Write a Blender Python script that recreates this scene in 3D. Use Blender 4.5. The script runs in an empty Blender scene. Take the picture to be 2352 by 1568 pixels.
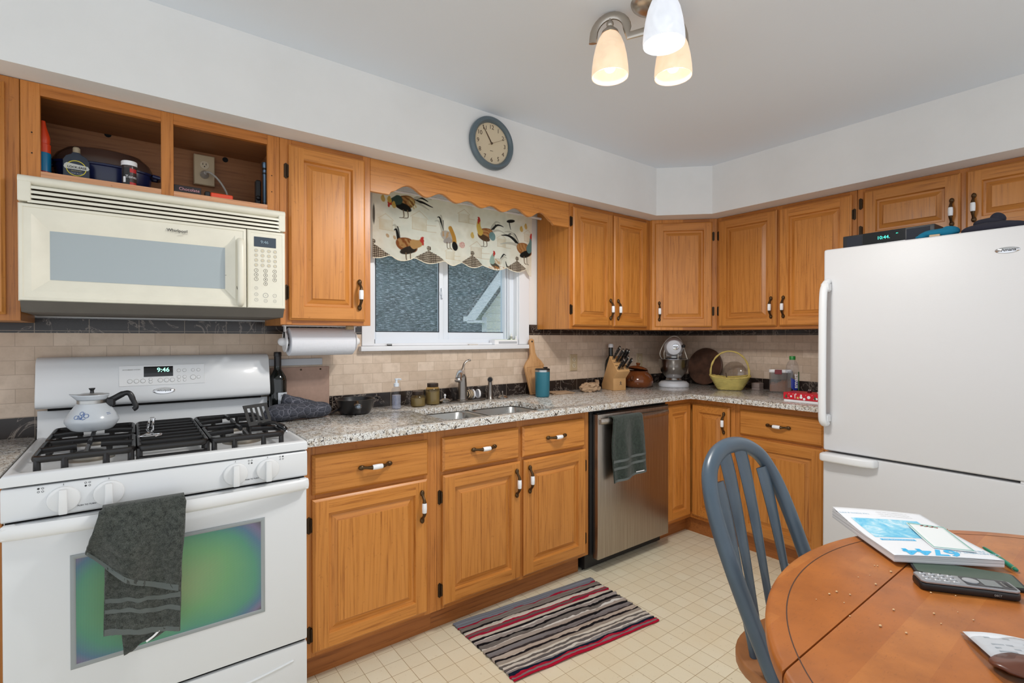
import bpy, bmesh, math, random
from math import sin, cos, pi, radians
from mathutils import Vector, Matrix, noise
random.seed(7)
S = bpy.context.scene
COL = S.collection

# ---------------------------------------------------------------- camera
cam_data = bpy.data.cameras.new('camera')
cam_data.sensor_width = 36.0
cam_data.lens = 36.0 * 1149.42 / 2352.0
cam_data.clip_start = 0.02
cam = bpy.data.objects.new('camera', cam_data)
COL.objects.link(cam)
cam.location = (-0.4917, -2.4988, 1.2743)
cam.rotation_euler = (radians(90 - 0.4316), 0, radians(-37.2583))
S.camera = cam

# ---------------------------------------------------------------- view, world
S.view_settings.view_transform = 'Standard'
S.view_settings.look = 'None'
S.view_settings.gamma = 1.0
S.view_settings.use_curve_mapping = False
S.view_settings.exposure = 0.15

w = bpy.data.worlds.new('world'); S.world = w; w.use_nodes = True
bg = w.node_tree.nodes['Background']
bg.inputs['Color'].default_value = (0.93, 0.975, 1.03, 1)
bg.inputs['Strength'].default_value = 1.16

# ---------------------------------------------------------------- lamp light (bulbs of the ceiling fixture)
HUB = Vector((0.902, -1.436, 2.320))
SHADES = [(HUB.x - 0.072, HUB.y + 0.115, 2.1756), (HUB.x - 0.086, HUB.y - 0.115, 2.1756), (HUB.x + 0.102, HUB.y - 0.017, 2.1756)]
for i, p in enumerate(SHADES):
    ld = bpy.data.lights.new('bulb_light', 'SPOT')
    ld.energy = [19.0, 26.0, 19.0][i]
    ld.color = [(1.0, 0.95, 0.88), (0.95, 0.98, 1.0), (1.0, 0.95, 0.88)][i]
    ld.spot_size = radians(176); ld.spot_blend = 0.35
    ld.shadow_soft_size = 0.04
    lo = bpy.data.objects.new('bulb_light', ld); COL.objects.link(lo)
    lo.location = (p[0], p[1], p[2] - 0.004)

# ---------------------------------------------------------------- mesh helpers
class MB:
    """collects geometry (given in the frame of origin o) and links it as one mesh object"""
    def __init__(s, o=(0, 0, 0)):
        s.v = []; s.f = []; s.m = []; s.o = Vector(o)
    def add(s, vs, fs, m=0, ms=None):
        n = len(s.v)
        s.v += [Vector(v) for v in vs]
        s.f += [tuple(i + n for i in f) for f in fs]
        s.m += ms if ms else [m] * len(fs)
        return s
    def box(s, x0, x1, y0, y1, z0, z1, m=0, bev=0.0, seg=1):
        if bev > 0:
            bm = bmesh.new(); bmesh.ops.create_cube(bm, size=1.0)
            for v in bm.verts:
                v.co = Vector(((x0 + x1) / 2 + v.co.x * (x1 - x0), (y0 + y1) / 2 + v.co.y * (y1 - y0), (z0 + z1) / 2 + v.co.z * (z1 - z0)))
            bmesh.ops.bevel(bm, geom=bm.edges[:], offset=bev, segments=seg, affect='EDGES', profile=0.6)
            s.bm(bm, m); return s
        vs = [(x, y, z) for x in (x0, x1) for y in (y0, y1) for z in (z0, z1)]
        return s.add(vs, [(0, 1, 3, 2), (4, 6, 7, 5), (0, 4, 5, 1), (2, 3, 7, 6), (0, 2, 6, 4), (1, 5, 7, 3)], m)
    def bm(s, bm, m=0, free=True):
        bm.verts.index_update()
        s.add([v.co.copy() for v in bm.verts], [tuple(v.index for v in f.verts) for f in bm.faces], m)
        if free: bm.free()
        return s
    def prism(s, poly, a0, a1, axis='y', m=0, bev=0.0, seg=2):
        """poly: 2D points; extruded along axis between a0 and a1. axis x:(y,z) y:(x,z) z:(x,y)"""
        mk = {'x': lambda p, a: (a, p[0], p[1]), 'y': lambda p, a: (p[0], a, p[1]), 'z': lambda p, a: (p[0], p[1], a)}[axis]
        n = len(poly)
        bm = bmesh.new()
        A = [bm.verts.new(mk(p, a0)) for p in poly]; B = [bm.verts.new(mk(p, a1)) for p in poly]
        bm.faces.new(A); bm.faces.new(B[::-1])
        for i in range(n): bm.faces.new((A[i], B[i], B[(i + 1) % n], A[(i + 1) % n]))
        bmesh.ops.recalc_face_normals(bm, faces=bm.faces[:])
        if bev > 0:
            es = [e for e in bm.edges if e.calc_face_angle(0) > 0.6]
            bmesh.ops.bevel(bm, geom=es, offset=bev, segments=seg, affect='EDGES', profile=0.5)
        return s.bm(bm, m)
    def lathe(s, prof, c=(0, 0, 0), seg=28, m=0, ax=None, ms=None, sx=1.0, sy=1.0):
        """prof: (r, h) pairs from bottom to top about axis ax (default z)"""
        R = Vector((0, 0, 1)).rotation_difference(Vector(ax).normalized()).to_matrix() if ax else Matrix.Identity(3)
        c = Vector(c); vs = []; fs = []; fm = []; rows = []
        for (r, h) in prof:
            if r < 1e-5:
                rows.append([len(vs)]); vs.append(c + R @ Vector((0, 0, h)))
            else:
                rows.append(list(range(len(vs), len(vs) + seg)))
                for k in range(seg):
                    a = 2 * pi * k / seg
                    vs.append(c + R @ Vector((r * cos(a) * sx, r * sin(a) * sy, h)))
        for i in range(len(rows) - 1):
            a, b = rows[i], rows[i + 1]; mm = ms[i] if ms else m
            if len(a) == 1 and len(b) == 1: continue
            for k in range(seg):
                k2 = (k + 1) % seg
                if len(a) == 1: fs.append((a[0], b[k2], b[k]))
                elif len(b) == 1: fs.append((a[k], a[k2], b[0]))
                else: fs.append((a[k], a[k2], b[k2], b[k]))
                fm.append(mm)
        return s.add(vs, fs, ms=fm)
    def tube(s, pts, r, seg=10, m=0, cap=True, flat=None, up=None, closed=False):
        """r: radius or list; flat: (a, b) ellipse multipliers (across, along up)"""
        P = [Vector(p) for p in pts]; n = len(P)
        rs = r if isinstance(r, (list, tuple)) else [r] * n
        T = []
        for i in range(n):
            if closed: t = P[(i + 1) % n] - P[i - 1]
            else: t = P[min(i + 1, n - 1)] - P[max(i - 1, 0)]
            T.append(t.normalized() if t.length > 1e-9 else Vector((0, 0, 1)))
        u = Vector(up) if up else (Vector((0, 0, 1)) if abs(T[0].z) < 0.9 else Vector((1, 0, 0)))
        vs = []; fs = []
        for i in range(n):
            u2 = (Vector(up) if up else u); u2 = (u2 - T[i] * u2.dot(T[i]))
            u2 = u2.normalized() if u2.length > 1e-6 else T[i].orthogonal().normalized()
            u = u2; b = T[i].cross(u2)
            fa, fb = (flat[i] if isinstance(flat, list) else flat) if flat else (1, 1)
            for k in range(seg):
                a = 2 * pi * k / seg
                vs.append(P[i] + b * (cos(a) * rs[i] * fa) + u2 * (sin(a) * rs[i] * fb))
        for i in range(n if closed else n - 1):
            j = (i + 1) % n
            for k in range(seg):
                k2 = (k + 1) % seg
                fs.append((i * seg + k, j * seg + k, j * seg + k2, i * seg + k2))
        if cap and not closed:
            fs.append(tuple(range(seg))[::-1]); fs.append(tuple((n - 1) * seg + k for k in range(seg)))
        return s.add(vs, fs, m)
    def grid(s, nu, nv, fn, m=0, closeu=False):
        vs = [fn(i / (nu - 1 if not closeu else nu), j / (nv - 1)) for j in range(nv) for i in range(nu)]
        fs = []
        for j in range(nv - 1):
            for i in range(nu if closeu else nu - 1):
                i2 = (i + 1) % nu
                fs.append((j * nu + i, j * nu + i2, (j + 1) * nu + i2, (j + 1) * nu + i))
        return s.add(vs, fs, m)
    def loft(s, O, U, V, N, w, h, loops, mv=0, mh=0, fill=None):
        """rectangular ring loft on the w x h rectangle at O; loops: (inset, height) or ((l,r,b,t), height)"""
        O, U, V, N = map(Vector, (O, U, V, N)); vs = []; fs = []; fm = []
        for ins, n in loops:
            l, r, b, t = ins if isinstance(ins, tuple) else (ins,) * 4
            for (a, c) in ((l, b), (w - r, b), (w - r, h - t), (l, h - t)):
                vs.append(O + U * a + V * c + N * n)
        for i in range(len(loops) - 1):
            for k in range(4):
                k2 = (k + 1) % 4
                fs.append((i * 4 + k, i * 4 + k2, i * 4 + 4 + k2, i * 4 + 4 + k)); fm.append(mh if k in (0, 2) else mv)
        e = (len(loops) - 1) * 4
        fs.append((e, e + 1, e + 2, e + 3)); fm.append(mv if fill is None else fill)
        return s.add(vs, fs, ms=fm)
    def ball(s, c, r, m=0, seg=16, rings=10, sc=(1, 1, 1)):
        c = Vector(c); prof = [(sin(pi * i / rings), -cos(pi * i / rings)) for i in range(rings + 1)]
        prof[0] = (0, -1); prof[-1] = (0, 1); k = len(s.v)
        s.lathe(prof, (0, 0, 0), seg, m)
        for i in range(k, len(s.v)):
            v = s.v[i]; s.v[i] = c + Vector((v.x * r * sc[0], v.y * r * sc[1], v.z * r * sc[2]))
        return s
    def xf(s, M, k=0):
        for i in range(k, len(s.v)): s.v[i] = M @ s.v[i]
        return s
    def build(s, name, mats, parent=None, sharp=35, solid=0.0, sub=0, flat=False):
        me = bpy.data.meshes.new(name)
        me.from_pydata([tuple(v - s.o) for v in s.v], [], s.f)
        mats = mats if isinstance(mats, (list, tuple)) else [mats]
        for q in mats: me.materials.append(q)
        me.polygons.foreach_set('material_index', s.m)
        if not flat:
            me.polygons.foreach_set('use_smooth', [True] * len(s.f))
            me.set_sharp_from_angle(angle=radians(sharp))
        me.update()
        o = bpy.data.objects.new(name, me); COL.objects.link(o)
        if parent is not None: o.parent = parent
        else: o.location = s.o
        if solid:
            q = o.modifiers.new('thickness', 'SOLIDIFY'); q.thickness = solid; q.offset = 0
        if sub:
            q = o.modifiers.new('smooth', 'SUBSURF'); q.levels = sub; q.render_levels = sub
        return o

def tag(o, label, cat, group=None):
    o['label'] = label; o['category'] = cat
    if group: o['group'] = group
    return o
def thing(name, label, cat, loc=(0, 0, 0), rz=0.0, group=None):
    o = bpy.data.objects.new(name, None); COL.objects.link(o)
    o.location = loc; o.rotation_euler = (0, 0, radians(rz)); o.empty_display_size = 0.05
    return tag(o, label, cat, group)
def struct(o): o['kind'] = 'structure'; return o

def text(name, body, size, O, U, V, mat, parent=None, bold=0.0, align='CENTER', warp=None, depth=0.0004, sx=1.0, org=(0, 0, 0)):
    """flat lettering lying in the U,V plane at O (in the parent's frame)"""
    cu = bpy.data.curves.new(name, 'FONT'); cu.body = body; cu.size = size; cu.align_x = align; cu.align_y = 'CENTER'
    cu.offset = bold; cu.resolution_u = 3; cu.extrude = 0.0 if warp else depth
    tmp = bpy.data.objects.new(name, cu); COL.objects.link(tmp)
    dg = bpy.context.evaluated_depsgraph_get()
    me = bpy.data.meshes.new_from_object(tmp.evaluated_get(dg))
    bpy.data.objects.remove(tmp); bpy.data.curves.remove(cu)
    O, U, V = Vector(O) - Vector(org), Vector(U).normalized(), Vector(V).normalized(); N = U.cross(V)
    for v in me.vertices:
        c = v.co.copy()
        v.co = warp(c) if warp else O + U * c.x * sx + V * c.y + N * c.z
    me.materials.clear(); me.materials.append(mat); me.name = name
    for p in me.polygons: p.material_index = 0
    o = bpy.data.objects.new(name, me); COL.objects.link(o)
    if parent is not None: o.parent = parent
    return o

def arc(c, r, a0, a1, n, plane='xz', k=0.0):
    out = []
    for i in range(n + 1):
        a = radians(a0 + (a1 - a0) * i / n); p, q = c[0] + r * cos(a), c[1] + r * sin(a)
        out.append({'xz': (p, k, q), 'xy': (p, q, k), 'yz': (k, p, q)}[plane])
    return out
def rrect(x0, x1, y0, y1, r, n=5):
    pts = []
    for cx, cy, a in ((x1 - r, y1 - r, 0), (x0 + r, y1 - r, 90), (x0 + r, y0 + r, 180), (x1 - r, y0 + r, 270)):
        for i in range(n + 1):
            t = radians(a + 90 * i / n); pts.append((cx + r * cos(t), cy + r * sin(t)))
    return pts
def fbm(x, y, z=0.0, o=4):
    return noise.fractal(Vector((x, y, z)), 0.8, 2.0, o)
def catmull(pts, n=6):
    P = [Vector(p) for p in pts]; out = []
    for i in range(len(P) - 1):
        p0, p1, p2, p3 = P[max(i - 1, 0)], P[i], P[i + 1], P[min(i + 2, len(P) - 1)]
        for k in range(n):
            t = k / n
            out.append(0.5 * ((2 * p1) + (p2 - p0) * t + (2 * p0 - 5 * p1 + 4 * p2 - p3) * t * t + (3 * p1 - p0 - 3 * p2 + p3) * t ** 3))
    out.append(P[-1]); return out

# ---------------------------------------------------------------- materials
def srgb(r, g, b):
    f = lambda c: c / 12.92 if c <= 0.04045 else ((c + 0.055) / 1.055) ** 2.4
    return (f(r / 255), f(g / 255), f(b / 255), 1)
class NT:
    def __init__(s, name):
        s.m = bpy.data.materials.new(name); s.m.use_nodes = True; s.t = s.m.node_tree
        s.b = s.t.nodes['Principled BSDF']; s.out = s.t.nodes['Material Output']
    def n(s, typ, **kw):
        q = s.t.nodes.new(typ)
        for k, v in kw.items():
            if k.startswith('_'): setattr(q, k[1:], v)
            else:
                k2 = int(k[1:]) if (k[0] == 'i' and k[1:].isdigit()) else k.replace('__', ' ')
                s.set(q, k2, v)
        return q
    def set(s, q, k, v):
        if isinstance(v, bpy.types.NodeSocket): s.t.links.new(v, q.inputs[k])
        elif isinstance(v, bpy.types.Node): s.t.links.new(v.outputs[0], q.inputs[k])
        else: q.inputs[k].default_value = v
    def coords(s, scale=(1, 1, 1), loc=(0, 0, 0), rnd=0.0, kind='Object', rot=(0, 0, 0)):
        tc = s.n('ShaderNodeTexCoord'); src = tc.outputs[kind]
        if rnd:
            oi = s.n('ShaderNodeObjectInfo')
            mu = s.n('ShaderNodeMath', _operation='MULTIPLY', i0=oi.outputs['Random'], i1=rnd)
            src = s.n('ShaderNodeVectorMath', _operation='ADD', i0=src, i1=mu.outputs[0]).outputs[0]
        return s.n('ShaderNodeMapping', Vector=src, Scale=scale, Location=loc, Rotation=rot).outputs[0]
    def noise(s, vec, scale=1.0, detail=4.0, rough=0.55, dist=0.0):
        return s.n('ShaderNodeTexNoise', Vector=vec, Scale=scale, Detail=detail, Roughness=rough, Distortion=dist).outputs['Fac']
    def ramp(s, fac, stops, interp='LINEAR'):
        q = s.n('ShaderNodeValToRGB', Fac=fac); cr = q.color_ramp; cr.interpolation = interp
        while len(cr.elements) > 1: cr.elements.remove(cr.elements[-1])
        cr.elements[0].position = stops[0][0]; cr.elements[0].color = stops[0][1]
        for p, c in stops[1:]:
            e = cr.elements.new(p); e.color = c
        return q.outputs['Color']
    def mix(s, fac, a, b, blend='MIX'):
        q = s.n('ShaderNodeMix', _data_type='RGBA', _blend_type=blend)
        s.set(q, 0, fac); s.set(q, 6, a); s.set(q, 7, b); return q.outputs[2]
    def math(s, op, a, b=0.0, clamp=False):
        q = s.n('ShaderNodeMath', _operation=op, i0=a, i1=b); q.use_clamp = clamp; return q.outputs[0]
    def bump(s, h, strength=0.3, dist=0.002):
        q = s.n('ShaderNodeBump', Height=h, Strength=strength, Distance=dist); s.set(s.b, 'Normal', q.outputs[0])
    def P(s, **kw):
        for k, v in kw.items(): s.set(s.b, k.replace('__', ' '), v)
        return s
def simple(name, col, rough=0.5, metal=0.0, bump=None, vary=0.0, coat=0.0, spec=None, sheen=0.0):
    t = NT(name); c = srgb(*col)
    if vary or bump:
        nz = t.noise(t.coords(rnd=5.0), bump[0] if bump else 12.0, 5)
    if vary:
        d = tuple(x * (1 - vary) for x in c[:3]) + (1,)
        t.P(Base__Color=t.ramp(nz, [(0.35, d), (0.65, c)]))
    else: t.P(Base__Color=c)
    t.P(Roughness=rough, Metallic=metal)
    if coat: t.P(Coat__Weight=coat, Coat__Roughness=0.1)
    if spec is not None: t.P(Specular__IOR__Level=spec)
    if sheen: t.P(Sheen__Weight=sheen, Sheen__Roughness=0.6)
    if bump: t.bump(nz, bump[1], 0.002)
    return t.m
def emit(name, col, strength):
    t = NT(name); c = srgb(*col); t.P(Base__Color=c, Emission__Color=c, Emission__Strength=strength); return t.m

def oak(name, axis, light=(194, 126, 56), dark=(146, 84, 32), rough=0.34):
    t = NT(name)
    f = {'x': (4.0, 120, 120), 'z': (120, 120, 4.0)}[axis]; g = {'x': (0.55, 9, 9), 'z': (9, 9, 0.55)}[axis]
    pore = t.noise(t.coords(f, rnd=9.0), 1.0, 6, 0.65)
    big = t.noise(t.coords(g, rnd=9.0), 1.0, 2, 0.5, 0.6)
    rings = t.math('SINE', t.math('MULTIPLY', big, 70.0))
    rings = t.math('MULTIPLY_ADD', rings, 0.5); rings.node.inputs[2].default_value = 0.5
    a = t.ramp(rings, [(0.0, srgb(*dark)), (0.45, srgb(*light)), (1.0, srgb(*[min(255, c + 8) for c in light]))])
    plain = t.ramp(pore, [(0.30, srgb(*dark)), (0.46, srgb(*light)), (0.75, srgb(*[min(255, c + 10) for c in light]))])
    col = t.mix(0.20, plain, a)
    # slight board-to-board tone
    oi = t.n('ShaderNodeObjectInfo')
    tone = t.math('MULTIPLY_ADD', oi.outputs['Random'], 0.16); tone.node.inputs[2].default_value = 0.92
    col = t.mix(1.0, col, t.n('ShaderNodeCombineColor', Red=tone, Green=tone, Blue=tone).outputs[0], 'MULTIPLY')
    wear = t.noise(t.coords((1, 1, 1), rnd=3.0), 60.0, 4, 0.75)
    col = t.mix(t.math('MULTIPLY', t.ramp(wear, [(0.62, (0, 0, 0, 1)), (0.70, (1, 1, 1, 1))]), 0.35), col, srgb(120, 66, 26))
    t.P(Base__Color=col, Roughness=t.math('MULTIPLY_ADD', pore, 0.22), Specular__IOR__Level=0.45)
    t.b.inputs['Roughness'].links[0].from_node.inputs[2].default_value = rough - 0.1
    t.bump(pore, 0.20, 0.0008)
    return t.m
OV = oak('oak_vertical_grain', 'z'); OH = oak('oak_horizontal_grain', 'x')
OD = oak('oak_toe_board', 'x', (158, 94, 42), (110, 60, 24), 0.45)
OI = oak('plywood_inside', 'x', (150, 98, 58), (112, 68, 36), 0.55)
FRAMEV = oak('oak_frame_vertical', 'z', (184, 116, 52), (134, 76, 28))
FRAMEH = oak('oak_frame_horizontal', 'x', (176, 108, 46), (126, 70, 26))
OPALE = oak('oak_red_rail', 'x', (206, 152, 112), (168, 108, 72), 0.5)

t = NT('wall_paint'); nz = t.noise(t.coords(), 3.0, 6, 0.6)
t.P(Base__Color=t.ramp(nz, [(0.3, srgb(231, 231, 230)), (0.7, srgb(238, 238, 237))]), Roughness=0.55)
t.bump(t.noise(t.coords(), 60.0, 3), 0.08, 0.002); PAINT = t.m
t = NT('ceiling_paint'); t.P(Base__Color=srgb(230, 237, 246), Roughness=0.8); t.bump(t.noise(t.coords(), 90.0, 3), 0.1, 0.002); CEIL = t.m
TRIMW = simple('trim_white', (226, 228, 232), 0.4)
VINYLW = simple('window_vinyl', (222, 228, 236), 0.35)

# floor vinyl: small square grid with worn speckle
t = NT('vinyl_floor')
vec = t.coords((1, 1, 1), (-0.0535, -0.026, 0))
br = t.n('ShaderNodeTexBrick', Vector=vec, Color1=srgb(234, 227, 202), Color2=srgb(228, 219, 192), Mortar=srgb(160, 138, 100), Scale=1.0, Mortar__Size=0.0011, Mortar__Smooth=0.2, Bias=0.0, Brick__Width=0.0762, Row__Height=0.0762, _offset=0.0)
n1 = t.noise(t.coords(), 2.2, 5, 0.6); n2 = t.noise(t.coords(), 85.0, 4, 0.7); n3 = t.noise(t.coords((1, 1.4, 1)), 30.0, 2, 0.6)
c = t.mix(t.math('MULTIPLY', t.ramp(n1, [(0.4, (0, 0, 0, 1)), (0.7, (1, 1, 1, 1))]), 0.5), br.outputs['Color'], srgb(226, 208, 172))
sp = t.math('MULTIPLY', t.ramp(n2, [(0.60, (0, 0, 0, 1)), (0.70, (1, 1, 1, 1))]), t.ramp(n3, [(0.48, (0, 0, 0, 1)), (0.62, (1, 1, 1, 1))]))
c = t.mix(t.math('MULTIPLY', sp, 0.6), c, srgb(150, 124, 88))
t.P(Base__Color=c, Roughness=0.42); t.bump(br.outputs['Fac'], -0.15, 0.001); FLOOR = t.m

def tiles(name, c1, c2, mort, bw, rh, off, vein=None, rough=0.45, size=0.0013, z0=0.0):
    t = NT(name); tc = t.n('ShaderNodeTexCoord'); sp = t.n('ShaderNodeSeparateXYZ', Vector=tc.outputs['Object'])
    xy = t.math('SUBTRACT', sp.outputs[0], sp.outputs[1])
    vec = t.n('ShaderNodeCombineXYZ', X=xy, Y=t.math('SUBTRACT', sp.outputs[2], z0)).outputs[0]
    br = t.n('ShaderNodeTexBrick', Vector=vec, Color1=srgb(*c1), Color2=srgb(*c2), Mortar=srgb(*mort), Scale=1.0, Mortar__Size=size, Mortar__Smooth=0.3, Brick__Width=bw, Row__Height=rh, _offset=off)
    n1 = t.noise(t.coords(), 28.0, 6, 0.65); n2 = t.noise(t.coords(), 7.0, 8, 0.6, 1.5)
    c = br.outputs['Color']
    if vein:
        v = t.ramp(n2, [(0.485, (0, 0, 0, 1)), (0.5, (1, 1, 1, 1)), (0.515, (0, 0, 0, 1))])
        c = t.mix(t.math('MULTIPLY', v, 0.55), c, srgb(*vein))
        c = t.mix(t.math('MULTIPLY', n1, 0.5), c, srgb(54, 44, 40))
    else:
        c = t.mix(t.math('MULTIPLY', t.ramp(n1, [(0.35, (1, 1, 1, 1)), (0.55, (0, 0, 0, 1))]), 0.35), c, srgb(176, 154, 132))
    t.P(Base__Color=c, Roughness=rough); t.bump(br.outputs['Fac'], -0.3, 0.001); return t.m
TRAV = tiles('travertine_tiles', (218, 198, 178), (198, 176, 154), (178, 158, 138), 0.1016, 0.0506, 0.5, z0=0.990)
MARB = tiles('dark_marble_tiles', (26, 22, 21), (44, 36, 33), (150, 136, 120), 0.152, 0.3, 0.0, vein=(190, 176, 164), rough=0.22, z0=0.7)

t = NT('granite')
n1 = t.noise(t.coords(), 44.0, 6, 0.7); n2 = t.noise(t.coords(), 120.0, 4, 0.7); n3 = t.noise(t.coords((1, 1, 1), (4, 2, 1)), 210.0, 3, 0.6)
c = t.ramp(n1, [(0.30, srgb(150, 132, 110)), (0.44, srgb(198, 190, 178)), (0.58, srgb(222, 222, 220)), (0.75, srgb(176, 170, 158))])
c = t.mix(t.ramp(n2, [(0.56, (0, 0, 0, 1)), (0.60, (1, 1, 1, 1))]), c, srgb(112, 94, 76))
c = t.mix(t.ramp(n3, [(0.59, (0, 0, 0, 1)), (0.62, (1, 1, 1, 1))]), c, srgb(44, 38, 34))
n4 = t.noise(t.coords((1, 1, 1), (9, 5, 2)), 88.0, 3, 0.5)
c = t.mix(t.ramp(n4, [(0.62, (0, 0, 0, 1)), (0.65, (1, 1, 1, 1))]), c, srgb(60, 48, 40))
t.P(Base__Color=c, Roughness=0.14, Specular__IOR__Level=0.55); GRAN = t.m

ENAMEL = simple('white_enamel', (220, 222, 224), 0.38, coat=0.12)
ENAM2 = simple('white_plastic', (226, 227, 228), 0.35)
FRIDGEW = simple('fridge_white', (210, 210, 211), 0.42, bump=(160.0, 0.08))
CREAM = simple('aged_cream_plastic', (228, 224, 208), 0.38, vary=0.06)
CREAMD = simple('vent_dust_shade', (92, 78, 58), 0.8)
GREYB = simple('grey_base_panel', (96, 92, 86), 0.5, vary=0.1)
MWGLASS = simple('microwave_window', (158, 168, 172), 0.14, spec=0.7)
IRON = simple('black_cast_iron', (18, 16, 17), 0.34, bump=(90.0, 0.15))
BLACK = simple('black_plastic', (24, 24, 26), 0.35)
BLACKG = simple('black_gloss', (14, 15, 18), 0.08)
GAP = simple('dark_gap', (10, 9, 9), 0.9)
STEEL = simple('sink_steel', (176, 176, 174), 0.28, 1.0)
CHROME = simple('chrome', (214, 214, 216), 0.08, 1.0)
NICKEL = simple('brushed_nickel', (186, 178, 168), 0.3, 1.0)
PEWTER = simple('pewter_faucet', (134, 128, 122), 0.32, 1.0)
BRONZE = simple('antique_bronze', (86, 66, 44), 0.4, 0.8)
PORC = simple('porcelain', (236, 236, 238), 0.15)
HINGE = simple('hinge_bronze', (62, 48, 34), 0.45, 0.8)
INK = simple('dark_print', (50, 50, 54), 0.6)
INKG = simple('grey_print', (160, 158, 154), 0.6)
WHITEP = simple('paper_white', (236, 236, 238), 0.7)
t = NT('brushed_stainless'); nz = t.noise(t.coords((420, 420, 3.0)), 1.0, 4, 0.6); nb = t.noise(t.coords((5, 5, 0.8)), 1.0, 2)
t.P(Base__Color=t.ramp(nz, [(0.3, srgb(150, 140, 130)), (0.7, srgb(188, 180, 172))]), Metallic=1.0, Roughness=t.math('MULTIPLY_ADD', nb, 0.2))
t.b.inputs['Roughness'].links[0].from_node.inputs[2].default_value = 0.22; t.bump(nz, 0.05, 0.001); STAIN = t.m

def clear(name, col, amt, rough=0.02):
    """thin clear sheet: mostly see-through with a tint and gloss"""
    t = NT(name); g = t.n('ShaderNodeBsdfGlossy', Roughness=rough); tr = t.n('ShaderNodeBsdfTransparent', Color=srgb(*col))
    lw = t.n('ShaderNodeLayerWeight', Blend=0.5); fac = t.math('MULTIPLY_ADD', t.math('POWER', lw.outputs['Facing'], 4.0), 0.45); fac.node.inputs[2].default_value = amt
    mx = t.n('ShaderNodeMixShader', i0=fac, i1=tr.outputs[0], i2=g.outputs[0]); t.t.links.new(mx.outputs[0], t.out.inputs[0]); return t.m
def hazy(name, tint, diff, amt):
    t = NT(name); d = t.n('ShaderNodeBsdfDiffuse', Color=srgb(*diff)); tr = t.n('ShaderNodeBsdfTransparent', Color=srgb(*tint)); g = t.n('ShaderNodeBsdfGlossy', Roughness=0.08)
    a = t.n('ShaderNodeMixShader', i0=amt, i1=tr.outputs[0], i2=d.outputs[0]); lw = t.n('ShaderNodeLayerWeight', Blend=0.5); fac = t.math('MULTIPLY_ADD', t.math('POWER', lw.outputs['Facing'], 4.0), 0.45); fac.node.inputs[2].default_value = 0.03
    mx = t.n('ShaderNodeMixShader', i0=fac, i1=a.outputs[0], i2=g.outputs[0]); t.t.links.new(mx.outputs[0], t.out.inputs[0]); return t.m
GLASS = clear('window_glass', (240, 246, 250), 0.02)
CLEARP = clear('clear_plastic', (246, 248, 252), 0.03, 0.06)
BAGP = clear('bag_film', (240, 240, 240), 0.04, 0.12)
AMBER = hazy('amber_glass', (242, 228, 190), (176, 154, 104), 0.10)
SMOKE = hazy('smoky_plastic', (224, 221, 218), (190, 186, 182), 0.18)
GELB = hazy('clear_blue_gel', (244, 245, 250), (220, 223, 236), 0.25)
# insect screen: fine wet mesh, half see-through
t = NT('insect_screen'); na = t.noise(t.coords((32, 1, 210)), 1.0, 3, 0.65); nb = t.noise(t.coords((150, 1, 150)), 1.0, 3, 0.8)
nc = t.noise(t.coords((3, 1, 5)), 1.0, 2)
fac = t.math('ADD', t.math('MULTIPLY', t.ramp(na, [(0.48, (0, 0, 0, 1)), (0.62, (1, 1, 1, 1))]), 0.44), t.math('MULTIPLY', t.ramp(nb, [(0.58, (0, 0, 0, 1)), (0.70, (1, 1, 1, 1))]), 0.30))
fac = t.math('MULTIPLY', fac, t.math('ADD', nc, 0.35))
fac = t.math('ADD', fac, 0.10)
d = t.n('ShaderNodeBsdfDiffuse', Color=srgb(206, 214, 222)); tl = t.n('ShaderNodeBsdfTranslucent', Color=srgb(214, 222, 230)); ds = t.n('ShaderNodeMixShader', i0=0.6, i1=d.outputs[0], i2=tl.outputs[0])
tr = t.n('ShaderNodeBsdfTransparent'); mx = t.n('ShaderNodeMixShader', i0=fac, i1=tr.outputs[0], i2=ds.outputs[0]); t.t.links.new(mx.outputs[0], t.out.inputs[0]); SCREEN = t.m

def terry(name, col, col2, scale=420.0):
    t = NT(name); nz = t.noise(t.coords(rnd=4.0), scale, 3, 0.7); n2 = t.noise(t.coords(rnd=4.0), scale * 0.22, 3, 0.6)
    mxd = t.math('ADD', t.math('MULTIPLY', nz, 0.6), t.math('MULTIPLY', n2, 0.4))
    t.P(Base__Color=t.ramp(mxd, [(0.36, srgb(*col2)), (0.62, srgb(*col))]), Roughness=0.95, Sheen__Weight=0.25, Specular__IOR__Level=0.1)
    t.bump(mxd, 0.9, 0.004); return t.m
TERRY = terry('dark_green_terry', (88, 92, 87), (34, 38, 36)); TERRYB = simple('towel_woven_band', (92, 98, 96), 0.9, bump=(300, 0.3))
TERRY2 = terry('dark_sage_terry', (58, 68, 60), (28, 36, 32))
# quilted oven mitt cloth
t = NT('quilted_denim_cloth'); vo = t.n('ShaderNodeTexVoronoi', Vector=t.coords((1, 1, 1)), Scale=34.0, _feature='DISTANCE_TO_EDGE'); nz = t.noise(t.coords(), 160.0, 3)
c = t.ramp(nz, [(0.3, srgb(52, 54, 62)), (0.7, srgb(76, 78, 88))])
c = t.mix(t.ramp(vo.outputs['Distance'], [(0.0, (1, 1, 1, 1)), (0.035, (0, 0, 0, 1))]), c, srgb(128, 128, 138))
t.P(Base__Color=c, Roughness=0.95); t.bump(t.ramp(vo.outputs['Distance'], [(0.0, (0, 0, 0, 1)), (0.25, (1, 1, 1, 1))]), 0.6, 0.004); QUILT = t.m

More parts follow.
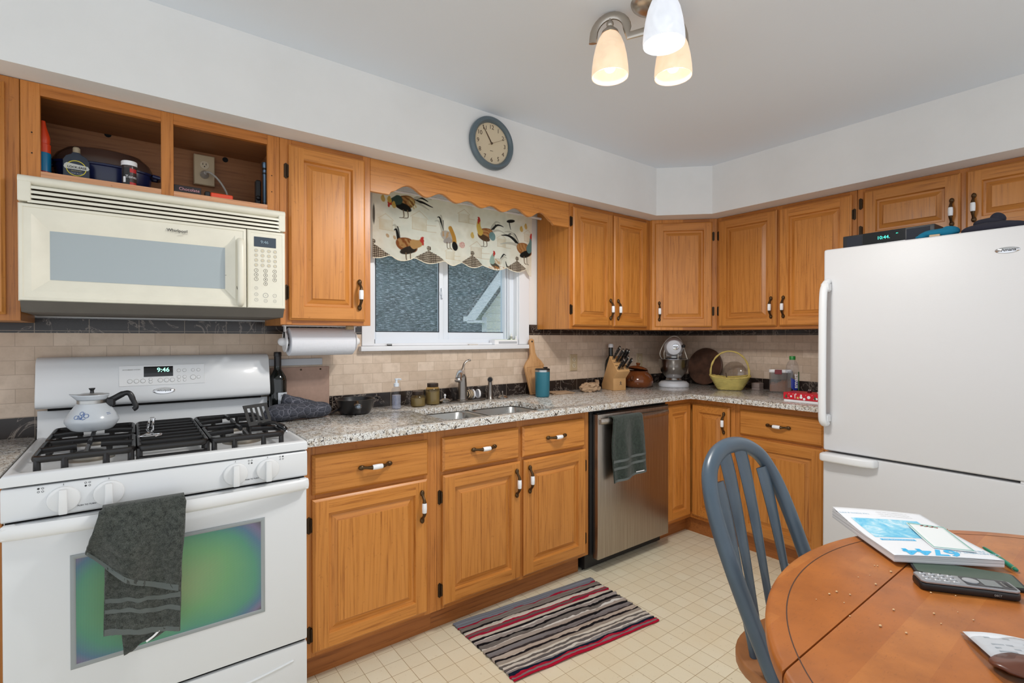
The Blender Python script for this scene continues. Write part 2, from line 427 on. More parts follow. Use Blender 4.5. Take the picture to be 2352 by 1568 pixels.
# table: stained maple, planks along x
def tablewood(name):
    t = NT(name); vec = t.coords()
    br = t.n('ShaderNodeTexBrick', Vector=vec, Color1=srgb(192, 120, 58), Color2=srgb(176, 102, 44), Mortar=srgb(178, 104, 46), Scale=1.0, Mortar__Size=0.0, Brick__Width=0.9, Row__Height=0.075, _offset=0.37)
    n1 = t.noise(t.coords((1, 1, 1)), 9.0, 5, 0.6); n2 = t.noise(t.coords((70, 240, 60)), 1.0, 3, 0.6)
    c = t.mix(t.math('MULTIPLY', t.ramp(n1, [(0.4, (0, 0, 0, 1)), (0.66, (1, 1, 1, 1))]), 0.6), br.outputs['Color'], srgb(138, 78, 36))
    c = t.mix(t.math('MULTIPLY', t.ramp(n2, [(0.60, (0, 0, 0, 1)), (0.75, (1, 1, 1, 1))]), 0.35), c, srgb(112, 60, 30))
    t.P(Base__Color=c, Roughness=0.36); t.bump(n2, 0.1, 0.001); return t.m
TABLE = tablewood('stained_maple')
CHAIRB = simple('slate_blue_paint', (76, 92, 106), 0.32, vary=0.12)
SEATW = simple('chair_seat_wood', (176, 118, 72), 0.45, vary=0.2)
BAMBOO = simple('pale_block_wood', (206, 160, 106), 0.5, vary=0.12)
BOARDW = oak('cutting_board_wood', 'z', (190, 144, 96), (160, 112, 68), 0.5)
DARKBOARD = simple('dark_leather_brown', (92, 62, 46), 0.5, vary=0.5, bump=(18, 0.3))
CROCK = simple('brown_glaze', (120, 66, 34), 0.14, vary=0.25)
KRAFT = simple('kraft_paper', (176, 146, 116), 0.85, bump=(40, 0.3))
TEAL = simple('teal_powdercoat', (40, 106, 122), 0.35)
WICKER = simple('yellow_wicker', (220, 196, 112), 0.6, vary=0.25)
WICKG = simple('green_yellow_wicker', (206, 188, 108), 0.65, vary=0.35)

# ================================================================ SETTING
XR = 3.04; ZC = 2.4005; ZS = 2.086
X0, Y0 = -2.6, -4.6
struct(MB().box(X0, XR + 0.1, Y0, 0.1, -0.06, 0.0).build('floor', FLOOR, flat=True))
struct(MB().box(X0, XR + 0.1, Y0, 0.1, ZC, ZC + 0.08).build('ceiling', CEIL, flat=True))
# back wall with the window opening x 0.50..1.46, z 1.245..2.06
WX0, WX1, WZ0, WZ1 = 0.500, 1.458, 1.232, 2.06
b = MB()
for a in ((X0, WX0, 0, ZC), (WX1, XR + 0.1, 0, ZC), (WX0, WX1, 0, WZ0), (WX0, WX1, WZ1, ZC)):
    b.box(a[0], a[1], 0, 0.10, a[2], a[3])
struct(b.build('wall_back', PAINT, flat=True))
struct(MB().box(XR, XR + 0.1, Y0, 0.0, 0, ZC).build('wall_right', PAINT, flat=True))
# soffit above the wall cabinets with its chamfered corner
sp = [(X0, 0), (XR, 0), (XR, Y0), (2.5443, Y0), (2.5443, -0.6771), (2.2923, -0.4254), (X0, -0.4254)]
struct(MB().prism(sp, ZS + 0.001, ZC, 'z').build('wall_soffit', PAINT, flat=True))
# backsplash: pale brick tiles between two dark marble bands
def splash(name, z0, z1, mat, th):
    b = MB()
    for x0, x1, zz1 in ((X0, WX0 - 0.06, z1), (WX0 - 0.06, 1.54, min(z1, 1.206)), (1.54, XR, z1)):
        if zz1 > z0: b.box(x0, x1, -th, 0, z0, zz1)
    b.box(XR - th, XR, -2.3, -th, z0, z1)
    return struct(b.build(name, mat, flat=True))
splash('trim_1', 0.900, 0.988, MARB, 0.011)
splash('trim_2', 0.988, 1.292, TRAV, 0.009)
splash('trim_3', 1.292, 1.345, MARB, 0.011)
struct(MB().box(1.545, 1.598, -0.018, 0, 1.345, 1.358).build('trim_4', simple('marble_pencil_edge', (74, 64, 58), 0.3)))

# window: jamb, casing, stool, two sliding sashes with panes, screen
win = bpy.data.objects.new('window_1', None); COL.objects.link(win); struct(win)
win.location = ((WX0 + WX1) / 2, 0.05, WZ0)
o = win.location
b = MB(o)
b.box(WX0, WX0 + 0.012, -0.002, 0.10, WZ0, WZ1); b.box(WX1 - 0.012, WX1, -0.002, 0.10, WZ0, WZ1)
b.box(WX0, WX1, -0.002, 0.10, WZ1 - 0.012, WZ1); b.box(WX0, WX1, 0.0, 0.10, WZ0 - 0.004, WZ0 + 0.012)
b.build('window_jamb', TRIMW, win)
b = MB(o)
b.box(0.440, WX0 + 0.004, -0.016, 0, WZ0, WZ1 + 0.06, bev=0.002); b.box(WX1 - 0.004, 1.535, -0.016, 0, WZ0, WZ1 + 0.06, bev=0.002)
b.box(0.440, 1.535, -0.016, 0, WZ1, WZ1 + 0.06, bev=0.002)
b.build('window_casing', TRIMW, win)
MB(o).box(0.425, 1.532, -0.045, 0.10, 1.206, 1.231, bev=0.004, seg=2).build('window_sill', TRIMW, win)
b = MB(o)   # fixed vinyl frame
fy0, fy1 = 0.035, 0.095
b.box(WX0 + 0.012, WX0 + 0.03, fy0, fy1, WZ0 + 0.012, WZ1 - 0.012); b.box(WX1 - 0.045, WX1 - 0.012, fy0, fy1, WZ0 + 0.012, WZ1 - 0.012)
b.box(WX0 + 0.012, WX1 - 0.012, fy0, fy1, WZ0 + 0.012, WZ0 + 0.034); b.box(WX0 + 0.012, WX1 - 0.012, fy0, fy1, WZ1 - 0.04, WZ1 - 0.012)
for k in range(2): b.box(WX1 - 0.045 - 0.012 * (k + 1), WX1 - 0.049 - 0.012 * k, fy0 + 0.012 * k, fy1, WZ0 + 0.03, WZ1 - 0.03)
b.build('window_frame', VINYLW, win)
def sash(x0, x1, y, wl, wr):
    z0, z1 = WZ0 + 0.03, WZ1 - 0.035
    b = MB(o)
    for q in ((x0, x0 + wl, z0, z1), (x1 - wr, x1, z0, z1), (x0 + wl, x1 - wr, z0, z0 + 0.045), (x0 + wl, x1 - wr, z1 - 0.04, z1)):
        b.box(q[0], q[1], y, y + 0.022, q[2], q[3], bev=0.003)
    s_ = b.build('window_sash', VINYLW, win)
    g = MB(o)
    a0, a1, c0, c1, tw = x0 + wl - 0.001, x1 - wr + 0.001, z0 + 0.044, z1 - 0.039, 0.004
    for q in ((a0, a0 + tw, c0, c1), (a1 - tw, a1, c0, c1), (a0, a1, c0, c0 + tw), (a0, a1, c1 - tw, c1)): g.box(q[0], q[1], y - 0.001, y + 0.004, q[2], q[3])
    g.build('glazing_gasket', simple('dark_gasket', (44, 50, 58), 0.6), s_)
    MB(o).box(a0, a1, y + 0.008, y + 0.012, c0, c1).build('window_pane', GLASS, s_, flat=True)
    return s_
s1 = sash(WX0 + 0.024, 0.945, 0.044, 0.012, 0.030)
s2 = sash(0.935, WX1 - 0.046, 0.068, 0.055, 0.018)
MB(o).box(0.925, 0.938, 0.026, 0.046, 1.50, 1.56, bev=0.004, seg=2).box(0.921, 0.942, 0.034, 0.046, 1.52, 1.54, bev=0.002).build('sash_lock', VINYLW, s1)
MB(o).box(WX0 + 0.03, WX1 - 0.05, 0.0925, 0.0935, WZ0 + 0.03, WZ1 - 0.04).build('insect_screen', SCREEN, win, flat=True)

# ---------------------------------------------------------------- outside the window
t = NT('lawn_grass'); t.P(Base__Color=t.ramp(t.noise(t.coords(), 9.0, 5), [(0.3, srgb(96, 120, 64)), (0.7, srgb(134, 152, 90))]), Roughness=1.0); LAWN = t.m
struct(MB().box(-14, 26, 0.4, 30, -0.9, -0.8).build('ground_lawn', LAWN, flat=True))
t = NT('lap_siding'); tc = t.n('ShaderNodeTexCoord'); sp_ = t.n('ShaderNodeSeparateXYZ', Vector=tc.outputs['Object'])
saw = t.math('FRACT', t.math('DIVIDE', sp_.outputs[2], 0.16))
t.P(Base__Color=t.ramp(saw, [(0.0, srgb(150, 150, 140)), (0.07, srgb(226, 224, 210)), (1.0, srgb(236, 234, 222))]), Roughness=0.6); SIDING = t.m
house = thing('neighbour_house', 'white sided house gable with roof overhang seen through the right window pane', 'house', (4.84, 6.0, -0.8), -50)
sl = 1.333; tp0 = lambda x: 2.49 + x * sl              # top edge of the gable fascia above the lawn; x runs along the gable
MB().prism([(0.236, 0), (5, 0), (5, tp0(0.236) - 0.30), (2.6, tp0(2.6) - 0.30), (0.236, tp0(0.236) - 0.30)], 0.30, 4, 'y').build('gable_wall', SIDING, house, flat=True)
MB().prism([(0, 2.405), (0.0, 2.49), (2.6, tp0(2.6)), (2.6, tp0(2.6) - 0.30), (0.161, 2.405)], 0, 0.03, 'y').box(-0.07, 0.02, -0.01, 4, 2.40, 2.50).box(0.0, 0.30, 0.0, 0.32, 2.37, 2.42).build('rake_board', TRIMW, house, flat=True)
MB().prism([(0.02, 2.43), (2.6, tp0(2.6) - 0.29), (2.6, tp0(2.6) - 0.25), (0.02, 2.47)], 0.03, 4, 'y').build('soffit', simple('soffit_white', (214, 216, 212), 0.6), house, flat=True)
MB().prism([(-0.04, 2.50), (2.6, tp0(2.6) + 0.002), (2.6, tp0(2.6) + 0.03), (-0.04, 2.53)], -0.03, 4, 'y').build('roof', simple('roof_shingle', (96, 96, 98), 0.9), house, flat=True)
MB().box(0.232, 0.33, 0.275, 0.31, 0, tp0(0.236) - 0.31).build('corner_board', TRIMW, house, flat=True)
# leafy trees behind
t = NT('dark_foliage'); nz = t.noise(t.coords(), 7.0, 8, 0.8)
t.P(Base__Color=t.ramp(nz, [(0.38, srgb(22, 32, 34)), (0.55, srgb(62, 78, 78)), (0.72, srgb(120, 138, 136))]), Roughness=1.0, Specular__IOR__Level=0.1); LEAF = t.m
def wood(u, v):
    x = -6 + 26 * u; h_ = 5.0 + 0.9 * noise.noise(Vector((x * 0.5, 0, 5))) + 0.35 * noise.noise(Vector((x * 1.7, 3, 5)))
    q = min(1.0, v / 0.8); z = -0.79 + (h_ + 0.79) * sin(q * pi / 2) if v <= 0.8 else h_ - 4.3 * (v - 0.8) / 0.2
    p = Vector((x, 12.4 + 1.3 * (1 - cos(q * pi / 2)) + (2.2 * (v - 0.8) / 0.2 if v > 0.8 else 0), z))
    d_ = 0.45 * noise.noise(p * 0.9) + 0.28 * noise.noise(p * 2.4) + 0.16 * noise.noise(p * 6.0)
    p.y += d_; p.z = max(-0.79, p.z + 0.5 * d_); return p
wd = MB((7, 13, -0.8)).grid(240, 70, wood).build('woodland', LEAF, None, sharp=180)
tag(wd, 'dense dark woodland foliage outside beyond the kitchen window', 'trees'); wd['kind'] = 'stuff'

# ================================================================ CABINETS
def handle(parent, c, axis, L=0.112, name='handle', nrm=(0, -1, 0)):
    """antique bronze pull with a white porcelain centre"""
    c = Vector(c); A = Vector((0, 0, 1)) if axis == 'z' else Vector((1, 0, 0)); N = Vector(nrm)
    b = MB(); h = L / 2
    for s in (-1, 1):
        b.ball(c + A * (s * h) + N * 0.006, 0.0105, 0, 12, 8, sc=(0.9, 0.8, 1.25) if axis == 'z' else (1.25, 0.8, 0.9))
        b.tube(catmull([c + A * (s * h) + N * 0.006, c + A * (s * h * 0.78) + N * 0.014, c + A * (s * h * 0.55) + N * 0.0235, c + A * (s * h * 0.36) + N * 0.026], 3), [0.0075, 0.0066, 0.006, 0.0055, 0.0055, 0.006, 0.0066, 0.0072, 0.008, 0.0085], 10, 0)
    b.tube([c + A * (k * h * 0.36) + N * 0.026 for k in (-1, -0.9, 0, 0.9, 1)], [0.0085, 0.0096, 0.0104, 0.0096, 0.0085], 14, 1)
    return b.build(name, [BRONZE, PORC], parent)
def hinge(parent, x, z, y, side):
    b = MB()
    b.prism([(x - 0.0075, z - 0.026), (x, z - 0.032), (x + 0.0075, z - 0.026), (x + 0.0075, z + 0.026), (x, z + 0.032), (x - 0.0075, z + 0.026)], y - 0.003, y, 'y')
    b.tube([(x + side * 0.007, y - 0.006, z - 0.024), (x + side * 0.007, y - 0.006, z + 0.024)], 0.0042, 8)
    return b.build('hinge', HINGE, parent)
def door_mesh(x0, x1, z0, z1, y=0.0, fr=0.056, t=0.019):
    """raised panel door, front towards -y; stiles run full height, rails between"""
    b = MB(); w, h = x1 - x0, z1 - z0
    O, U, V, N = (x0, y, z0), (1, 0, 0), (0, 0, 1), (0, -1, 0)
    b.loft(O, U, V, N, w, h, [(0, 0), (0, t * 0.6), (0.003, t * 0.72), (0.008, t)], 0, 1)
    b.f.pop(); b.m.pop()
    q = 0.008; yy = y - t
    def rect(a, c, e, g, m):
        n = len(b.v); b.v += [Vector((x0 + a, yy, z0 + e)), Vector((x0 + c, yy, z0 + e)), Vector((x0 + c, yy, z0 + g)), Vector((x0 + a, yy, z0 + g))]
        b.f.append((n, n + 1, n + 2, n + 3)); b.m.append(m)
    rect(q, fr, q, h - q, 0); rect(w - fr, w - q, q, h - q, 0); rect(fr, w - fr, q, fr, 1); rect(fr, w - fr, h - fr, h - q, 1)
    b.loft((x0 + fr, yy, z0 + fr), U, V, N, w - 2 * fr, h - 2 * fr, [(0, 0), (0.002, -0.004), (0.0045, -0.0125), (0.012, -0.013), (0.014, -0.013), (0.034, -0.0050), (0.0345, -0.0010), (0.036, -0.0004)], 0, 1)
    return b
def door(parent, x0, x1, z0, z1, y, hs=None, hinges=(), hz=None, hx=None):
    d = door_mesh(x0, x1, z0, z1, y).build('door', [OV, OH], parent, sharp=20)
    if hs: handle(d, (hx if hx is not None else (x1 - 0.030 if hs == 'r' else x0 + 0.030), y - 0.019, hz), 'z')
    for (x, z, s) in hinges: hinge(d, x, z, y, s)
    return d
def drawer(parent, x0, x1, z0, z1, y):
    b = MB(); b.loft((x0, y, z0), (1, 0, 0), (0, 0, 1), (0, -1, 0), x1 - x0, z1 - z0, [(0, 0), (0, 0.010), (0.003, 0.013), (0.009, 0.019)], 0, 0)
    d = b.build('drawer', OH, parent, sharp=20)
    handle(d, ((x0 + x1) / 2, y - 0.019, (z0 + z1) / 2 + 0.004), 'x'); return d
def cabinet(label, loc, rz, w, z0, z1, dep, stiles, rails, doors=(), drawers=(), name='wall_cabinet', cat='cabinet', toe=None, group=None, ztop=None):
    """local frame: x along the run, wall at y=0, face frame front at y=-dep"""
    c = thing(name, label, cat, loc, rz, group)
    zz = lambda z: z - loc[2]
    MB().box(0.0015, w - 0.0015, -dep + 0.019, -0.012, zz(z0), zz(ztop or z1)).build('carcass', OV, c, flat=True)
    b = MB()
    for (a, e) in stiles: b.box(a, e, -dep, -dep + 0.0188, zz(z0), zz(z1), 0, bev=0.0012)
    for (a, e) in rails: b.box(stiles[0][1], stiles[-1][0], -dep + 0.0002, -dep + 0.0185, zz(a), zz(e), 1)
    b.build('face_frame', [FRAMEV, FRAMEH], c, sharp=20)
    for d in doors:
        d = dict(d); door(c, d['x'][0], d['x'][1], zz(d['z'][0]), zz(d['z'][1]), -dep, d.get('hs'), [(hx, zz(hz), s) for hx, hz, s in d.get('hinges', ())], zz(d['hz']) if 'hz' in d else None, d.get('hx'))
    for (x0, x1, a, e) in drawers: drawer(c, x0, x1, zz(a), zz(e), -dep)
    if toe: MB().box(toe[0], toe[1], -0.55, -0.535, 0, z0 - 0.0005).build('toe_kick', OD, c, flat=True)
    return c
UZ0, UZ1 = 1.328, 2.0855; DU = 0.311
DZ = (1.347, 2.063)
# wall cabinets on the window wall
cabinet('oak wall cabinet cut off at the left picture edge beside the microwave', (-1.252, 0, UZ0), 0, 0.484, UZ0, UZ1, DU, [(0, 0.04), (0.42, 0.484)], [(UZ0, 1.36), (2.05, UZ1)],
        [dict(x=(0.03, 0.452), z=DZ, hs='l', hz=1.46)])
cabinet('single door oak wall cabinet between the microwave and the window', (-0.010, 0, UZ0), 0, 0.379, UZ0, UZ1, DU, [(0, 0.045), (0.345, 0.379)], [(UZ0, 1.36), (2.05, UZ1)],
        [dict(x=(0.032, 0.350), z=DZ, hs='r', hz=1.462, hinges=[(0.023, 1.46, 1), (0.023, 1.955, 1)])])
cabinet('oak wall cabinet with two narrow doors right of the window', (1.605, 0, UZ0), 0, 0.7675, UZ0, UZ1, DU, [(0, 0.035), (0.355, 0.40), (0.73, 0.7675)], [(UZ0, 1.36), (2.05, UZ1)],
        [dict(x=(0.020, 0.372), z=DZ, hs='r', hz=1.455, hinges=[(0.010, 1.445, 1), (0.010, 1.975, 1)]), dict(x=(0.384, 0.722), z=DZ, hs='l', hz=1.455)])
# corner cabinet with a diagonal face
c = thing('wall_cabinet', 'diagonal single door oak wall cabinet in the room corner above the mixer', 'cabinet', (2.3725, -0.311, UZ0), -45)
R45 = Matrix.Rotation(radians(45), 4, 'Z'); base = Vector((2.3725, -0.311, 0))
poly = [R45 @ (Vector((x, y, 0)) - base) for x, y in ((2.374, -0.330), (2.374, -0.013), (3.027, -0.013), (3.027, -0.626), (2.708, -0.626))]
MB().prism([(p.x, p.y) for p in poly], 0, UZ1 - UZ0, 'z').build('carcass', OV, c, flat=True)
b = MB(); W = 0.4476
b.box(0.0, 0.045, 0, 0.0188, 0, UZ1 - UZ0, 0, bev=0.001); b.box(W - 0.05, W, 0, 0.0188, 0, UZ1 - UZ0, 0, bev=0.001)
b.box(0.045, W - 0.05, 0.0002, 0.0185, 0, 0.032, 1); b.box(0.045, W - 0.05, 0.0002, 0.0185, 2.05 - UZ0, UZ1 - UZ0, 1)
b.build('face_frame', [FRAMEV, FRAMEH], c, sharp=20)
door(c, 0.032, 0.412, DZ[0] - UZ0, DZ[1] - UZ0, 0, 'l', [(0.422, 1.455 - UZ0, -1), (0.422, 1.965 - UZ0, -1)], 1.455 - UZ0)
D2 = XR - 2.689
cabinet('oak wall cabinet with two doors beside the corner above the basket', (XR, -0.6275, UZ0), -90, 0.8265, UZ0, UZ1, D2, [(0, 0.035), (0.385, 0.43), (0.79, 0.8265)], [(UZ0, 1.36), (2.05, UZ1)],
        [dict(x=(0.0185, 0.402), z=DZ, hs='r', hz=1.462, hinges=[(0.009, 1.455, 1), (0.009, 1.965, 1)]), dict(x=(0.416, 0.803), z=DZ, hs='l', hz=1.462, hinges=[(0.813, 1.455, -1), (0.813, 1.955, -1)])])
cabinet('short oak wall cabinet with two doors above the white refrigerator', (XR, -1.4555, 1.768), -90, 0.93, 1.768, UZ1, D2, [(0, 0.035), (0.425, 0.46), (0.89, 0.93)], [(1.768, 1.80), (2.05, UZ1)],
        [dict(x=(0.032, 0.431), z=(1.785, 2.066), hs='r', hz=1.880, hinges=[(0.014, 1.855, 1), (0.014, 2.005, 1)]), dict(x=(0.451, 0.850), z=(1.785, 2.066), hs='l', hz=1.886)], name='wall_cabinet')
# open cabinet above the microwave
c = thing('open_wall_cabinet', 'doorless oak wall cabinet with two openings above the microwave', 'cabinet', (-0.7675, 0, 1.775))
o = Vector((-0.7675, 0, 1.775)); z0, z1 = 1.775, UZ1
b = MB(o)
b.box(-0.766, -0.752, -DU + 0.019, -0.012, z0, z1); b.box(-0.027, -0.0115, -DU + 0.019, -0.012, z0, z1)
b.box(-0.752, -0.027, -DU + 0.019, -0.012, z0, z0 + 0.020); b.box(-0.752, -0.027, -DU + 0.019, -0.012, z1 - 0.03, z1)
b.box(-0.752, -0.027, -0.022, -0.012, z0 + 0.02, z1 - 0.03)
b.build('carcass', OI, c, flat=True)
b = MB(o)
b.box(-0.7665, -0.720, -DU, -DU + 0.0188, z0, z1, 0, bev=0.0012); b.box(-0.404, -0.367, -DU, -DU + 0.0188, z0, z1, 0, bev=0.0012); b.box(-0.056, -0.0112, -DU, -DU + 0.0188, z0, z1, 0, bev=0.0012)
for a, e in ((-0.72, -0.404), (-0.367, -0.056)): b.box(a, e, -DU + 0.0003, -DU + 0.0185, 2.047, z1, 1)
for a, e in ((-0.72, -0.404), (-0.367, -0.056)): b.box(a, e, -DU + 0.0003, -DU + 0.0185, z0, 1.806, 2)
b.build('face_frame', [FRAMEV, FRAMEH, OPALE], c, sharp=20)
b = MB(o)
for x, z in ((-0.740, 1.925), (-0.740, 1.86), (-0.040, 1.925), (-0.040, 1.86)): b.lathe([(0, 0.0006), (0.0022, 0.0006)], (x, -DU, z), 10, 0, ax=(0, -1, 0))
b.build('screw_hole', GAP, c)
b = MB(o)
for x in (-0.56, -0.165): b.lathe([(0, 0.0006), (0.011, 0.0006), (0.011, 0)], (x, -0.022, 2.055 if x < -0.5 else 2.043), 16, 0, ax=(0, -1, 0))
b.build('drilled_hole', GAP, c)
# scalloped oak valance board over the window
sc = [(0.370, ZS), (0.370, 1.936), (0.462, 1.936)]
dips = [0.470, 0.650, 0.823, 0.975, 1.112, 1.300, 1.470]; pk = [1.994, 1.988, 1.979, 1.976, 1.990, 1.993]
sc += [(0.4665, 1.944)]
for k in range(6):
    zl0, zl1 = (1.950 if k == 0 else 1.956), (1.950 if k == 5 else 1.956); m_ = (dips[k] + dips[k + 1]) / 2
    for i in range(1 if k else 0, 13):
        q = i / 12; zl = zl0 + (zl1 - zl0) * q; e_ = (0.5 - 0.5 * cos(2 * pi * q)); sc.append((dips[k] + (dips[k + 1] - dips[k]) * q, zl + (pk[k] - zl) * (e_ ** 0.8 if k in (0, 5) else e_)))
sc += [(1.474, 1.942), (1.484, 1.936), (1.6045, 1.936), (1.6045, ZS)]
v = MB((0.987, -0.30, 1.94)).prism(sc, -0.3085, -0.2895, 'y', 0, bev=0.0015, seg=1).build('valance_board', OH, None, sharp=25)
tag(v, 'scalloped oak board spanning between the cabinets over the window', 'valance')

# base cabinets
BZ0, BZ1 = 0.1046, 0.8855; DB = 0.6056; DRZ = (0.700, 0.846); DOZ = (0.124, 0.683)
rails = [(BZ0, 0.14), (0.668, 0.712), (0.835, BZ1)]
cabinet('oak base cabinet with one drawer and one door next to the stove', (-0.003, 0, 0), 0, 0.546, BZ0, BZ1, DB, [(0, 0.045), (0.485, 0.546)], rails,
        [dict(x=(0.032, 0.496), z=DOZ, hs='r', hz=0.575, hinges=[(0.022, 0.190, 1), (0.022, 0.59, 1)])], [(0.032, 0.500) + DRZ], 'base_cabinet', toe=(0.0, 0.546))
cabinet('double door oak base cabinet with two drawer fronts under the sink', (0.5435, 0, 0), 0, 0.922, BZ0, BZ1, DB, [(0, 0.04), (0.43, 0.475), (0.875, 0.922)], rails,
        [dict(x=(0.024, 0.446), z=DOZ, hs='r', hz=0.585, hinges=[(0.013, 0.19, 1), (0.013, 0.59, 1)]), dict(x=(0.466, 0.888), z=DOZ, hs='l', hz=0.590, hinges=[(0.898, 0.20, -1), (0.898, 0.59, -1)])],
        [(0.022, 0.437) + DRZ, (0.459, 0.880) + DRZ], 'base_cabinet', toe=(0.0, 0.90), ztop=0.69)
# corner base cabinet: two narrow leaves meeting in the inside corner
c = thing('base_cabinet', 'corner oak base cabinet with two narrow doors beside the dishwasher', 'cabinet', (2.60, -0.30, 0)); o = Vector((2.60, -0.30, 0))
MB(o).prism([(2.140, -0.013), (2.140, -DB + 0.019), (2.430, -DB + 0.019), (2.430, -0.9145), (3.026, -0.9145), (3.026, -0.013)], BZ0, BZ1, 'z').build('carcass', OV, c, flat=True)
b = MB(o)
b.box(2.138, 2.411, -DB, -DB + 0.0188, 0.835, BZ1, 1); b.box(2.138, 2.411, -DB, -DB + 0.0188, BZ0, 0.14, 1)
b.box(2.411, 2.4298, -0.9145, -DB + 0.0188, 0.835, BZ1, 1); b.box(2.411, 2.4298, -0.9145, -DB + 0.0188, BZ0, 0.14, 1)
b.box(2.138, 2.155, -DB, -DB + 0.0188, 0.14, 0.835, 0); b.box(2.411, 2.4298, -0.9145, -0.885, 0.14, 0.835, 0)
b.build('face_frame', [FRAMEV, FRAMEH], c, sharp=20)
d1 = door_mesh(2.142, 2.389, 0.128, 0.850, -DB - 0.001, 0.05); d1.o = o; d1.build('door', [OV, OH], c, sharp=20)
M90 = Matrix.Translation((2.410, 0, 0)) @ Matrix.Rotation(radians(-90), 4, 'Z')
d2 = door_mesh(0.628, 0.882, 0.128, 0.850, 0, 0.05).xf(M90); d2.o = o; d2 = d2.build('door', [OV, OH], c, sharp=20)
h = handle(d2, Vector((2.391, -0.852, 0.752)) - o, 'z', nrm=(-1, 0, 0))
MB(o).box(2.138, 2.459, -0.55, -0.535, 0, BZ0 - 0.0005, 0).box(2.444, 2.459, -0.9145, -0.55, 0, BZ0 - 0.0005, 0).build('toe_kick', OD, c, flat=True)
DB2 = XR - 2.411
c = cabinet('oak base cabinet with one drawer and one door beside the refrigerator', (XR, -0.9155, 0), -90, 0.512, BZ0, BZ1, DB2, [(0, 0.04), (0.47, 0.512)], rails,
        [dict(x=(0.030, 0.486), z=DOZ, hs='l', hz=0.590, hx=0.058)], [(0.030, 0.486) + DRZ], 'base_cabinet')
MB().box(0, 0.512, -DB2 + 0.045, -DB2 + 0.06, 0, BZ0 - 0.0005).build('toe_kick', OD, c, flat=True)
cabinet('oak base cabinet left of the stove under the short worktop', (-1.36, 0, 0), 0, 0.590, BZ0, BZ1, DB, [(0, 0.04), (0.55, 0.590)], rails, [dict(x=(0.03, 0.56), z=DOZ, hs='r', hz=0.585)], [(0.03, 0.56) + DRZ], 'base_cabinet', toe=(0, 0.59))

# worktop (granite) with the sink cut-out
CT, CB = 0.9158, 0.8862
def slab(name, outer, hole, label):
    bm = bmesh.new(); es = []
    for loop in ([outer] + ([hole] if hole else [])):
        vs = [bm.verts.new((x, y, CT)) for x, y in loop]
        es += [bm.edges.new((vs[i], vs[(i + 1) % len(vs)])) for i in range(len(vs))]
    bmesh.ops.triangle_fill(bm, use_beauty=True, edges=es)
    for f in bm.faces:
        if f.normal.z < 0: f.normal_flip()
    r = bmesh.ops.extrude_face_region(bm, geom=bm.faces[:])
    for v in [e for e in r['geom'] if isinstance(e, bmesh.types.BMVert)]: v.co.z = CB
    bmesh.ops.recalc_face_normals(bm, faces=bm.faces[:])
    ee = [e for e in bm.edges if len(e.link_faces) == 2 and e.calc_face_angle(0) > 1.2 and e.verts[0].co.z > CB + 0.001 and e.verts[1].co.z > CB + 0.001]
    bmesh.ops.bevel(bm, geom=ee, offset=0.004, segments=2, affect='EDGES', profile=0.5)
    b = MB((sum(p[0] for p in outer) / len(outer), sum(p[1] for p in outer) / len(outer), CB)); b.bm(bm)
    return tag(b.build(name, GRAN, None), label, 'worktop')
slab('granite_worktop', [(0.0, -0.0115), (0.0, -0.657), (2.337, -0.657), (2.337, -1.428), (XR - 0.0115, -1.428), (XR - 0.0115, -0.0115)], rrect(0.602, 1.250, -0.592, -0.222, 0.05)[::-1], 'long L shaped speckled granite worktop around the sink')
slab('granite_worktop', [(-1.36, -0.0115), (-1.36, -0.657), (-0.768, -0.657), (-0.768, -0.0115)], None, 'short granite worktop piece at the left picture edge beside the stove')
# sink
c = thing('kitchen_sink', 'double bowl stainless steel sink set into the granite worktop', 'sink', (0.925, -0.41, 0.70)); o = Vector((0.925, -0.41, 0.70))
for (x0, x1) in ((0.590, 0.918), (0.938, 1.262)):
    b = MB(o); n = None
    for i, (ins, z) in enumerate(((-0.004, 0.8855), (0.006, 0.8855), (0.012, 0.878), (0.016, 0.74), (0.045, 0.715), (0.12, 0.710))):
        pts = rrect(x0 + ins, x1 - ins, -0.604 + ins, -0.210 - ins, max(0.05 - ins * 0.3, 0.02))
        k = len(b.v); b.v += [Vector((p[0], p[1], z)) for p in pts]; N_ = len(pts)
        if i: b.f += [(k - N_ + j, k - N_ + (j + 1) % N_, k + (j + 1) % N_, k + j) for j in range(N_)]; b.m += [0] * N_
    b.f.append(tuple(range(len(b.v) - N_, len(b.v)))); b.m.append(0)
    b.build('bowl', STEEL, c, sharp=50)
    MB(o).lathe([(0.0, 0.001), (0.03, 0.001), (0.042, 0.004), (0.045, 0.0)], ((x0 + x1) / 2, -0.41, 0.7105), 24).build('drain', CHROME, c)
MB(o).box(0.910, 0.946, -0.60, -0.214, 0.872, 0.8835, bev=0.004, seg=2).build('divider', STEEL, c)

# ================================================================ APPLIANCES
# ---- gas range
rg = thing('gas_range', 'white gas stove with black grates, knobs and a coloured oven window', 'stove', (-0.384, -0.35, 0)); o = rg.location.copy()
RX0, RX1 = -0.7625, -0.0055
MB(o).box(RX0 + 0.002, RX1 - 0.002, -0.650, -0.035, 0.012, 0.884).build('body', ENAMEL, rg, flat=True)
b = MB(o); b.loft((RX0, -0.681, 0.886), (1, 0, 0), (0, 1, 0), (0, 0, 1), RX1 - RX0, 0.648, [(0, 0), (0, 0.024), (0.003, 0.029), (0.008, 0.031), (0.018, 0.031), (0.030, 0.024), (0.040, 0.0205)])
b.build('cooktop', ENAMEL, rg, sharp=50)
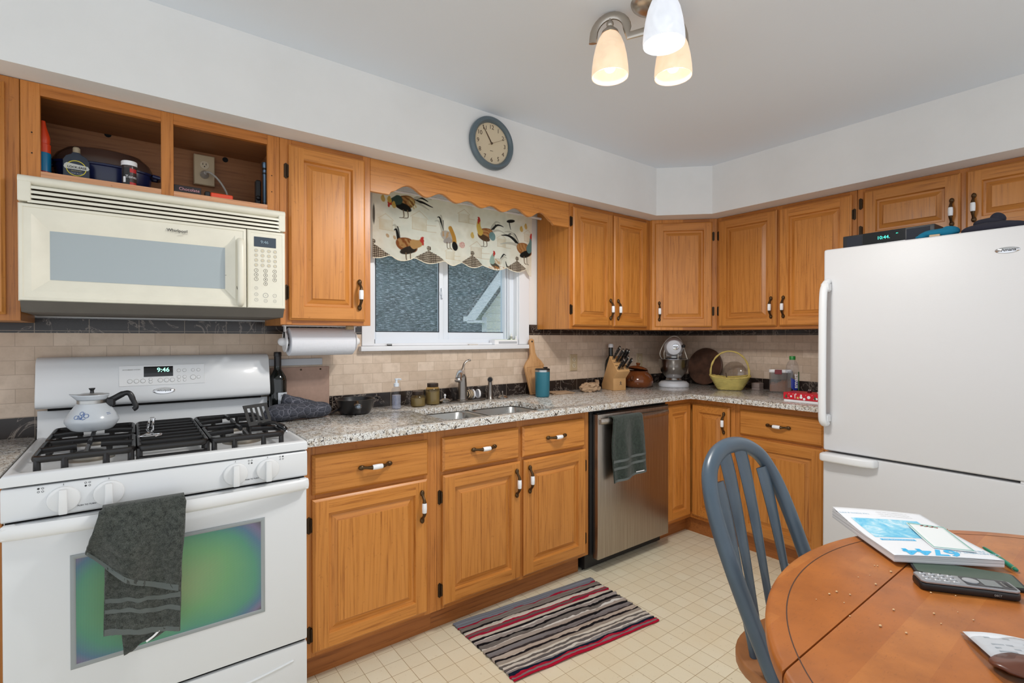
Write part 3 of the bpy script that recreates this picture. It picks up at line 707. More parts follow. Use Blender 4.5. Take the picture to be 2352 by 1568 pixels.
# back riser and console
b = MB(o)
b.prism([(-0.030, 0.90), (-0.060, 0.905), (-0.052, 0.93), (-0.044, 0.96), (-0.042, 1.010), (-0.030, 1.010)], RX0 + 0.001, RX1 - 0.001, 'x')
b.build('back_riser', ENAMEL, rg, sharp=60)
prof = [(-0.022, 1.022), (-0.092, 1.022), (-0.106, 1.028), (-0.111, 1.040), (-0.108, 1.062), (-0.082, 1.180), (-0.070, 1.196), (-0.050, 1.203), (-0.022, 1.203)]
bg_ = MB(o).prism(prof, RX0 + 0.001, RX1 - 0.001, 'x', 0, bev=0.004, seg=2).build('backguard', ENAMEL, rg, sharp=45)
MB(o).box(RX0 + 0.03, RX1 - 0.03, -0.060, -0.022, 1.0102, 1.0225).build('shadow_gap', GAP, rg, flat=True)
# slanted control panel on the console
V_ = Vector((0, 0.026, 0.118)).normalized(); N_ = Vector((0, -0.118, 0.026)).normalized(); U_ = Vector((1, 0, 0))
def con(x, z, n=0.0): return Vector((x, -0.108 + (z - 1.062) * 0.026 / 0.118, z)) + N_ * n - o
b = MB(); O = con(-0.530, 1.089, 0.0); b.loft(O, U_, V_, N_, 0.277, 0.080, [(0, 0), (0, 0.0012), (0.0015, 0.0022), (0.003, 0.0016)])
cp = b.build('control_panel', ENAM2, bg_)
b = MB(); b.loft(con(-0.454, 1.122, 0.0015), U_, V_, N_, 0.094, 0.040, [(0, 0), (0, 0.0008), (0.001, 0.0012)])
b.build('clock_display', BLACKG, cp)
text('clock_digits', '9:46', 0.024, con(-0.392, 1.1465, 0.0031), U_, V_, emit('display_green', (150, 235, 205), 1.6), cp, bold=0.0002)
text('panel_lettering', 'ACCUBAKE SYSTEM', 0.0062, con(-0.492, 1.1505, 0.0021), U_, V_, INKG, cp)
def button(x, z, r):
    b = MB(); b.lathe([(r * 1.12, 0), (r * 1.12, 0.0004), (r * 0.96, 0.0004), (r * 0.94, 0.0012), (r * 0.8, 0.0016), (0, 0.0016)], con(x, z, 0.0016), 18, 0, ax=N_, ms=[1, 1, 1, 0, 0])
    return b.build('button', [ENAM2, INKG], cp)
for x, z, r in ((-0.497, 1.107, .0075), (-0.477, 1.107, .0075), (-0.457, 1.107, .0075), (-0.433, 1.1125, .0055), (-0.433, 1.102, .0055), (-0.402, 1.107, .0075), (-0.382, 1.107, .0075), (-0.363, 1.107, .0075), (-0.341, 1.143, .0062), (-0.322, 1.143, .0062), (-0.341, 1.117, .006), (-0.322, 1.117, .006), (-0.341, 1.104, .005), (-0.322, 1.104, .005), (-0.293, 1.143, .0058), (-0.274, 1.143, .0058), (-0.293, 1.114, .009), (-0.274, 1.114, .006)):
    button(x, z, r)
b = MB(); b.lathe([(1.0, 0), (1.0, 0.002), (0.9, 0.0045), (0.0, 0.006)], (0, 0, 0), 32, 0, ax=(0, 0, 1))
Mx = Matrix((( U_.x * 0.036, V_.x * 0.0125, N_.x, 0), (U_.y * 0.036, V_.y * 0.0125, N_.y, 0), (U_.z * 0.036, V_.z * 0.0125, N_.z, 0), (0, 0, 0, 1)))
b.xf(Matrix.Translation(con(-0.390, 1.0665, 0)) @ Mx); badge = b.build('badge', CHROME, bg_)
text('badge_lettering', 'Whirlpool', 0.011, con(-0.390, 1.0665, 0.0062), U_, V_, INK, badge)
# knob panel
b = MB(o); b.prism([(-0.650, 0.793), (-0.676, 0.793), (-0.681, 0.798), (-0.681, 0.872), (-0.676, 0.8805), (-0.650, 0.8815)], RX0, RX1, 'x', 0, bev=0.002)
kp = b.build('knob_panel', ENAMEL, rg)
for i, x in enumerate((-0.640, -0.544, -0.227, -0.132)):
    b = MB(o)
    b.lathe([(0.0355, 0), (0.0355, 0.003), (0.034, 0.008), (0.031, 0.010), (0, 0.010)], (x, -0.681, 0.836), 32, 0, ax=(0, -1, 0))
    b.prism([(x - 0.0095, 0.836 - 0.0365), (x + 0.0095, 0.836 - 0.0365), (x + 0.0085, 0.836 + 0.030), (x - 0.0085, 0.836 + 0.030)], -0.706, -0.690, 'y', 0, bev=0.003)
    b.box(x - 0.0005, x + 0.0005, -0.6815, -0.681, 0.8735, 0.8785, 1)
    b.build('knob', [ENAM2, INK], rg)
    dx = -0.046 if i < 2 else 0.043
    b = MB(o)
    for j, (p, q) in enumerate(((-1, 1), (1, 1), (-1, -1), (1, -1))):
        full = j == (2, 2, 3, 1)[i] if i else j == 0
        b.lathe([(0.0026, 0.0004), (0 if full else 0.0017, 0.0004)], (x + dx + p * 0.0042, -0.681, 0.8685 + q * 0.0042), 12, 0, ax=(0, -1, 0))
    b.build('burner_symbol', INK, kp)
for x in (-0.592, -0.179): text('knob_lettering', 'PUSH TO TURN', 0.0056, (x, -0.6814, 0.812), (1, 0, 0), (0, 0, 1), INK, kp, org=o)
# oven door
DZ0, DZ1 = 0.226, 0.786
b = MB(o); b.box(RX0 + 0.002, RX1 - 0.002, -0.682, -0.652, DZ0, DZ1, 0, bev=0.006, seg=2); od = b.build('oven_door', ENAMEL, rg)
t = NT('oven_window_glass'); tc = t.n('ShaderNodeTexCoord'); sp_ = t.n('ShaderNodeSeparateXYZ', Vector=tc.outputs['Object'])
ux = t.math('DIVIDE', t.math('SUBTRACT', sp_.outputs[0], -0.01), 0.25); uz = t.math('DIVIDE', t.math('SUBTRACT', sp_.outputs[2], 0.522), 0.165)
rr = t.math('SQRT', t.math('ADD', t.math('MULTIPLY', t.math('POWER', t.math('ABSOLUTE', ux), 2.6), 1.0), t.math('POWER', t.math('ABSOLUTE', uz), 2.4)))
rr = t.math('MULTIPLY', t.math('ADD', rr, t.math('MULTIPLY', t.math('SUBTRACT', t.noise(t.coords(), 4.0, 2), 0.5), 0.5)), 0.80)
col = t.ramp(rr, [(0.0, srgb(150, 172, 124)), (0.40, srgb(112, 166, 116)), (0.68, srgb(86, 150, 124)), (0.84, srgb(86, 122, 146)), (0.94, srgb(122, 116, 146)), (1.0, srgb(98, 94, 102))])  # coating's iridescent sheen painted into the base colour, green centre to violet edge
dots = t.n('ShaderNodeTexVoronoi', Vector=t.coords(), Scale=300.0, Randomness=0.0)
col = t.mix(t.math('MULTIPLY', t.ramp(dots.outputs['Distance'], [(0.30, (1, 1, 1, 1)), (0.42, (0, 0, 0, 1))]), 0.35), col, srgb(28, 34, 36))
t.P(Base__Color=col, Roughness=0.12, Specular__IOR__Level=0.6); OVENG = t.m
b = MB(o); b.loft((-0.628, -0.6822, 0.365), (1, 0, 0), (0, 0, 1), (0, -1, 0), 0.486, 0.314, [(0, 0), (0, 0.002), (0.002, 0.003), (0.009, 0.003), (0.012, 0.0014)], 0, 0); b.f.pop(); b.m.pop()
b.build('window_frame', simple('oven_window_border', (150, 156, 158), 0.35), od)
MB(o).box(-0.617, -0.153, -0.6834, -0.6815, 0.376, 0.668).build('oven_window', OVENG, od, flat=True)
hp = [(RX0 + 0.004 + (RX1 - RX0 - 0.008) * i / 24, -0.700 - 0.030 * sin(pi * i / 24) ** 0.7, 0.772) for i in range(25)]
b = MB(o); b.tube(hp, 0.02, 12, 0, True, flat=[(0.42, 0.95)] * 25, up=(0, 0, 1))
for x in (RX0 + 0.016, RX1 - 0.016): b.box(x - 0.014, x + 0.014, -0.708, -0.680, 0.754, 0.790, 0, bev=0.004)
b.build('oven_handle', ENAM2, rg)
b = MB(o); b.box(RX0 + 0.002, RX1 - 0.002, -0.680, -0.652, 0.040, 0.215, 0, bev=0.005, seg=2)
b.tube([(RX0 + 0.05 + 0.66 * i / 16, -0.6805, 0.165 - 0.03 * (1 - (i / 8 - 1) ** 2)) for i in range(17)], 0.004, 8, 0)
b.build('storage_drawer', ENAMEL, rg)
MB(o).box(RX0 + 0.03, RX1 - 0.03, -0.63, -0.06, 0.0, 0.014).build('base_plinth', GAP, rg, flat=True)
MB(o).box(RX0 + 0.006, RX1 - 0.006, -0.666, -0.648, 0.215, 0.228).build('door_gap', GAP, rg, flat=True)
MB(o).box(RX0 + 0.006, RX1 - 0.006, -0.664, -0.648, 0.785, 0.7935).build('door_gap', GAP, rg, flat=True)
# burners and grates
ZT = 0.9065
for (x, y) in ((-0.595, -0.505), (-0.595, -0.225), (-0.180, -0.505), (-0.180, -0.225)):
    b = MB(o); b.lathe([(0.062, 0.0), (0.058, 0.003), (0.044, 0.004), (0.042, 0.014), (0.036, 0.014)], (x, y, ZT), 28, 1)
    b.lathe([(0.030, 0.010), (0.040, 0.014), (0.040, 0.019), (0.034, 0.022), (0, 0.023)], (x, y, ZT), 28, 0); b.build('burner', [IRON, simple('burner_ring_alloy', (150, 144, 134), 0.45, 0.7)], rg)
def grate(x0, x1, y0, y1, kind):
    b = MB(o); z = 0.943; r = 0.0076
    def bar(pts, q=r): b.tube(pts, q, 8, 0, True, flat=(0.85, 1.25), up=(0, 0, 1))
    def leg(x, y): b.tube([(x, y, z), (x, y, ZT + 0.001)], [r, r * 1.1], 8)
    if kind == 'ring':
        ym = (y0 + y1) / 2
        for (a, e) in ((y0, ym - 0.006), (ym + 0.006, y1)):
            pts = [(p[0], p[1], z) for p in rrect(x0, x1, a, e, 0.02, 3)]; b.tube(pts, r, 8, 0, flat=(0.85, 1.25), up=(0, 0, 1), closed=True)
            cx, cy = (x0 + x1) / 2, (a + e) / 2
            for (px, py) in ((x0, cy), (x1, cy), (cx, a), (cx, e)):
                d = Vector((cx - px, cy - py, 0)); q = Vector((px, py, z))
                bar([q, q + d * 0.3 + Vector((0, 0, 0.003)), q + d * 0.74 + Vector((0, 0, 0.005))])
            for (px, py) in ((x0, a), (x1, a), (x0, e), (x1, e)):
                sx = 1 if px == x0 else -1; sy = 1 if py == a else -1
                leg(px + sx * 0.007, py + sy * 0.007); leg(px + sx * 0.064, py); 
    else:
        pts = [(p[0], p[1], z) for p in rrect(x0, x1, y0, y1, 0.018, 3)]; b.tube(pts, r, 8, 0, flat=(0.85, 1.25), up=(0, 0, 1), closed=True)
        n = 7
        for i in range(n):
            y = y0 + 0.085 + (y1 - y0 - 0.12) * i / (n - 1); bar([(x0, y, z), (x1, y, z)])
        for px in (x0, x1):
            for py in (y0 + 0.01, y0 + 0.085, y1 - 0.01): leg(px, py)
        b.tube([(x0, y0, z - 0.03), (x1, y0, z - 0.03)], r, 8)
    return b.build('grate', IRON, rg)
grate(-0.705, -0.487, -0.640, -0.100, 'ring'); grate(-0.474, -0.300, -0.640, -0.105, 'mid'); grate(-0.287, -0.072, -0.640, -0.100, 'ring')

# ---- over the range microwave
mw = thing('microwave_oven', 'yellowed cream microwave with a grey window mounted above the stove', 'microwave', (-0.385, -0.2, 1.352)); o = mw.location.copy()
MX0, MX1 = -0.7640, -0.0080
MB(o).box(MX0 + 0.003, MX1 - 0.003, -0.355, -0.014, 1.375, 1.7735).build('body', CREAM, mw, flat=True)
b = MB(o)
for x0, x1 in ((MX0, MX0 + 0.030), (MX1 - 0.024, MX1)): b.box(x0, x1, -0.392, -0.34, 1.690, 1.752, 0, bev=0.002)
b.tube([(MX0, -0.370, 1.757), (MX1, -0.370, 1.757)], 0.0165, 16, 0, flat=(1.35, 0.95), up=(0, 0, 1))
for i in range(4):
    z = 1.735 - 0.0145 * i
    b.prism([(-0.392, z - 0.0052), (-0.350, z + 0.004), (-0.350, z + 0.0075), (-0.390, z + 0.0045)], MX0 + 0.022, MX1 - 0.018, 'x', 0, bev=0.0012)
vg = b.build('vent_grille', CREAM, mw)
MB(o).box(MX0 + 0.024, MX1 - 0.02, -0.357, -0.345, 1.686, 1.750).build('vent_shadow', CREAMD, vg, flat=True)  # dark sheet behind the slats stands for shade among brownish dust
MDX = -0.1445
b = MB(o); b.loft((MX0, -0.355, 1.387), (1, 0, 0), (0, 0, 1), (0, -1, 0), MDX - MX0, 0.298, [(0, 0), (0, 0.029), (0.003, 0.034), (0.010, 0.036), (0.0125, 0.0335), ((0.030, 0.038, 0.030, 0.030), 0.034), ((0.072, 0.070, 0.070, 0.078), 0.010)])
md = b.build('microwave_door', CREAM, mw, sharp=30)
MB(o).box(-0.694, -0.2125, -0.3665, -0.364, 1.456, 1.609).build('door_window', MWGLASS, md, flat=True)
text('door_lettering', 'Whirlpool', 0.0145, (-0.362, -0.3895, 1.649), (1, 0, 0), (0, 0, 1), INK, md, org=o)
text('door_lettering', 'GOLD', 0.006, (-0.340, -0.3895, 1.640), (1, 0, 0), (0, 0, 1), INKG, md, org=o)
b = MB(o); b.tube(catmull([(-0.166, -0.385, 1.642), (-0.166, -0.404, 1.618), (-0.166, -0.410, 1.52), (-0.166, -0.404, 1.418), (-0.166, -0.385, 1.396)], 5), 0.0115, 12, 0, flat=(1.0, 0.7), up=(0, -1, 0)); b.build('handle', CREAM, md)
b = MB(o); b.tube(catmull([(-0.2125, -0.367, 1.507), (-0.195, -0.375, 1.505), (-0.182, -0.383, 1.488), (-0.176, -0.391, 1.455)], 5), 0.0008, 6); b.build('stray_wire', INK, md)
b = MB(o); b.loft((MDX + 0.0025, -0.355, 1.387), (1, 0, 0), (0, 0, 1), (0, -1, 0), MX1 - MDX - 0.0025, 0.298, [(0, 0), (0, 0.030), (0.003, 0.035), (0.011, 0.036), (0.0125, 0.0350)])
mp = b.build('control_panel', CREAM, mw, sharp=30)
MB(o).box(-0.1195, -0.0420, -0.3915, -0.389, 1.6215, 1.6595, 0, bev=0.001).build('display', simple('blue_grey_display', (58, 68, 80), 0.2), mp)
text('display_digits', '9:46', 0.016, (-0.083, -0.3919, 1.640), (1, 0, 0), (0, 0, 1), emit('display_faint', (122, 142, 154), 0.3), mp, org=o)
for r_ in range(4):
    for q in range(4):
        x, z = -0.112 + 0.0222 * q, 1.607 - 0.0185 * r_
        b = MB(o); b.lathe([(0.0066, 0.0003), (0.0056, 0.0003)], (x, -0.3901, z), 14, 0, ax=(0, -1, 0)).lathe([(0.0045, 0.0003), (0, 0.0003)], (x, -0.3901, z), 14, 1, ax=(0, -1, 0)); b.build('button', [INKG, simple('button_tan', (206, 196, 170), 0.5)], mp)
for r_ in range(4):
    for q in range(3):
        x, z = -0.112 + 0.0325 * q, 1.531 - 0.0165 * r_
        if r_ == 3 and q != 1: continue
        b = MB(o); b.lathe([(0.0075, 0.0003), (0.0058, 0.0003)], (x, -0.3901, z), 16, 0, ax=(0, -1, 0)); k = b.build('button', [simple('button_dark_ring', (140, 134, 122), 0.5)], mp)
        text('button_digit', '0123456789'[(r_ * 3 + q + 1) if r_ < 3 else 0], 0.008, (x, -0.3904, z), (1, 0, 0), (0, 0, 1), INK, k, org=o)
for x, z, r_ in ((-0.112, 1.464, .006), (-0.112, 1.440, .0066), (-0.112, 1.419, .0066), (-0.0795, 1.437, .0095), (-0.0795, 1.416, .0066), (-0.047, 1.437, .0072), (-0.047, 1.416, .006)):
    b = MB(o); b.lathe([(r_, 0.0003), (r_ * 0.82, 0.0003)], (x, -0.3901, z), 16, 0, ax=(0, -1, 0)).lathe([(0.0014, 0.0003), (0, 0.0003)], (x, -0.3901, z), 8, 0, ax=(0, -1, 0)); b.build('button', [INKG], mp)
b = MB(o); b.prism([(-0.388, 1.3865), (-0.366, 1.354), (-0.04, 1.352), (-0.014, 1.375), (-0.014, 1.3865)], MX0 + 0.004, MX1 - 0.004, 'x')
b.build('base_panel', GREYB, mw, flat=True)

# ---- dishwasher
dw = thing('dishwasher', 'brushed stainless dishwasher built in under the worktop', 'dishwasher', (1.80, -0.34, 0)); o = dw.location.copy()
MB(o).box(1.468, 2.1335, -0.612, -0.02, 0.10, 0.884).box(1.468, 2.1335, -0.575, -0.03, 0.012, 0.10).build('tub_body', simple('dishwasher_black', (20, 20, 21), 0.5), dw, flat=True)
b = MB(o); b.box(1.490, 2.112, -0.652, -0.614, 0.082, 0.862, 0, bev=0.004, seg=2); dd = b.build('dishwasher_door', STAIN, dw)
MB(o).box(1.4905, 2.1115, -0.650, -0.613, 0.8622, 0.8705, bev=0.002).build('top_control_strip', BLACKG, dw)
hp = [(1.500 + 0.590 * i / 20, -0.662 - 0.024 * sin(pi * i / 20) ** 0.6, 0.826) for i in range(21)]
b = MB(o); b.tube(hp, 0.0165, 12, 0, flat=(0.5, 1.0), up=(0, 0, 1))
for x in (1.512, 2.078): b.box(x - 0.012, x + 0.012, -0.668, -0.650, 0.811, 0.841, bev=0.003)
b.build('door_handle', STAIN, dw)
MB(o).box(1.47, 2.13, -0.553, -0.55, 0.0, 0.012).build('kick_foot', GAP, dw, flat=True)

# ---- refrigerator
fr = thing('refrigerator', 'large white bottom freezer refrigerator at the right edge', 'refrigerator', (2.65, -1.84, 0)); o = fr.location.copy()
FX, FY0, FY1 = 2.25, -2.235, -1.4545
MB(o).box(2.325, 3.0, FY0, FY1 - 0.003, 0.015, 1.700, 0, bev=0.004).build('cabinet_body', FRIDGEW, fr)
MB(o).box(2.35, 2.98, FY0 + 0.02, FY1 - 0.02, 0.0, 0.016).build('feet', GAP, fr, flat=True)
MB(o).box(2.318, 2.326, FY0 + 0.006, FY1 - 0.008, 0.09, 1.70).build('door_gasket', simple('gasket_grey', (120, 120, 120), 0.7), fr, flat=True)
ud = MB(o).box(FX, 2.318, FY0, FY1, 0.7165, 1.710, 0, bev=0.012, seg=3).build('upper_door', FRIDGEW, fr)
fd = MB(o).box(FX, 2.318, FY0, FY1, 0.085, 0.7065, 0, bev=0.010, seg=3).build('freezer_drawer', FRIDGEW, fr)
b = MB(o)
hp = catmull([(FX - 0.000, -1.474, 1.552), (FX - 0.028, -1.474, 1.535), (FX - 0.052, -1.472, 1.47), (FX - 0.058, -1.472, 1.20), (FX - 0.058, -1.472, 0.92), (FX - 0.050, -1.474, 0.862), (FX - 0.020, -1.476, 0.852)], 6)
b.tube(hp, 0.0185, 14, 0, flat=(0.95, 0.75), up=(-1, 0, 0.01)); b.box(FX - 0.05, FX + 0.002, -1.492, -1.458, 1.50, 1.545, 0, bev=0.008); b.box(FX - 0.05, FX + 0.002, -1.492, -1.458, 0.858, 0.90, 0, bev=0.008)
b.build('door_handle', ENAM2, ud)
b = MB(o); b.prism([(FX + 0.001, -1.452), (FX - 0.05, -1.456), (FX - 0.058, -1.475), (FX - 0.05, -1.64), (FX - 0.035, -1.678), (FX + 0.001, -1.690)], 0.671, 0.709, 'z', 0, bev=0.009, seg=3); b.build('drawer_handle', ENAM2, fd)
b = MB(o); b.lathe([(1, 0), (1, 0.002), (0.9, 0.004), (0, 0.005)], (0, 0, 0), 32, 0)
b.xf(Matrix.Translation((FX, -2.110, 1.619)) @ Matrix(((0, 0, -1, 0), (-0.036, 0, 0, 0), (0, 0.0125, 0, 0), (0, 0, 0, 1)))); 
b.build('badge', CHROME, ud)
text('badge_lettering', 'Amana', 0.0155, (FX - 0.0052, -2.114, 1.619), (0, -1, 0), (0, 0, 1), INK, ud, org=o, bold=0.0004)
MB(o).box(FX + 0.01, FX + 0.05, -2.20, -2.15, 0.7068, 0.7162, bev=0.001).build('hinge', ENAM2, fr)

# ================================================================ THINGS ON THE STOVE
ZG = 0.9585
# percolator
tp = thing('coffee_pot', 'white enamel coffee pot with blue flower sprigs and black handle on the stove', 'coffee pot', (-0.600, -0.258, ZG)); o = tp.location.copy()
ENAMW = simple('pot_white_enamel', (204, 210, 216), 0.22, vary=0.08)
b = MB(); b.lathe([(0, 0), (0.046, 0.0), (0.056, 0.004), (0.066, 0.016), (0.0735, 0.030), (0.0735, 0.038), (0.066, 0.054), (0.055, 0.072), (0.045, 0.086), (0.040, 0.092)], seg=40); b.build('body', ENAMW, tp)
MB().lathe([(0.040, 0.0915), (0.0412, 0.092), (0.0412, 0.103), (0.040, 0.1035)], seg=40).build('neck_band', STEEL, tp)
def spout(u, v):
    a = 2 * pi * u; r = 0.040 + 0.007 * v; d = max(0.0, cos(a - pi * 1.03)) ** 10
    r += 0.013 * d * v; return Vector((r * cos(a), r * sin(a), 0.1035 + 0.018 * v + 0.004 * d * v))
MB().grid(40, 5, spout, closeu=True).build('pouring_collar', ENAMW, tp, solid=0.0012)
lid = MB().lathe([(0.043, 0.117), (0.042, 0.121), (0.030, 0.125), (0, 0.127)], seg=32).build('lid', simple('lid_aluminium', (190, 190, 190), 0.3, 0.6), tp)
MB().lathe([(0.006, 0.126), (0.005, 0.134), (0.009, 0.141), (0.009, 0.143), (0, 0.143)], seg=16).build('lid_knob', BLACK, lid)
ha = radians(-8); hd = Vector((cos(ha), sin(ha), 0))
pts = catmull([hd * 0.040 + Vector((0, 0, 0.094)), hd * 0.062 + Vector((0, 0, 0.105)), hd * 0.088 + Vector((0, 0, 0.120)), hd * 0.104 + Vector((0, 0, 0.118)), hd * 0.114 + Vector((0, 0, 0.094)), hd * 0.122 + Vector((0, 0, 0.070)), hd * 0.114 + Vector((0, 0, 0.062))], 5)
b = MB(); b.tube(pts, [0.012] * 10 + [0.010] * 10 + [0.009] * (len(pts) - 20), 10, flat=(0.8, 0.9)); k = len(b.v); b.box(0.036, 0.064, -0.011, 0.011, 0.078, 0.108, bev=0.005); b.xf(Matrix.Rotation(ha, 4, 'Z'), k); b.build('handle', BLACK, tp)
BLUEP = simple('cornflower_blue_print', (82, 112, 168), 0.4)
b = MB()
def pot_pt(a, z, n=0.0006):
    r = 0.066 - (z - 0.054) * 0.011 / 0.018 if z >= 0.054 else 0.0735 - (z - 0.038) * 0.0075 / 0.016
    return Vector(((r + n) * cos(a), (r + n) * sin(a), z))
a0 = radians(-112)
for (da, z, r_) in ((-0.22, 0.052, 0.0055), (-0.02, 0.064, 0.0052), (0.20, 0.056, 0.006)):
    b.tube([pot_pt(a0 + da + cos(2 * pi * i / 12) * r_ / 0.06, z + sin(2 * pi * i / 12) * r_) for i in range(12)], 0.0009, 5, closed=True)
for (da, z, ea, ez) in ((0.02, 0.046, -0.14, 0.058), (0.02, 0.046, 0.12, 0.066), (0.02, 0.046, 0.0, 0.060), (-0.10, 0.050, 0.10, 0.044), (0.02, 0.046, -0.2, 0.047), (0.06, 0.045, 0.18, 0.047)):
    b.tube([pot_pt(a0 + da + (ea - da) * i / 4, z + (ez - z) * i / 4) for i in range(5)], 0.0008, 5)
for dz in (0.056, 0.060): b.tube([pot_pt(radians(-45) + 0.05 * i, dz) for i in range(-2, 3)], 0.0007, 5)
b.build('flower_print', BLUEP, tp)
# slotted turner lying over the right grate
TURN = simple('matte_black_nylon', (18, 18, 19), 0.6)
tu = thing('slotted_turner', 'black slotted spatula lying across the right stove grate', 'spatula', (-0.12, -0.47, ZG)); o = tu.location.copy()
c0 = Vector((-0.124, -0.470, 0.992)); ua = Vector((0.97, 0.20, 0.05)).normalized(); va = Vector((-0.12, 0.55, 0.83)).normalized(); na = ua.cross(va)
b = MB(o)
def tp_(u, v, n=0.0): return c0 + ua * u + va * v + na * n
for (u0, u1, v0, v1) in ((-0.040, 0.040, -0.042, -0.026), (-0.043, 0.043, 0.030, 0.042), (-0.042, -0.031, -0.026, 0.03), (-0.021, -0.013, -0.026, 0.03), (-0.004, 0.004, -0.026, 0.03), (0.013, 0.021, -0.026, 0.03), (0.031, 0.042, -0.026, 0.03)):
    vs = [tp_(u, v, n) for n in (0, 0.003) for (u, v) in ((u0, v0), (u1, v0), (u1, v1), (u0, v1))]
    b.add(vs, [(0, 3, 2, 1), (4, 5, 6, 7), (0, 1, 5, 4), (1, 2, 6, 5), (2, 3, 7, 6), (3, 0, 4, 7)])
b.build('blade', TURN, tu)
b = MB(o); b.tube(catmull([tp_(0, -0.036), tp_(0.004, -0.046) + Vector((0.002, -0.006, 0.004)), Vector((-0.100, -0.520, 0.9665)), Vector((-0.080, -0.530, 0.9660)), Vector((-0.064, -0.538, 0.956))], 5), 0.0065, 10, flat=(1.5, 0.8), up=(0, 0, 1)); b.build('handle', TURN, tu)
b = MB(o); b.tube([Vector((-0.068, -0.536, 0.959)), Vector((-0.058, -0.541, 0.949)), Vector((-0.048, -0.547, 0.938)), Vector((-0.043, -0.550, 0.933))], [0.008, 0.0125, 0.0125, 0.007], 14); b.tube([Vector((-0.045, -0.5488, 0.9352)), Vector((-0.0395, -0.552, 0.930))], [0.0088, 0.006], 12, 1); b.build('handle_tip', [BLACKG, CHROME], tu)
# small wire clip on the middle grate
b = MB((-0.44, -0.50, ZG)); z = ZG + 0.0035
b.tube([Vector((-0.445 + 0.030 * cos(a), -0.52 + 0.018 * sin(a), z)) for a in [2 * pi * i / 18 for i in range(18)]], 0.003, 8, closed=True)
b.tube(catmull([(-0.474, -0.53, z), (-0.44, -0.47, z + 0.004), (-0.435, -0.40, z + 0.014), (-0.43, -0.385, z + 0.036)], 6), 0.0034, 8); b.tube(catmull([(-0.430, -0.54, z), (-0.45, -0.46, z + 0.006), (-0.447, -0.40, z + 0.016), (-0.442, -0.385, z + 0.036)], 6), 0.0034, 8); b.tube([(-0.43, -0.385, z + 0.036), (-0.442, -0.385, z + 0.036)], 0.0034, 8)
tag(b.build('wire_stand', CHROME), 'small bent shiny wire stand on the middle grate of the stove', 'kitchen tool')
# dish towel over the oven handle
tw = thing('dish_towel', 'dark grey green terry towel bunched over the oven door handle', 'towel', (-0.47, -0.74, 0.80)); o = tw.location.copy()
def quad(u, v, P00, P10, P01, P11):
    return Vector(P00) * (1 - u) * (1 - v) + Vector(P10) * u * (1 - v) + Vector(P01) * (1 - u) * v + Vector(P11) * u * v
def flap(P00, P10, P01, P11, bulge, seed, fold=0.008, over=True, dip=0.0):
    def f(u, v):
        p = quad(u, v, P00, P10, P01, P11)
        p.y += -bulge * sin(pi * min(1, v * 1.2)) * sin(pi * u) ** 0.5 + fold * sin(u * 9 + seed) * min(1, v * 1.6) + 0.006 * fbm(u * 3 + seed, v * 3)
        p.z += 0.010 * fbm(u * 2 + seed * 2, v * 2.0, 3.0) - dip * sin(pi * u) * v
        return p
    return f
b = MB(o); hy = -0.748
b.grid(30, 50, flap((-0.548, hy, 0.800), (-0.372, hy, 0.796), (-0.556, hy, 0.462), (-0.382, hy, 0.418), 0.004, 1.0, 0.004)).build('lower_fold', TERRY, tw, sharp=180, solid=0.006)
MB(o).grid(20, 16, flap((-0.520, hy + 0.008, 0.500), (-0.395, hy + 0.008, 0.500), (-0.512, hy + 0.010, 0.390), (-0.398, hy + 0.010, 0.432), 0.002, 4.0, 0.003)).build('inner_fold', TERRY, tw, sharp=180, solid=0.005)
def top(u, v):
    # over the bar: back edge -> crest -> front hanging flap
    w_ = 1.0 - 0.0 * v
    if v < 0.18:
        a = v / 0.18 * pi * 0.5; y = -0.716 - 0.026 * sin(a) - 0.014 * (v / 0.18); z = 0.797 + 0.016 * sin(pi * (0.25 + 0.5 * v / 0.18))
        x = -0.556 + 0.186 * u
    else:
        q = (v - 0.18) / 0.82
        p = quad(u, q, (-0.562, 0, 0.806), (-0.366, 0, 0.798), (-0.592, 0, 0.700), (-0.386, 0, 0.548))
        zb = -0.030 * sin(pi * u) ** 1.0 * q
        x, z = p.x, p.z + zb
        y = -0.757 - 0.016 * sin(pi * min(1, q * 1.1)) - 0.010 * q + 0.016 * sin(u * 10.5 + 0.5) * q * (1 - 0.3 * u) + 0.006 * fbm(u * 4, q * 3, 2)
    return Vector((x, y, z))
fl = MB(o).grid(44, 50, top).build('front_flap', TERRY, tw, sharp=180, solid=0.007)
def band(fn, v0, v1, name, off=-0.0042, mat=TERRYB, par=None):
    g = MB(o).grid(30, 4, lambda u, v: fn(0.01 + 0.98 * u, v0 + (v1 - v0) * v) + Vector((0, off, 0))); return g.build(name, mat, par, sharp=180)
band(top, 0.945, 1.0, 'hem', par=fl)
lf = flap((-0.548, hy, 0.800), (-0.372, hy, 0.796), (-0.556, hy, 0.462), (-0.382, hy, 0.418), 0.004, 1.0, 0.004)
for v0, v1 in ((0.955, 1.0), (0.70, 0.735), (0.79, 0.825)): band(lf, v0, v1, 'woven_band', par=tw, off=-0.0036)
MB(o).tube(catmull([(-0.462, -0.7445, 0.412), (-0.445, -0.7455, 0.422), (-0.432, -0.7455, 0.434)], 4), 0.002, 6, flat=(0.6, 1.6)).build('care_tag', WHITEP, tw)

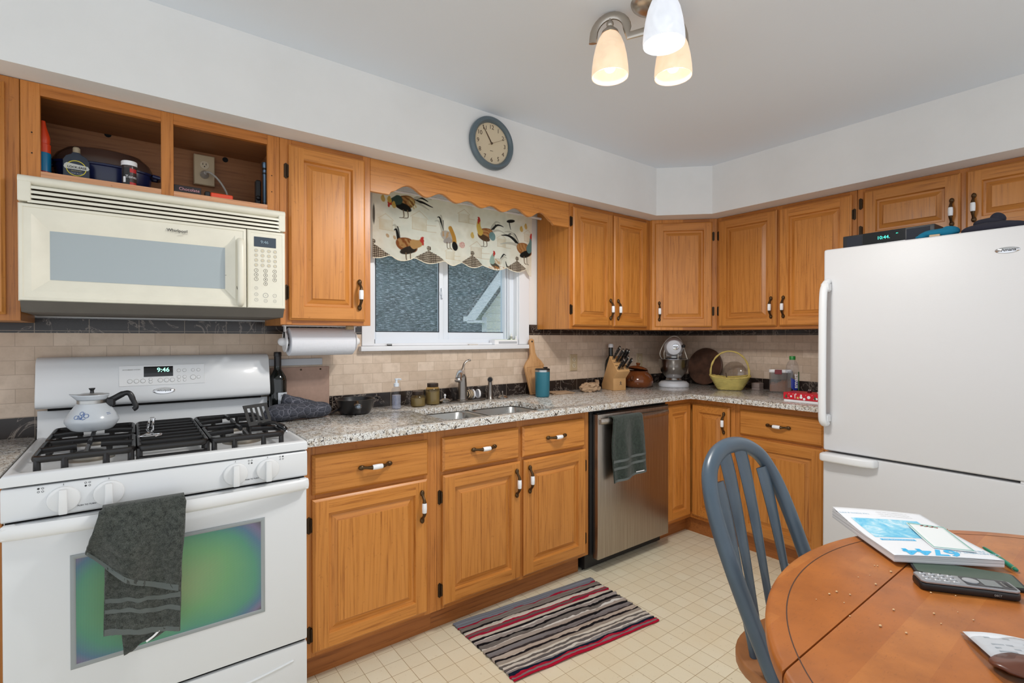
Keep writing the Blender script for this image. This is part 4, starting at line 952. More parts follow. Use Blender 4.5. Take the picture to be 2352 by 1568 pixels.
# towel on the dishwasher handle
tw = thing('hand_towel', 'dark sage terry towel hanging from the dishwasher handle', 'towel', (1.68, -0.69, 0.82)); o = tw.location.copy()
def dtw(u, v):
    x = 1.556 + (0.238 + 0.012 * v) * u + 0.010 * v
    if v < 0.14:
        a = v / 0.14 * pi; y = -0.682 - 0.020 * -cos(a); z = 0.838 + 0.012 * sin(a); y = -0.683 + 0.019 * cos(a)
    else:
        q = (v - 0.14) / 0.86; z = 0.838 - q * (0.345 - 0.03 * u + 0.04 * (1 - u) ** 3 * 0); y = -0.702 - 0.006 * q + 0.010 * sin(u * 11 + 0.8) * min(1, q * 2.5) + 0.004 * fbm(u * 4, q * 4, 8)
        x += -0.01 * sin(pi * q) * (1 - u)
    return Vector((x, y, z))
MB(o).grid(40, 44, dtw).build('towel_cloth', TERRY2, tw, sharp=180, solid=0.006)
for v0, v1 in ((0.70, 0.735), (0.80, 0.835), (0.97, 1.0)): band(dtw, v0, v1, 'woven_band', par=tw)
MB(o).grid(4, 3, lambda u, v: dtw(0.70 + 0.2 * u, 0.955 + 0.012 * v) + Vector((0, -0.0065, 0))).build('care_tag', WHITEP, tw)

# ================================================================ THINGS ON THE WORKTOP
CZ = CT + 0.0005
def bottle_w(label, x, y, prof, mats, ms, name='wine_bottle'):
    b = MB((x, y, CZ)); b.lathe(prof, (x, y, CZ), 28, ms=ms); c = thing(name, label, 'bottle', (x, y, CZ)); q = b.build('glass_body', mats, c); return c
DGLASS = simple('dark_green_glass', (10, 14, 12), 0.06, spec=0.6)
wb = thing('wine_bottle', 'dark wine bottle with a pale label standing behind the oven mitt', 'bottle', (0.033, -0.064, CZ))
MB().lathe([(0, 0.004), (0.03, 0), (0.036, 0.004), (0.037, 0.02), (0.037, 0.165), (0.034, 0.182), (0.022, 0.203), (0.0155, 0.215), (0.0145, 0.240)], seg=30).build('glass_body', DGLASS, wb)
MB().lathe([(0.0149, 0.225), (0.0150, 0.275), (0.0163, 0.276), (0.0163, 0.290), (0.0145, 0.294), (0, 0.294)], seg=24).build('foil_capsule', simple('black_foil', (26, 22, 24), 0.35), wb)
lb = MB().grid(14, 2, lambda u, v: Vector((0.0376 * cos(-1.75 + 1.5 * u), 0.0376 * sin(-1.75 + 1.5 * u), 0.045 + 0.068 * v))).build('label', simple('label_pale', (200, 206, 214), 0.6), wb)
text('label_lettering', 'PETIT', 0.014, (0, 0, 0), (1, 0, 0), (0, 0, 1), INK, lb, warp=lambda c: Vector((0.0380 * cos(-1.0 + c.x / 0.0376), 0.0380 * sin(-1.0 + c.x / 0.0376), 0.098 + c.y)))
# boards fixed to the tiles
bd = thing('hardboard_panel', 'brown hardboard panel with two screws leaning on the tiles behind the wine bottle', 'board', (0.143, -0.02, CZ)); o = bd.location.copy()
MB(o).box(0.012, 0.274, -0.024, -0.013, CZ, 1.136, bev=0.002).build('panel', simple('hardboard_brown', (172, 142, 126), 0.75, bump=(60, 0.1), vary=0.08), bd)
b = MB(o)
for x in (0.143, 0.232): b.lathe([(0.0045, 0), (0.004, 0.002), (0, 0.0025)], (x, -0.024, 1.124), 12, ax=(0, -1, 0))
b.build('screw', HINGE, bd)
tag(MB((0.12, -0.02, 1.145)).box(0.006, 0.243, -0.020, -0.0092, 1.1445, 1.176, bev=0.0015).build('magnetic_strip', simple('pale_grey_strip', (186, 190, 196), 0.4)), 'pale grey strip fixed on the tiles above the hardboard panel', 'wall strip')
# oven mitt
b = MB((0.09, -0.16, CZ)); body = catmull([(-0.028, -0.150, CZ + 0.028), (0.005, -0.175, CZ + 0.034), (0.06, -0.178, CZ + 0.036), (0.12, -0.172, CZ + 0.036), (0.18, -0.162, CZ + 0.034), (0.222, -0.150, CZ + 0.030)], 6)
rad = [0.018, 0.030, 0.040, 0.046, 0.050, 0.053] + [0.054] * (len(body) - 11) + [0.053, 0.05, 0.046, 0.040, 0.03]
b.tube(body, rad[:len(body)], 22, flat=(1.15, 0.70), up=(0, 0, 1))
th = catmull([(0.185, -0.160, CZ + 0.040), (0.130, -0.160, CZ + 0.056), (0.080, -0.158, CZ + 0.072), (0.045, -0.156, CZ + 0.084), (0.030, -0.155, CZ + 0.088)], 5)
b.tube(th, [0.032 if i < len(th) - 3 else (0.032, 0.027, 0.014)[i - len(th) + 3] for i in range(len(th))], 18, flat=(1.1, 0.85))
for i, v in enumerate(b.v):
    q = noise.noise(v * 26) * 0.005; b.v[i] = v + Vector((q * 0.4, q, q)); b.v[i].z = max(b.v[i].z, CZ + 0.001)
tag(b.build('oven_mitt', QUILT, None, sharp=180, sub=1), 'quilted blue grey oven mitt lying at the left end of the worktop', 'oven mitt')
# saucepan
pn = thing('saucepan', 'black saucepan with a stubby handle on the worktop right of the oven mitt', 'saucepan', (0.352, -0.160, CZ))
MB().lathe([(0, 0.0), (0.060, 0.0), (0.068, 0.004), (0.076, 0.02), (0.088, 0.066), (0.090, 0.070), (0.087, 0.070), (0.074, 0.02), (0.064, 0.008), (0, 0.008)], seg=40).build('pan_body', simple('nonstick_black', (26, 25, 26), 0.3), pn)
hd = Vector((-0.25, -0.97, 0)).normalized(); p0 = hd * 0.080 + Vector((0, 0, 0.050))
b = MB(); b.tube([p0 - hd * 0.004, p0 + hd * 0.02], 0.009, 12, 1, flat=(1.5, 0.8)); b.tube([p0 + hd * 0.02, p0 + hd * 0.045, p0 + hd * 0.07, p0 + hd * 0.078], [0.010, 0.013, 0.013, 0.007], 14, 0, flat=(1.2, 0.85)); b.ball(p0 + hd * 0.006 + Vector((0.017, 0, -0.006)), 0.006, 1, 10, 8); b.build('handle', [simple('dark_chrome', (120, 128, 136), 0.15, 0.9), simple('copper_bracket', (196, 150, 100), 0.3, 0.8)], pn)
b = MB(); b.tube(arc((0.098, 0), 0.022, -80, 80, 10, 'xy', 0.066), 0.005, 8); b.build('side_handle', BLACK, pn)
b = MB(); b.tube(catmull([(-0.07, 0.0, 0.02), (-0.085, 0.005, 0.022), (-0.102, 0.006, 0.012), (-0.112, 0.006, 0.008)], 4), 0.010, 10, flat=(1.4, 0.55)); tag_ = b.build('second_handle', BLACK, pn)
# soap bottle
sb = thing('soap_bottle', 'clear pump bottle of bluish hand gel beside the sink', 'pump bottle', (0.569, -0.143, CZ)); cs = [(0, 0), (0.021, 0.0), (0.024, 0.004), (0.024, 0.075), (0.0235, 0.098), (0.018, 0.107), (0.012, 0.110), (0.012, 0.114)]
MB().lathe(cs, seg=24).build('bottle_body', CLEARP, sb); MB().lathe([(0, 0.003), (0.0215, 0.004), (0.0215, 0.070), (0, 0.070)], seg=24).build('gel', GELB, sb)
b = MB(); b.lathe([(0.0135, 0.113), (0.0135, 0.127), (0.010, 0.130), (0.006, 0.131), (0.006, 0.146), (0.009, 0.147), (0.009, 0.153), (0, 0.154)], seg=20); b.tube([(0, 0, 0.150), (0.012, -0.012, 0.150), (0.018, -0.018, 0.148)], 0.004, 8); b.build('pump', simple('pump_white', (216, 224, 232), 0.35), sb)
text('bottle_lettering', 'SANITIZER', 0.010, (0, 0, 0), (1, 0, 0), (0, 0, 1), simple('label_blue_grey', (120, 128, 160), 0.5), sb, warp=lambda c: Vector((0.0244 * cos(-2.15 - c.y / 0.024), 0.0244 * sin(-2.15 - c.y / 0.024), 0.045 + c.x)))
# two amber jars
for i, (x, y, hh, rr, lab) in enumerate(((0.698, -0.125, 0.080, 0.038, 'shorter amber glass jar with a dark lid next to the soap bottle'), (0.797, -0.100, 0.114, 0.0385, 'taller amber glass jar with a dark lid left of the faucet'))):
    j = thing('amber_jar', lab, 'jar', (x, y, CZ), 0, 'amber jars by the sink'); h = hh - 0.020
    MB().lathe([(0, 0), (rr - 0.006, 0), (rr, 0.006), (rr, h - 0.016), (rr - 0.005, h - 0.004), (rr - 0.011, h + 0.002), (rr - 0.011, h + 0.006)], seg=30).build('jar_glass', AMBER, j)
    MB().lathe([(0, 0.005), (rr - 0.004, 0.005), (rr - 0.004, h * 0.72), (0, h * 0.72)], seg=26).build('contents', simple('jar_contents', (124, 120, 108), 0.8, vary=0.2), j)
    MB().lathe([(rr - 0.0095, h), (rr - 0.0085, h + 0.002), (rr - 0.0085, h + 0.019), (rr - 0.0105, h + 0.0205), (0, h + 0.0205)], seg=30).build('lid', simple('lid_dark_brown', (52, 40, 32), 0.35), j)
# faucet
fc = thing('kitchen_faucet', 'pewter single lever kitchen faucet behind the sink', 'faucet', (0.985, -0.098, CZ)); o = fc.location.copy()
b = MB(o); b.prism(rrect(0.835, 1.135, -0.130, -0.066, 0.031, 6), CZ, CZ + 0.007, 'z', 0, bev=0.003); b.build('deck_plate', PEWTER, fc)
b = MB(o); b.lathe([(0.034, 0.007), (0.033, 0.011), (0.029, 0.014), (0.027, 0.03), (0.0245, 0.10), (0.0225, 0.130), (0.0215, 0.140), (0.018, 0.150), (0, 0.156)], (0.985, -0.098, CZ), 28); b.build('faucet_body', PEWTER, fc)
b = MB(o); sp2 = catmull([(0.985, -0.098, CZ + 0.128), (0.968, -0.118, CZ + 0.158), (0.938, -0.152, CZ + 0.166), (0.912, -0.182, CZ + 0.156), (0.898, -0.198, CZ + 0.136)], 5); b.tube(sp2, [0.020] * 6 + [0.0185] * 8 + [0.0175] * (len(sp2) - 14), 16); e = sp2[-1]; b.lathe([(0.0175, 0), (0.019, 0.002), (0.019, 0.010), (0.014, 0.012), (0, 0.012)], e, 20, 0, ax=(-0.3, -0.35, -0.9)); b.build('spout', simple('satin_chrome', (196, 196, 198), 0.22, 1.0), fc)
b = MB(o); b.tube(catmull([(0.985, -0.096, CZ + 0.145), (0.994, -0.085, CZ + 0.178), (1.010, -0.082, CZ + 0.215), (1.034, -0.085, CZ + 0.230), (1.046, -0.088, CZ + 0.229)], 5), [0.012, 0.011, 0.010, 0.009, 0.0085, 0.008, 0.0078, 0.0075, 0.0075, 0.0075, 0.007, 0.007, 0.007, 0.007, 0.007, 0.0075, 0.008, 0.0085, 0.0085, 0.008, 0.006], 12, flat=(1.2, 0.7)); b.build('lever', PEWTER, fc)
sp3 = thing('sink_sprayer', 'pewter side sprayer standing right of the faucet', 'sprayer', (1.178, -0.092, CZ))
MB().lathe([(0.022, 0), (0.021, 0.005), (0.016, 0.012), (0.014, 0.05), (0.012, 0.095), (0.012, 0.11)], seg=20).build('sprayer_body', PEWTER, sp3)
b = MB(); b.tube([(0.006, 0.006, 0.112), (-0.006, -0.010, 0.116), (-0.014, -0.020, 0.114)], [0.012, 0.0155, 0.0155], 18); b.lathe([(0.0125, 0.001), (0.0, 0.0012)], (-0.0142, -0.0203, 0.114), 16, 1, ax=(-0.55, -0.8, -0.1)); b.build('spray_head', [PEWTER, BLACK], sp3)
for lab, x, y in (('chrome sink stopper with a small knob between the tall jar and the faucet', 0.873, -0.098), ('chrome sink stopper with a small knob right of the sprayer', 1.258, -0.105)):
    z = CZ + (0.0075 if x < 1 else 0); q = thing('sink_stopper', lab, 'sink stopper', (x, y, z), 0, 'sink stoppers')
    MB().lathe([(0, 0), (0.030, 0.0), (0.034, 0.003), (0.034, 0.007), (0.026, 0.014), (0.018, 0.018), (0.006, 0.020)], seg=26).build('dome', simple('stopper_steel', (170, 166, 162), 0.2, 1.0), q)
    MB().lathe([(0.004, 0.019), (0.004, 0.030), (0.007, 0.034), (0.005, 0.042), (0, 0.044)], seg=14).build('knob', PORC if x < 1 else PEWTER, q)
# round dish brush
br = thing('dish_brush', 'dish brush with black and tan bristles and a clear handle lying behind the faucet', 'brush', (1.075, -0.070, CZ)); o = br.location.copy()
t = NT('striped_bristles'); wv = t.n('ShaderNodeTexWave', Vector=t.coords(), Scale=40.0, Distortion=6.0); t.P(Base__Color=t.ramp(wv.outputs['Fac'], [(0.45, srgb(20, 18, 18)), (0.55, srgb(206, 182, 150))]), Roughness=0.8)
b = MB(o); b.ball((1.052, -0.068, CZ + 0.0345), 0.026, 0, 20, 14, (0.9, 1, 1.0)); b.build('bristles', t.m, br)
b = MB(o); b.lathe([(0.012, 0), (0.027, 0.001), (0.027, 0.008), (0.02, 0.010)], (1.068, -0.068, CZ + 0.0345), 26, ax=(1, -0.05, 0)); b.lathe([(0.024, 0.034), (0.026, 0.036), (0.026, 0.044), (0.0, 0.046)], (1.068, -0.068, CZ + 0.0345), 26, ax=(1, -0.05, 0)); b.build('collar', PORC, br)
MB(o).lathe([(0.018, 0.010), (0.015, 0.022), (0.022, 0.034)], (1.068, -0.068, CZ + 0.0345), 24, ax=(1, -0.05, 0)).build('handle', CLEARP, br)
# cutting board with a handle
o = Vector((1.545, -0.05, CZ)); pts = [(-0.052, 0), (0.052, 0), (0.079, 0.178), (0.060, 0.205), (0.030, 0.232), (0.019, 0.258), (0.018, 0.325)] + [(0.018 * cos(a), 0.333 + 0.018 * sin(a)) for a in [pi * i / 8 for i in range(9)]] + [(-0.018, 0.325), (-0.019, 0.258), (-0.030, 0.232), (-0.060, 0.205), (-0.079, 0.178)]
b = MB(o); b.prism(pts, -0.009, 0.009, 'y', 0, bev=0.003); b.lathe([(0.006, 0), (0, 0.0)], (0, -0.0093, 0.332), 12, 1, ax=(0, -1, 0)); b.tube([(-0.047, -0.0092, 0.012), (0.047, -0.0092, 0.012), (0.066, -0.0092, 0.172), (-0.066, -0.0092, 0.172)], 0.0011, 5, 2, closed=True)
b.xf(Matrix.Translation(o + Vector((0, -0.032, 0.0))) @ Matrix.Rotation(radians(-6.5), 4, 'X') @ Matrix.Rotation(radians(-3), 4, 'Y')); mz = min(v.z for v in b.v)
for v in b.v: v.z += CZ + 0.0003 - mz
tag(b.build('cutting_board', [BOARDW, GAP, simple('board_groove', (150, 104, 62), 0.6)]), 'wooden paddle cutting board leaning on the tiles behind the teal tumbler', 'cutting board')
tb = thing('insulated_tumbler', 'teal insulated tumbler standing in front of the cutting board', 'tumbler', (1.492, -0.196, CZ))
MB().lathe([(0, 0), (0.036, 0), (0.041, 0.004), (0.0425, 0.012), (0.0455, 0.152)], seg=32).build('tumbler_body', TEAL, tb); MB().lathe([(0.0455, 0.152), (0.0450, 0.164), (0.042, 0.165)], seg=32).build('steel_rim', STEEL, tb)
b = MB(); b.lathe([(0.0452, 0.1635), (0.0455, 0.168), (0.041, 0.172), (0, 0.173)], seg=30); b.box(0.012, 0.036, -0.010, 0.010, 0.172, 0.180, bev=0.003); b.build('lid', BLACK, tb)
# folded napkins and crumpled paper
b = MB((1.73, -0.13, CZ))
for i, (r_, dx) in enumerate(((0, 0), (5, 0.008), (-4, -0.004))):
    k = len(b.v); b.box(-0.075, 0.075, -0.055, 0.055, 0.004 * i, 0.004 * i + 0.0035); b.xf(Matrix.Translation((1.70 + dx, -0.125, CZ)) @ Matrix.Rotation(radians(-12 + r_), 4, 'Z'), k)
tag(b.build('paper_napkins', KRAFT, flat=True), 'small flat stack of brown paper napkins right of the teal tumbler', 'napkins')
b = MB((1.935, -0.19, CZ)); b.ball((1.932, -0.165, CZ + 0.03), 0.058, 0, 28, 18, (1.15, 0.8, 0.62))
for i, v in enumerate(b.v):
    d = v - Vector((1.932, -0.165, CZ + 0.03)); q = noise.cell(v * 38) * 0.28 + noise.noise(v * 30) * 0.35; b.v[i] = Vector((1.932, -0.165, CZ + 0.03)) + d * (1 + q); b.v[i].z = max(b.v[i].z, CZ + 0.0005)
b.tube(catmull([(1.985, -0.165, CZ + 0.02), (2.005, -0.165, CZ + 0.05), (2.00, -0.165, CZ + 0.075)], 3), 0.02, 6, flat=(0.9, 0.15))
tag(b.build('crumpled_paper', KRAFT, None, flat=True), 'crumpled brown paper lying left of the knife block', 'paper')
# knife block
KB = (2.101, -0.222, CZ); krz = -16
kb = thing('knife_block', 'slanted pale wood knife block in the corner of the worktop', 'knife block', KB, krz)
prf = [(0.0, 0.0), (0.0, 0.082), (-0.050, 0.132), (0.048, 0.232), (0.150, 0.030), (0.145, 0.0)]     # (y back, z), front at y=0
MB().prism([(y, z) for y, z in prf], 0, 0.100, 'x', 0, bev=0.002).build('block', BAMBOO, kb)
b = MB()
for i in range(3): b.tube([(-0.0004, 0.0, 0.0)] * 2, 0.0001, 3) if False else None
m_ = [((0.050, 0.050), (0.060, 0.050)), ]
def stroke(p, q, w_=0.0011): b.tube([Vector((p[0], -0.0004, p[1])), Vector((q[0], -0.0004, q[1]))], w_, 6)
stroke((0.058, 0.038), (0.058, 0.062)); stroke((0.050, 0.052), (0.066, 0.053)); stroke((0.058, 0.050), (0.050, 0.036)); stroke((0.058, 0.050), (0.067, 0.036)); stroke((0.054, 0.058), (0.062, 0.058))
b.build('burnt_mark', INK, kb)
topd = Vector((0, 0.098, 0.100)).normalized(); hn = Vector((0, -0.100, 0.098)).normalized()
b = MB()
for r_, (s_, n_) in enumerate(((0.022, 3), (0.052, 3), (0.082, 3), (0.112, 3))):
    for q in range(n_):
        x = 0.016 + 0.034 * q; p = Vector((x, -0.050, 0.132)) + topd * s_ + hn * 0.0002
        k = len(b.v); b.add([p + Vector((dx, 0, 0)) + topd * ds for ds in (-0.002, 0.002) for dx in (-0.010, 0.012)], [(0, 1, 3, 2)])
b.build('slot', GAP, kb)
Rk = Matrix.Translation(KB) @ Matrix.Rotation(radians(krz), 4, 'Z')
kl = [('topmost black knife handle at the back of the knife block', 0.020, 0.118, 0.118), ('black knife handle second from the back of the block on its near side', 0.030, 0.088, 0.124), ('longest black knife handle in the middle of the block', 0.060, 0.090, 0.122), ('black knife handle behind the middle one towards the crock', 0.082, 0.092, 0.112), ('black knife handle low in front on the near side of the block', 0.016, 0.022, 0.104), ('black knife handle low in the middle front of the block', 0.050, 0.036, 0.112), ('black knife handle at the front right end of the block beside the crock lid', 0.082, 0.028, 0.096)]
for lab, x, s_, L in kl:
    p = Vector((x, -0.050, 0.132)) + topd * s_
    kn = thing('kitchen_knife', lab, 'knife', Rk @ (p + hn * 0.001), krz, 'knives in the block')
    b = MB(); q = [hn * 0.001, hn * 0.012, hn * 0.03, hn * (L * 0.6), hn * (L - 0.012), hn * L]
    b.tube(q, [0.0075, 0.0085, 0.0085, 0.0095, 0.0105, 0.005], 12, flat=(0.62, 1.25), up=(0, 1, 0.3)); b.build('handle', BLACK, kn)
    b = MB(); b.tube([hn * 0.000, hn * 0.010], [0.0088, 0.0088], 12, flat=(0.7, 1.3), up=(0, 1, 0.3)); b.tube([hn * (L - 0.010), hn * (L - 0.002)], [0.0112, 0.008], 12, flat=(0.65, 1.25), up=(0, 1, 0.3)); b.build('bolster', STEEL, kn)
    b = MB()
    for f_ in (0.3, 0.52, 0.76): b.ball(hn * (L * f_) + Vector((-0.0058, 0, 0)), 0.0022, 0, 8, 6)
    b.build('rivet', STEEL, kn)
# dark bottle with a white cap
db = thing('oil_bottle', 'dark green bottle with a white cap behind the knife block', 'bottle', (2.262, -0.056, CZ))
MB().lathe([(0, 0), (0.038, 0), (0.042, 0.004), (0.042, 0.165), (0.036, 0.195), (0.018, 0.222), (0.0155, 0.235), (0.0155, 0.292)], seg=26).build('glass_body', DGLASS, db); MB().lathe([(0.0185, 0.288), (0.0185, 0.305), (0.015, 0.313), (0, 0.315)], seg=20).build('cap', PORC, db)
# crock
cr = thing('bean_crock', 'round brown glazed crock with a tilted lid right of the knife block', 'crock', (2.445, -0.150, CZ))
MB().lathe([(0, 0), (0.085, 0), (0.100, 0.010), (0.112, 0.035), (0.110, 0.060), (0.096, 0.088), (0.080, 0.103), (0.074, 0.110), (0.078, 0.118), (0.072, 0.119), (0.068, 0.108)], seg=36).build('pot', CROCK, cr)
b = MB(); b.lathe([(0.070, 0.0), (0.074, 0.004), (0.066, 0.014), (0.035, 0.024), (0.012, 0.027), (0.010, 0.033), (0.017, 0.040), (0.015, 0.048), (0, 0.051)], seg=30); b.xf(Matrix.Translation((-0.006, -0.004, 0.127)) @ Matrix.Rotation(radians(11), 4, 'Y')); b.build('lid', CROCK, cr)
for a in (200, 20):
    b = MB(); a_ = radians(a); d_ = Vector((cos(a_), sin(a_), 0)); b.tube(catmull([d_ * 0.100 + Vector((0, 0, 0.080)), d_ * 0.122 + Vector((0, 0, 0.084)), d_ * 0.126 + Vector((0, 0, 0.066)), d_ * 0.108 + Vector((0, 0, 0.056))], 5), 0.008, 10); b.build('handle', CROCK, cr)
# stand mixer
mx_ = thing('stand_mixer', 'white stand mixer with a steel bowl in the worktop corner', 'mixer', (2.705, -0.275, CZ), -55)
MIXW = simple('mixer_white', (214, 216, 222), 0.18, coat=0.4)
b = MB()
for i, (k, z) in enumerate(((0.94, 0.0), (1.0, 0.006), (1.0, 0.016))): pass
def foot(u, v):
    a = 2 * pi * u; q = (1.0, 1.02, 1.0, 0.86, 0.55, 0.0)[int(round(v * 5))]; zz = (0.0, 0.010, 0.022, 0.036, 0.042, 0.043)[int(round(v * 5))]
    return Vector((0.108 * q * cos(a), (0.165 if sin(a) > 0 else 0.112) * q * sin(a) , zz))
MB().grid(36, 6, foot, closeu=True).build('base', MIXW, mx_)
MB().box(-0.045, 0.045, 0.065, 0.150, 0.03, 0.245, bev=0.022, seg=3).build('column', MIXW, mx_)
b = MB(); b.lathe([(0.0, -0.125), (0.026, -0.123), (0.052, -0.108), (0.068, -0.07), (0.075, 0.0), (0.074, 0.08), (0.066, 0.15), (0.045, 0.185), (0.0, 0.195)], (0, 0.0, 0.288), 32, ax=(0, 1, 0), sx=0.95, sy=1.0); b.build('head', MIXW, mx_)
MB().lathe([(0.0715, -0.002), (0.0730, 0), (0.0730, 0.012), (0.0715, 0.014)], (0, -0.0, 0.2425), 30, sx=0.86).build('trim_band', CHROME, mx_)
text('band_lettering', 'KitchenAid', 0.012, (0, 0, 0), (1, 0, 0), (0, 0, 1), INK, mx_, warp=lambda c: Vector((0.0632 * sin(c.x / 0.066), -0.0735 * cos(c.x / 0.066), 0.2485 + c.y)))
MB().lathe([(0.0, -0.045), (0.030, -0.044), (0.036, -0.04), (0.052, -0.032), (0.056, -0.012), (0.060, 0.0)], (0, -0.012, 0.243), 28).build('planetary_hub', MIXW, mx_)
MB().lathe([(0.057, -0.034), (0.0585, -0.030), (0.0585, -0.024), (0.057, -0.020)], (0, -0.012, 0.243), 28).build('drip_ring', STEEL, mx_)
hb = MB().lathe([(0.023, -0.004), (0.024, 0.006), (0.021, 0.012), (0.010, 0.014), (0, 0.014)], (0.012, -0.118, 0.293), 24, ax=(0, -1, 0)).build('attachment_hub', CHROME, mx_)
MB().box(-0.006, 0.030, -0.1335, -0.1315, 0.288, 0.298, bev=0.0008).build('hub_plate', simple('hub_grey', (150, 150, 150), 0.4), hb)
MB().lathe([(0.006, 0), (0.006, 0.012), (0.012, 0.014), (0.012, 0.028), (0.009, 0.031), (0, 0.031)], (0.050, -0.088, 0.298), 16, ax=(0.75, -0.6, 0)).build('knob', BLACK, mx_)
b = MB(); b.lathe([(0, 0.046), (0.055, 0.046), (0.058, 0.050), (0.052, 0.062), (0.066, 0.078), (0.092, 0.110), (0.103, 0.150), (0.106, 0.196), (0.109, 0.200), (0.109, 0.203), (0.1045, 0.203), (0.101, 0.150), (0.089, 0.112), (0.062, 0.082), (0, 0.080)], (0, -0.012, 0), 40); b.build('mixing_bowl', simple('bowl_steel', (168, 166, 164), 0.24, 1.0), mx_)
b = MB(); cc = [(-0.085, 0.02, 0.200), (-0.098, -0.01, 0.235), (-0.084, -0.02, 0.285), (-0.055, -0.02, 0.335), (-0.015, -0.015, 0.366), (0.02, -0.01, 0.366), (0.052, -0.02, 0.335), (0.070, -0.03, 0.280), (0.090, -0.035, 0.215), (0.094, -0.03, 0.200)]
b.tube(catmull(cc, 5), 0.0032, 8); b.tube(catmull([(-0.065, 0.0, 0.200), (-0.068, -0.03, 0.25), (-0.050, -0.03, 0.310), (-0.018, -0.022, 0.360)], 5), 0.0032, 8); b.tube(catmull([(0.030, -0.070, 0.199), (0.030, -0.085, 0.235), (0.040, -0.095, 0.275), (0.050, -0.088, 0.295)], 5), 0.0032, 8); b.build('power_cord', simple('cord_white', (206, 200, 188), 0.5), mx_)
# round dark board
b = MB((2.99, -0.352, CZ)); b.lathe([(0, -0.009), (0.132, -0.009), (0.141, -0.004), (0.141, 0.006), (0.136, 0.010), (0.128, 0.008), (0, 0.008)], (0, 0, 0), 48, 0, ax=(-1, 0, 0))
b.xf(Matrix.Translation((2.984, -0.350, CZ + 0.1415)) @ Matrix.Rotation(radians(11), 4, 'Y')); mz = min(v.z for v in b.v); mxx = max(v.x for v in b.v)
for v in b.v: v.z += CZ + 0.0003 - mz; v.x += (XR - 0.012) - mxx
tag(b.build('round_board', DARKBOARD), 'round dark brown board leaning on the wall behind the mixer and basket', 'board')
# wicker basket
bk = thing('wicker_basket', 'yellow wicker basket with a tall arched handle on the right worktop', 'basket', (2.795, -0.660, CZ), -58)
def bw(u, v):
    a = 2 * pi * u; n_ = 5.0; cu, su = cos(a), sin(a); q = (abs(cu) ** n_ + abs(su) ** n_) ** (-1 / n_)
    s_ = 1 + 0.0 * v; A, B = 0.072 + 0.052 * v ** 0.8, 0.052 + 0.030 * v
    w_ = 0.0022 * sin(v * 44) * (1 if int(u * 36) % 2 else -1)
    return Vector(((A + w_) * cu * q, (B + w_) * su * q, 0.002 + 0.076 * v + 0.016 * v * abs(cu * q) ** 2))
MB().grid(72, 24, bw, closeu=True).build('side', WICKG, bk, sharp=180, solid=0.004)
MB().prism([(bw(i / 24, 0).x, bw(i / 24, 0).y) for i in range(24)], 0.001, 0.006, 'z').build('bottom', WICKG, bk)
b = MB(); ring = [bw(i / 90, 1) for i in range(90)]
for ph in (0, 2 * pi / 3, 4 * pi / 3): b.tube([p + Vector((p.x * 0.02 + 0.003 * cos(i * 0.9 + ph) * (p.x > 0 and 1 or -1), 0.003 * cos(i * 0.9 + ph), 0.004 + 0.0035 * sin(i * 0.9 + ph))) for i, p in enumerate(ring)], 0.0032, 6, closed=True)
b.build('braided_rim', WICKER, bk); 
b = MB(); hp = [Vector((-0.118 + 0.0, 0, 0.075))] + [Vector((-0.122 * cos(pi * i / 30), 0, 0.110 + 0.155 * sin(pi * i / 30) ** 0.9)) for i in range(31)] + [Vector((0.118, 0, 0.075))]
for ph in (0, pi): b.tube([p + Vector((0.0028 * sin(i * 0.9 + ph), 0.0035 * cos(i * 0.9 + ph), 0)) for i, p in enumerate(hp)], 0.0045, 8)
b.build('handle', WICKER, bk)
cl = MB((2.79, -0.655, CZ + 0.01)); cl.tube([(2.792, -0.652, CZ + 0.012), (2.782, -0.640, CZ + 0.115)], 0.0032, 8); cl.tube([(2.792, -0.660, CZ + 0.012), (2.782, -0.640, CZ + 0.100)], 0.0028, 8)
tag(cl.build('tongs', simple('tongs_brown', (84, 62, 44), 0.5)), 'small dark tongs standing inside the yellow basket', 'tongs')
gl = MB((3.0, -0.575, CZ)); gl.lathe([(0.0, 0.030), (0.05, 0.026), (0.082, 0.012), (0.092, 0.0), (0.094, 0.0), (0.084, 0.014), (0.05, 0.029), (0, 0.033)], (0, 0, 0), 40, ax=(-1, 0, 0)); gl.xf(Matrix.Translation((3.02, -0.570, CZ + 0.094)) @ Matrix.Rotation(radians(6), 4, 'Y')); mz = min(v.z for v in gl.v); mxx = max(v.x for v in gl.v)
for v in gl.v: v.z += CZ + 0.0003 - mz; v.x += (XR - 0.012) - mxx
tag(gl.build('glass_lid', clear('lid_glass', (248, 247, 246), 0.05, 0.04)), 'clear domed glass lid leaning on the wall behind the yellow basket', 'lid')
tag(MB((2.96, -0.76, CZ)).box(2.93, 2.985, -0.80, -0.745, CZ, CZ + 0.012).box(2.935, 2.995, -0.795, -0.74, CZ + 0.012, CZ + 0.045, bev=0.002).build('small_box', simple('box_greyish', (150, 134, 128), 0.7)), 'small greyish box between the yellow basket and the plastic canister', 'box')
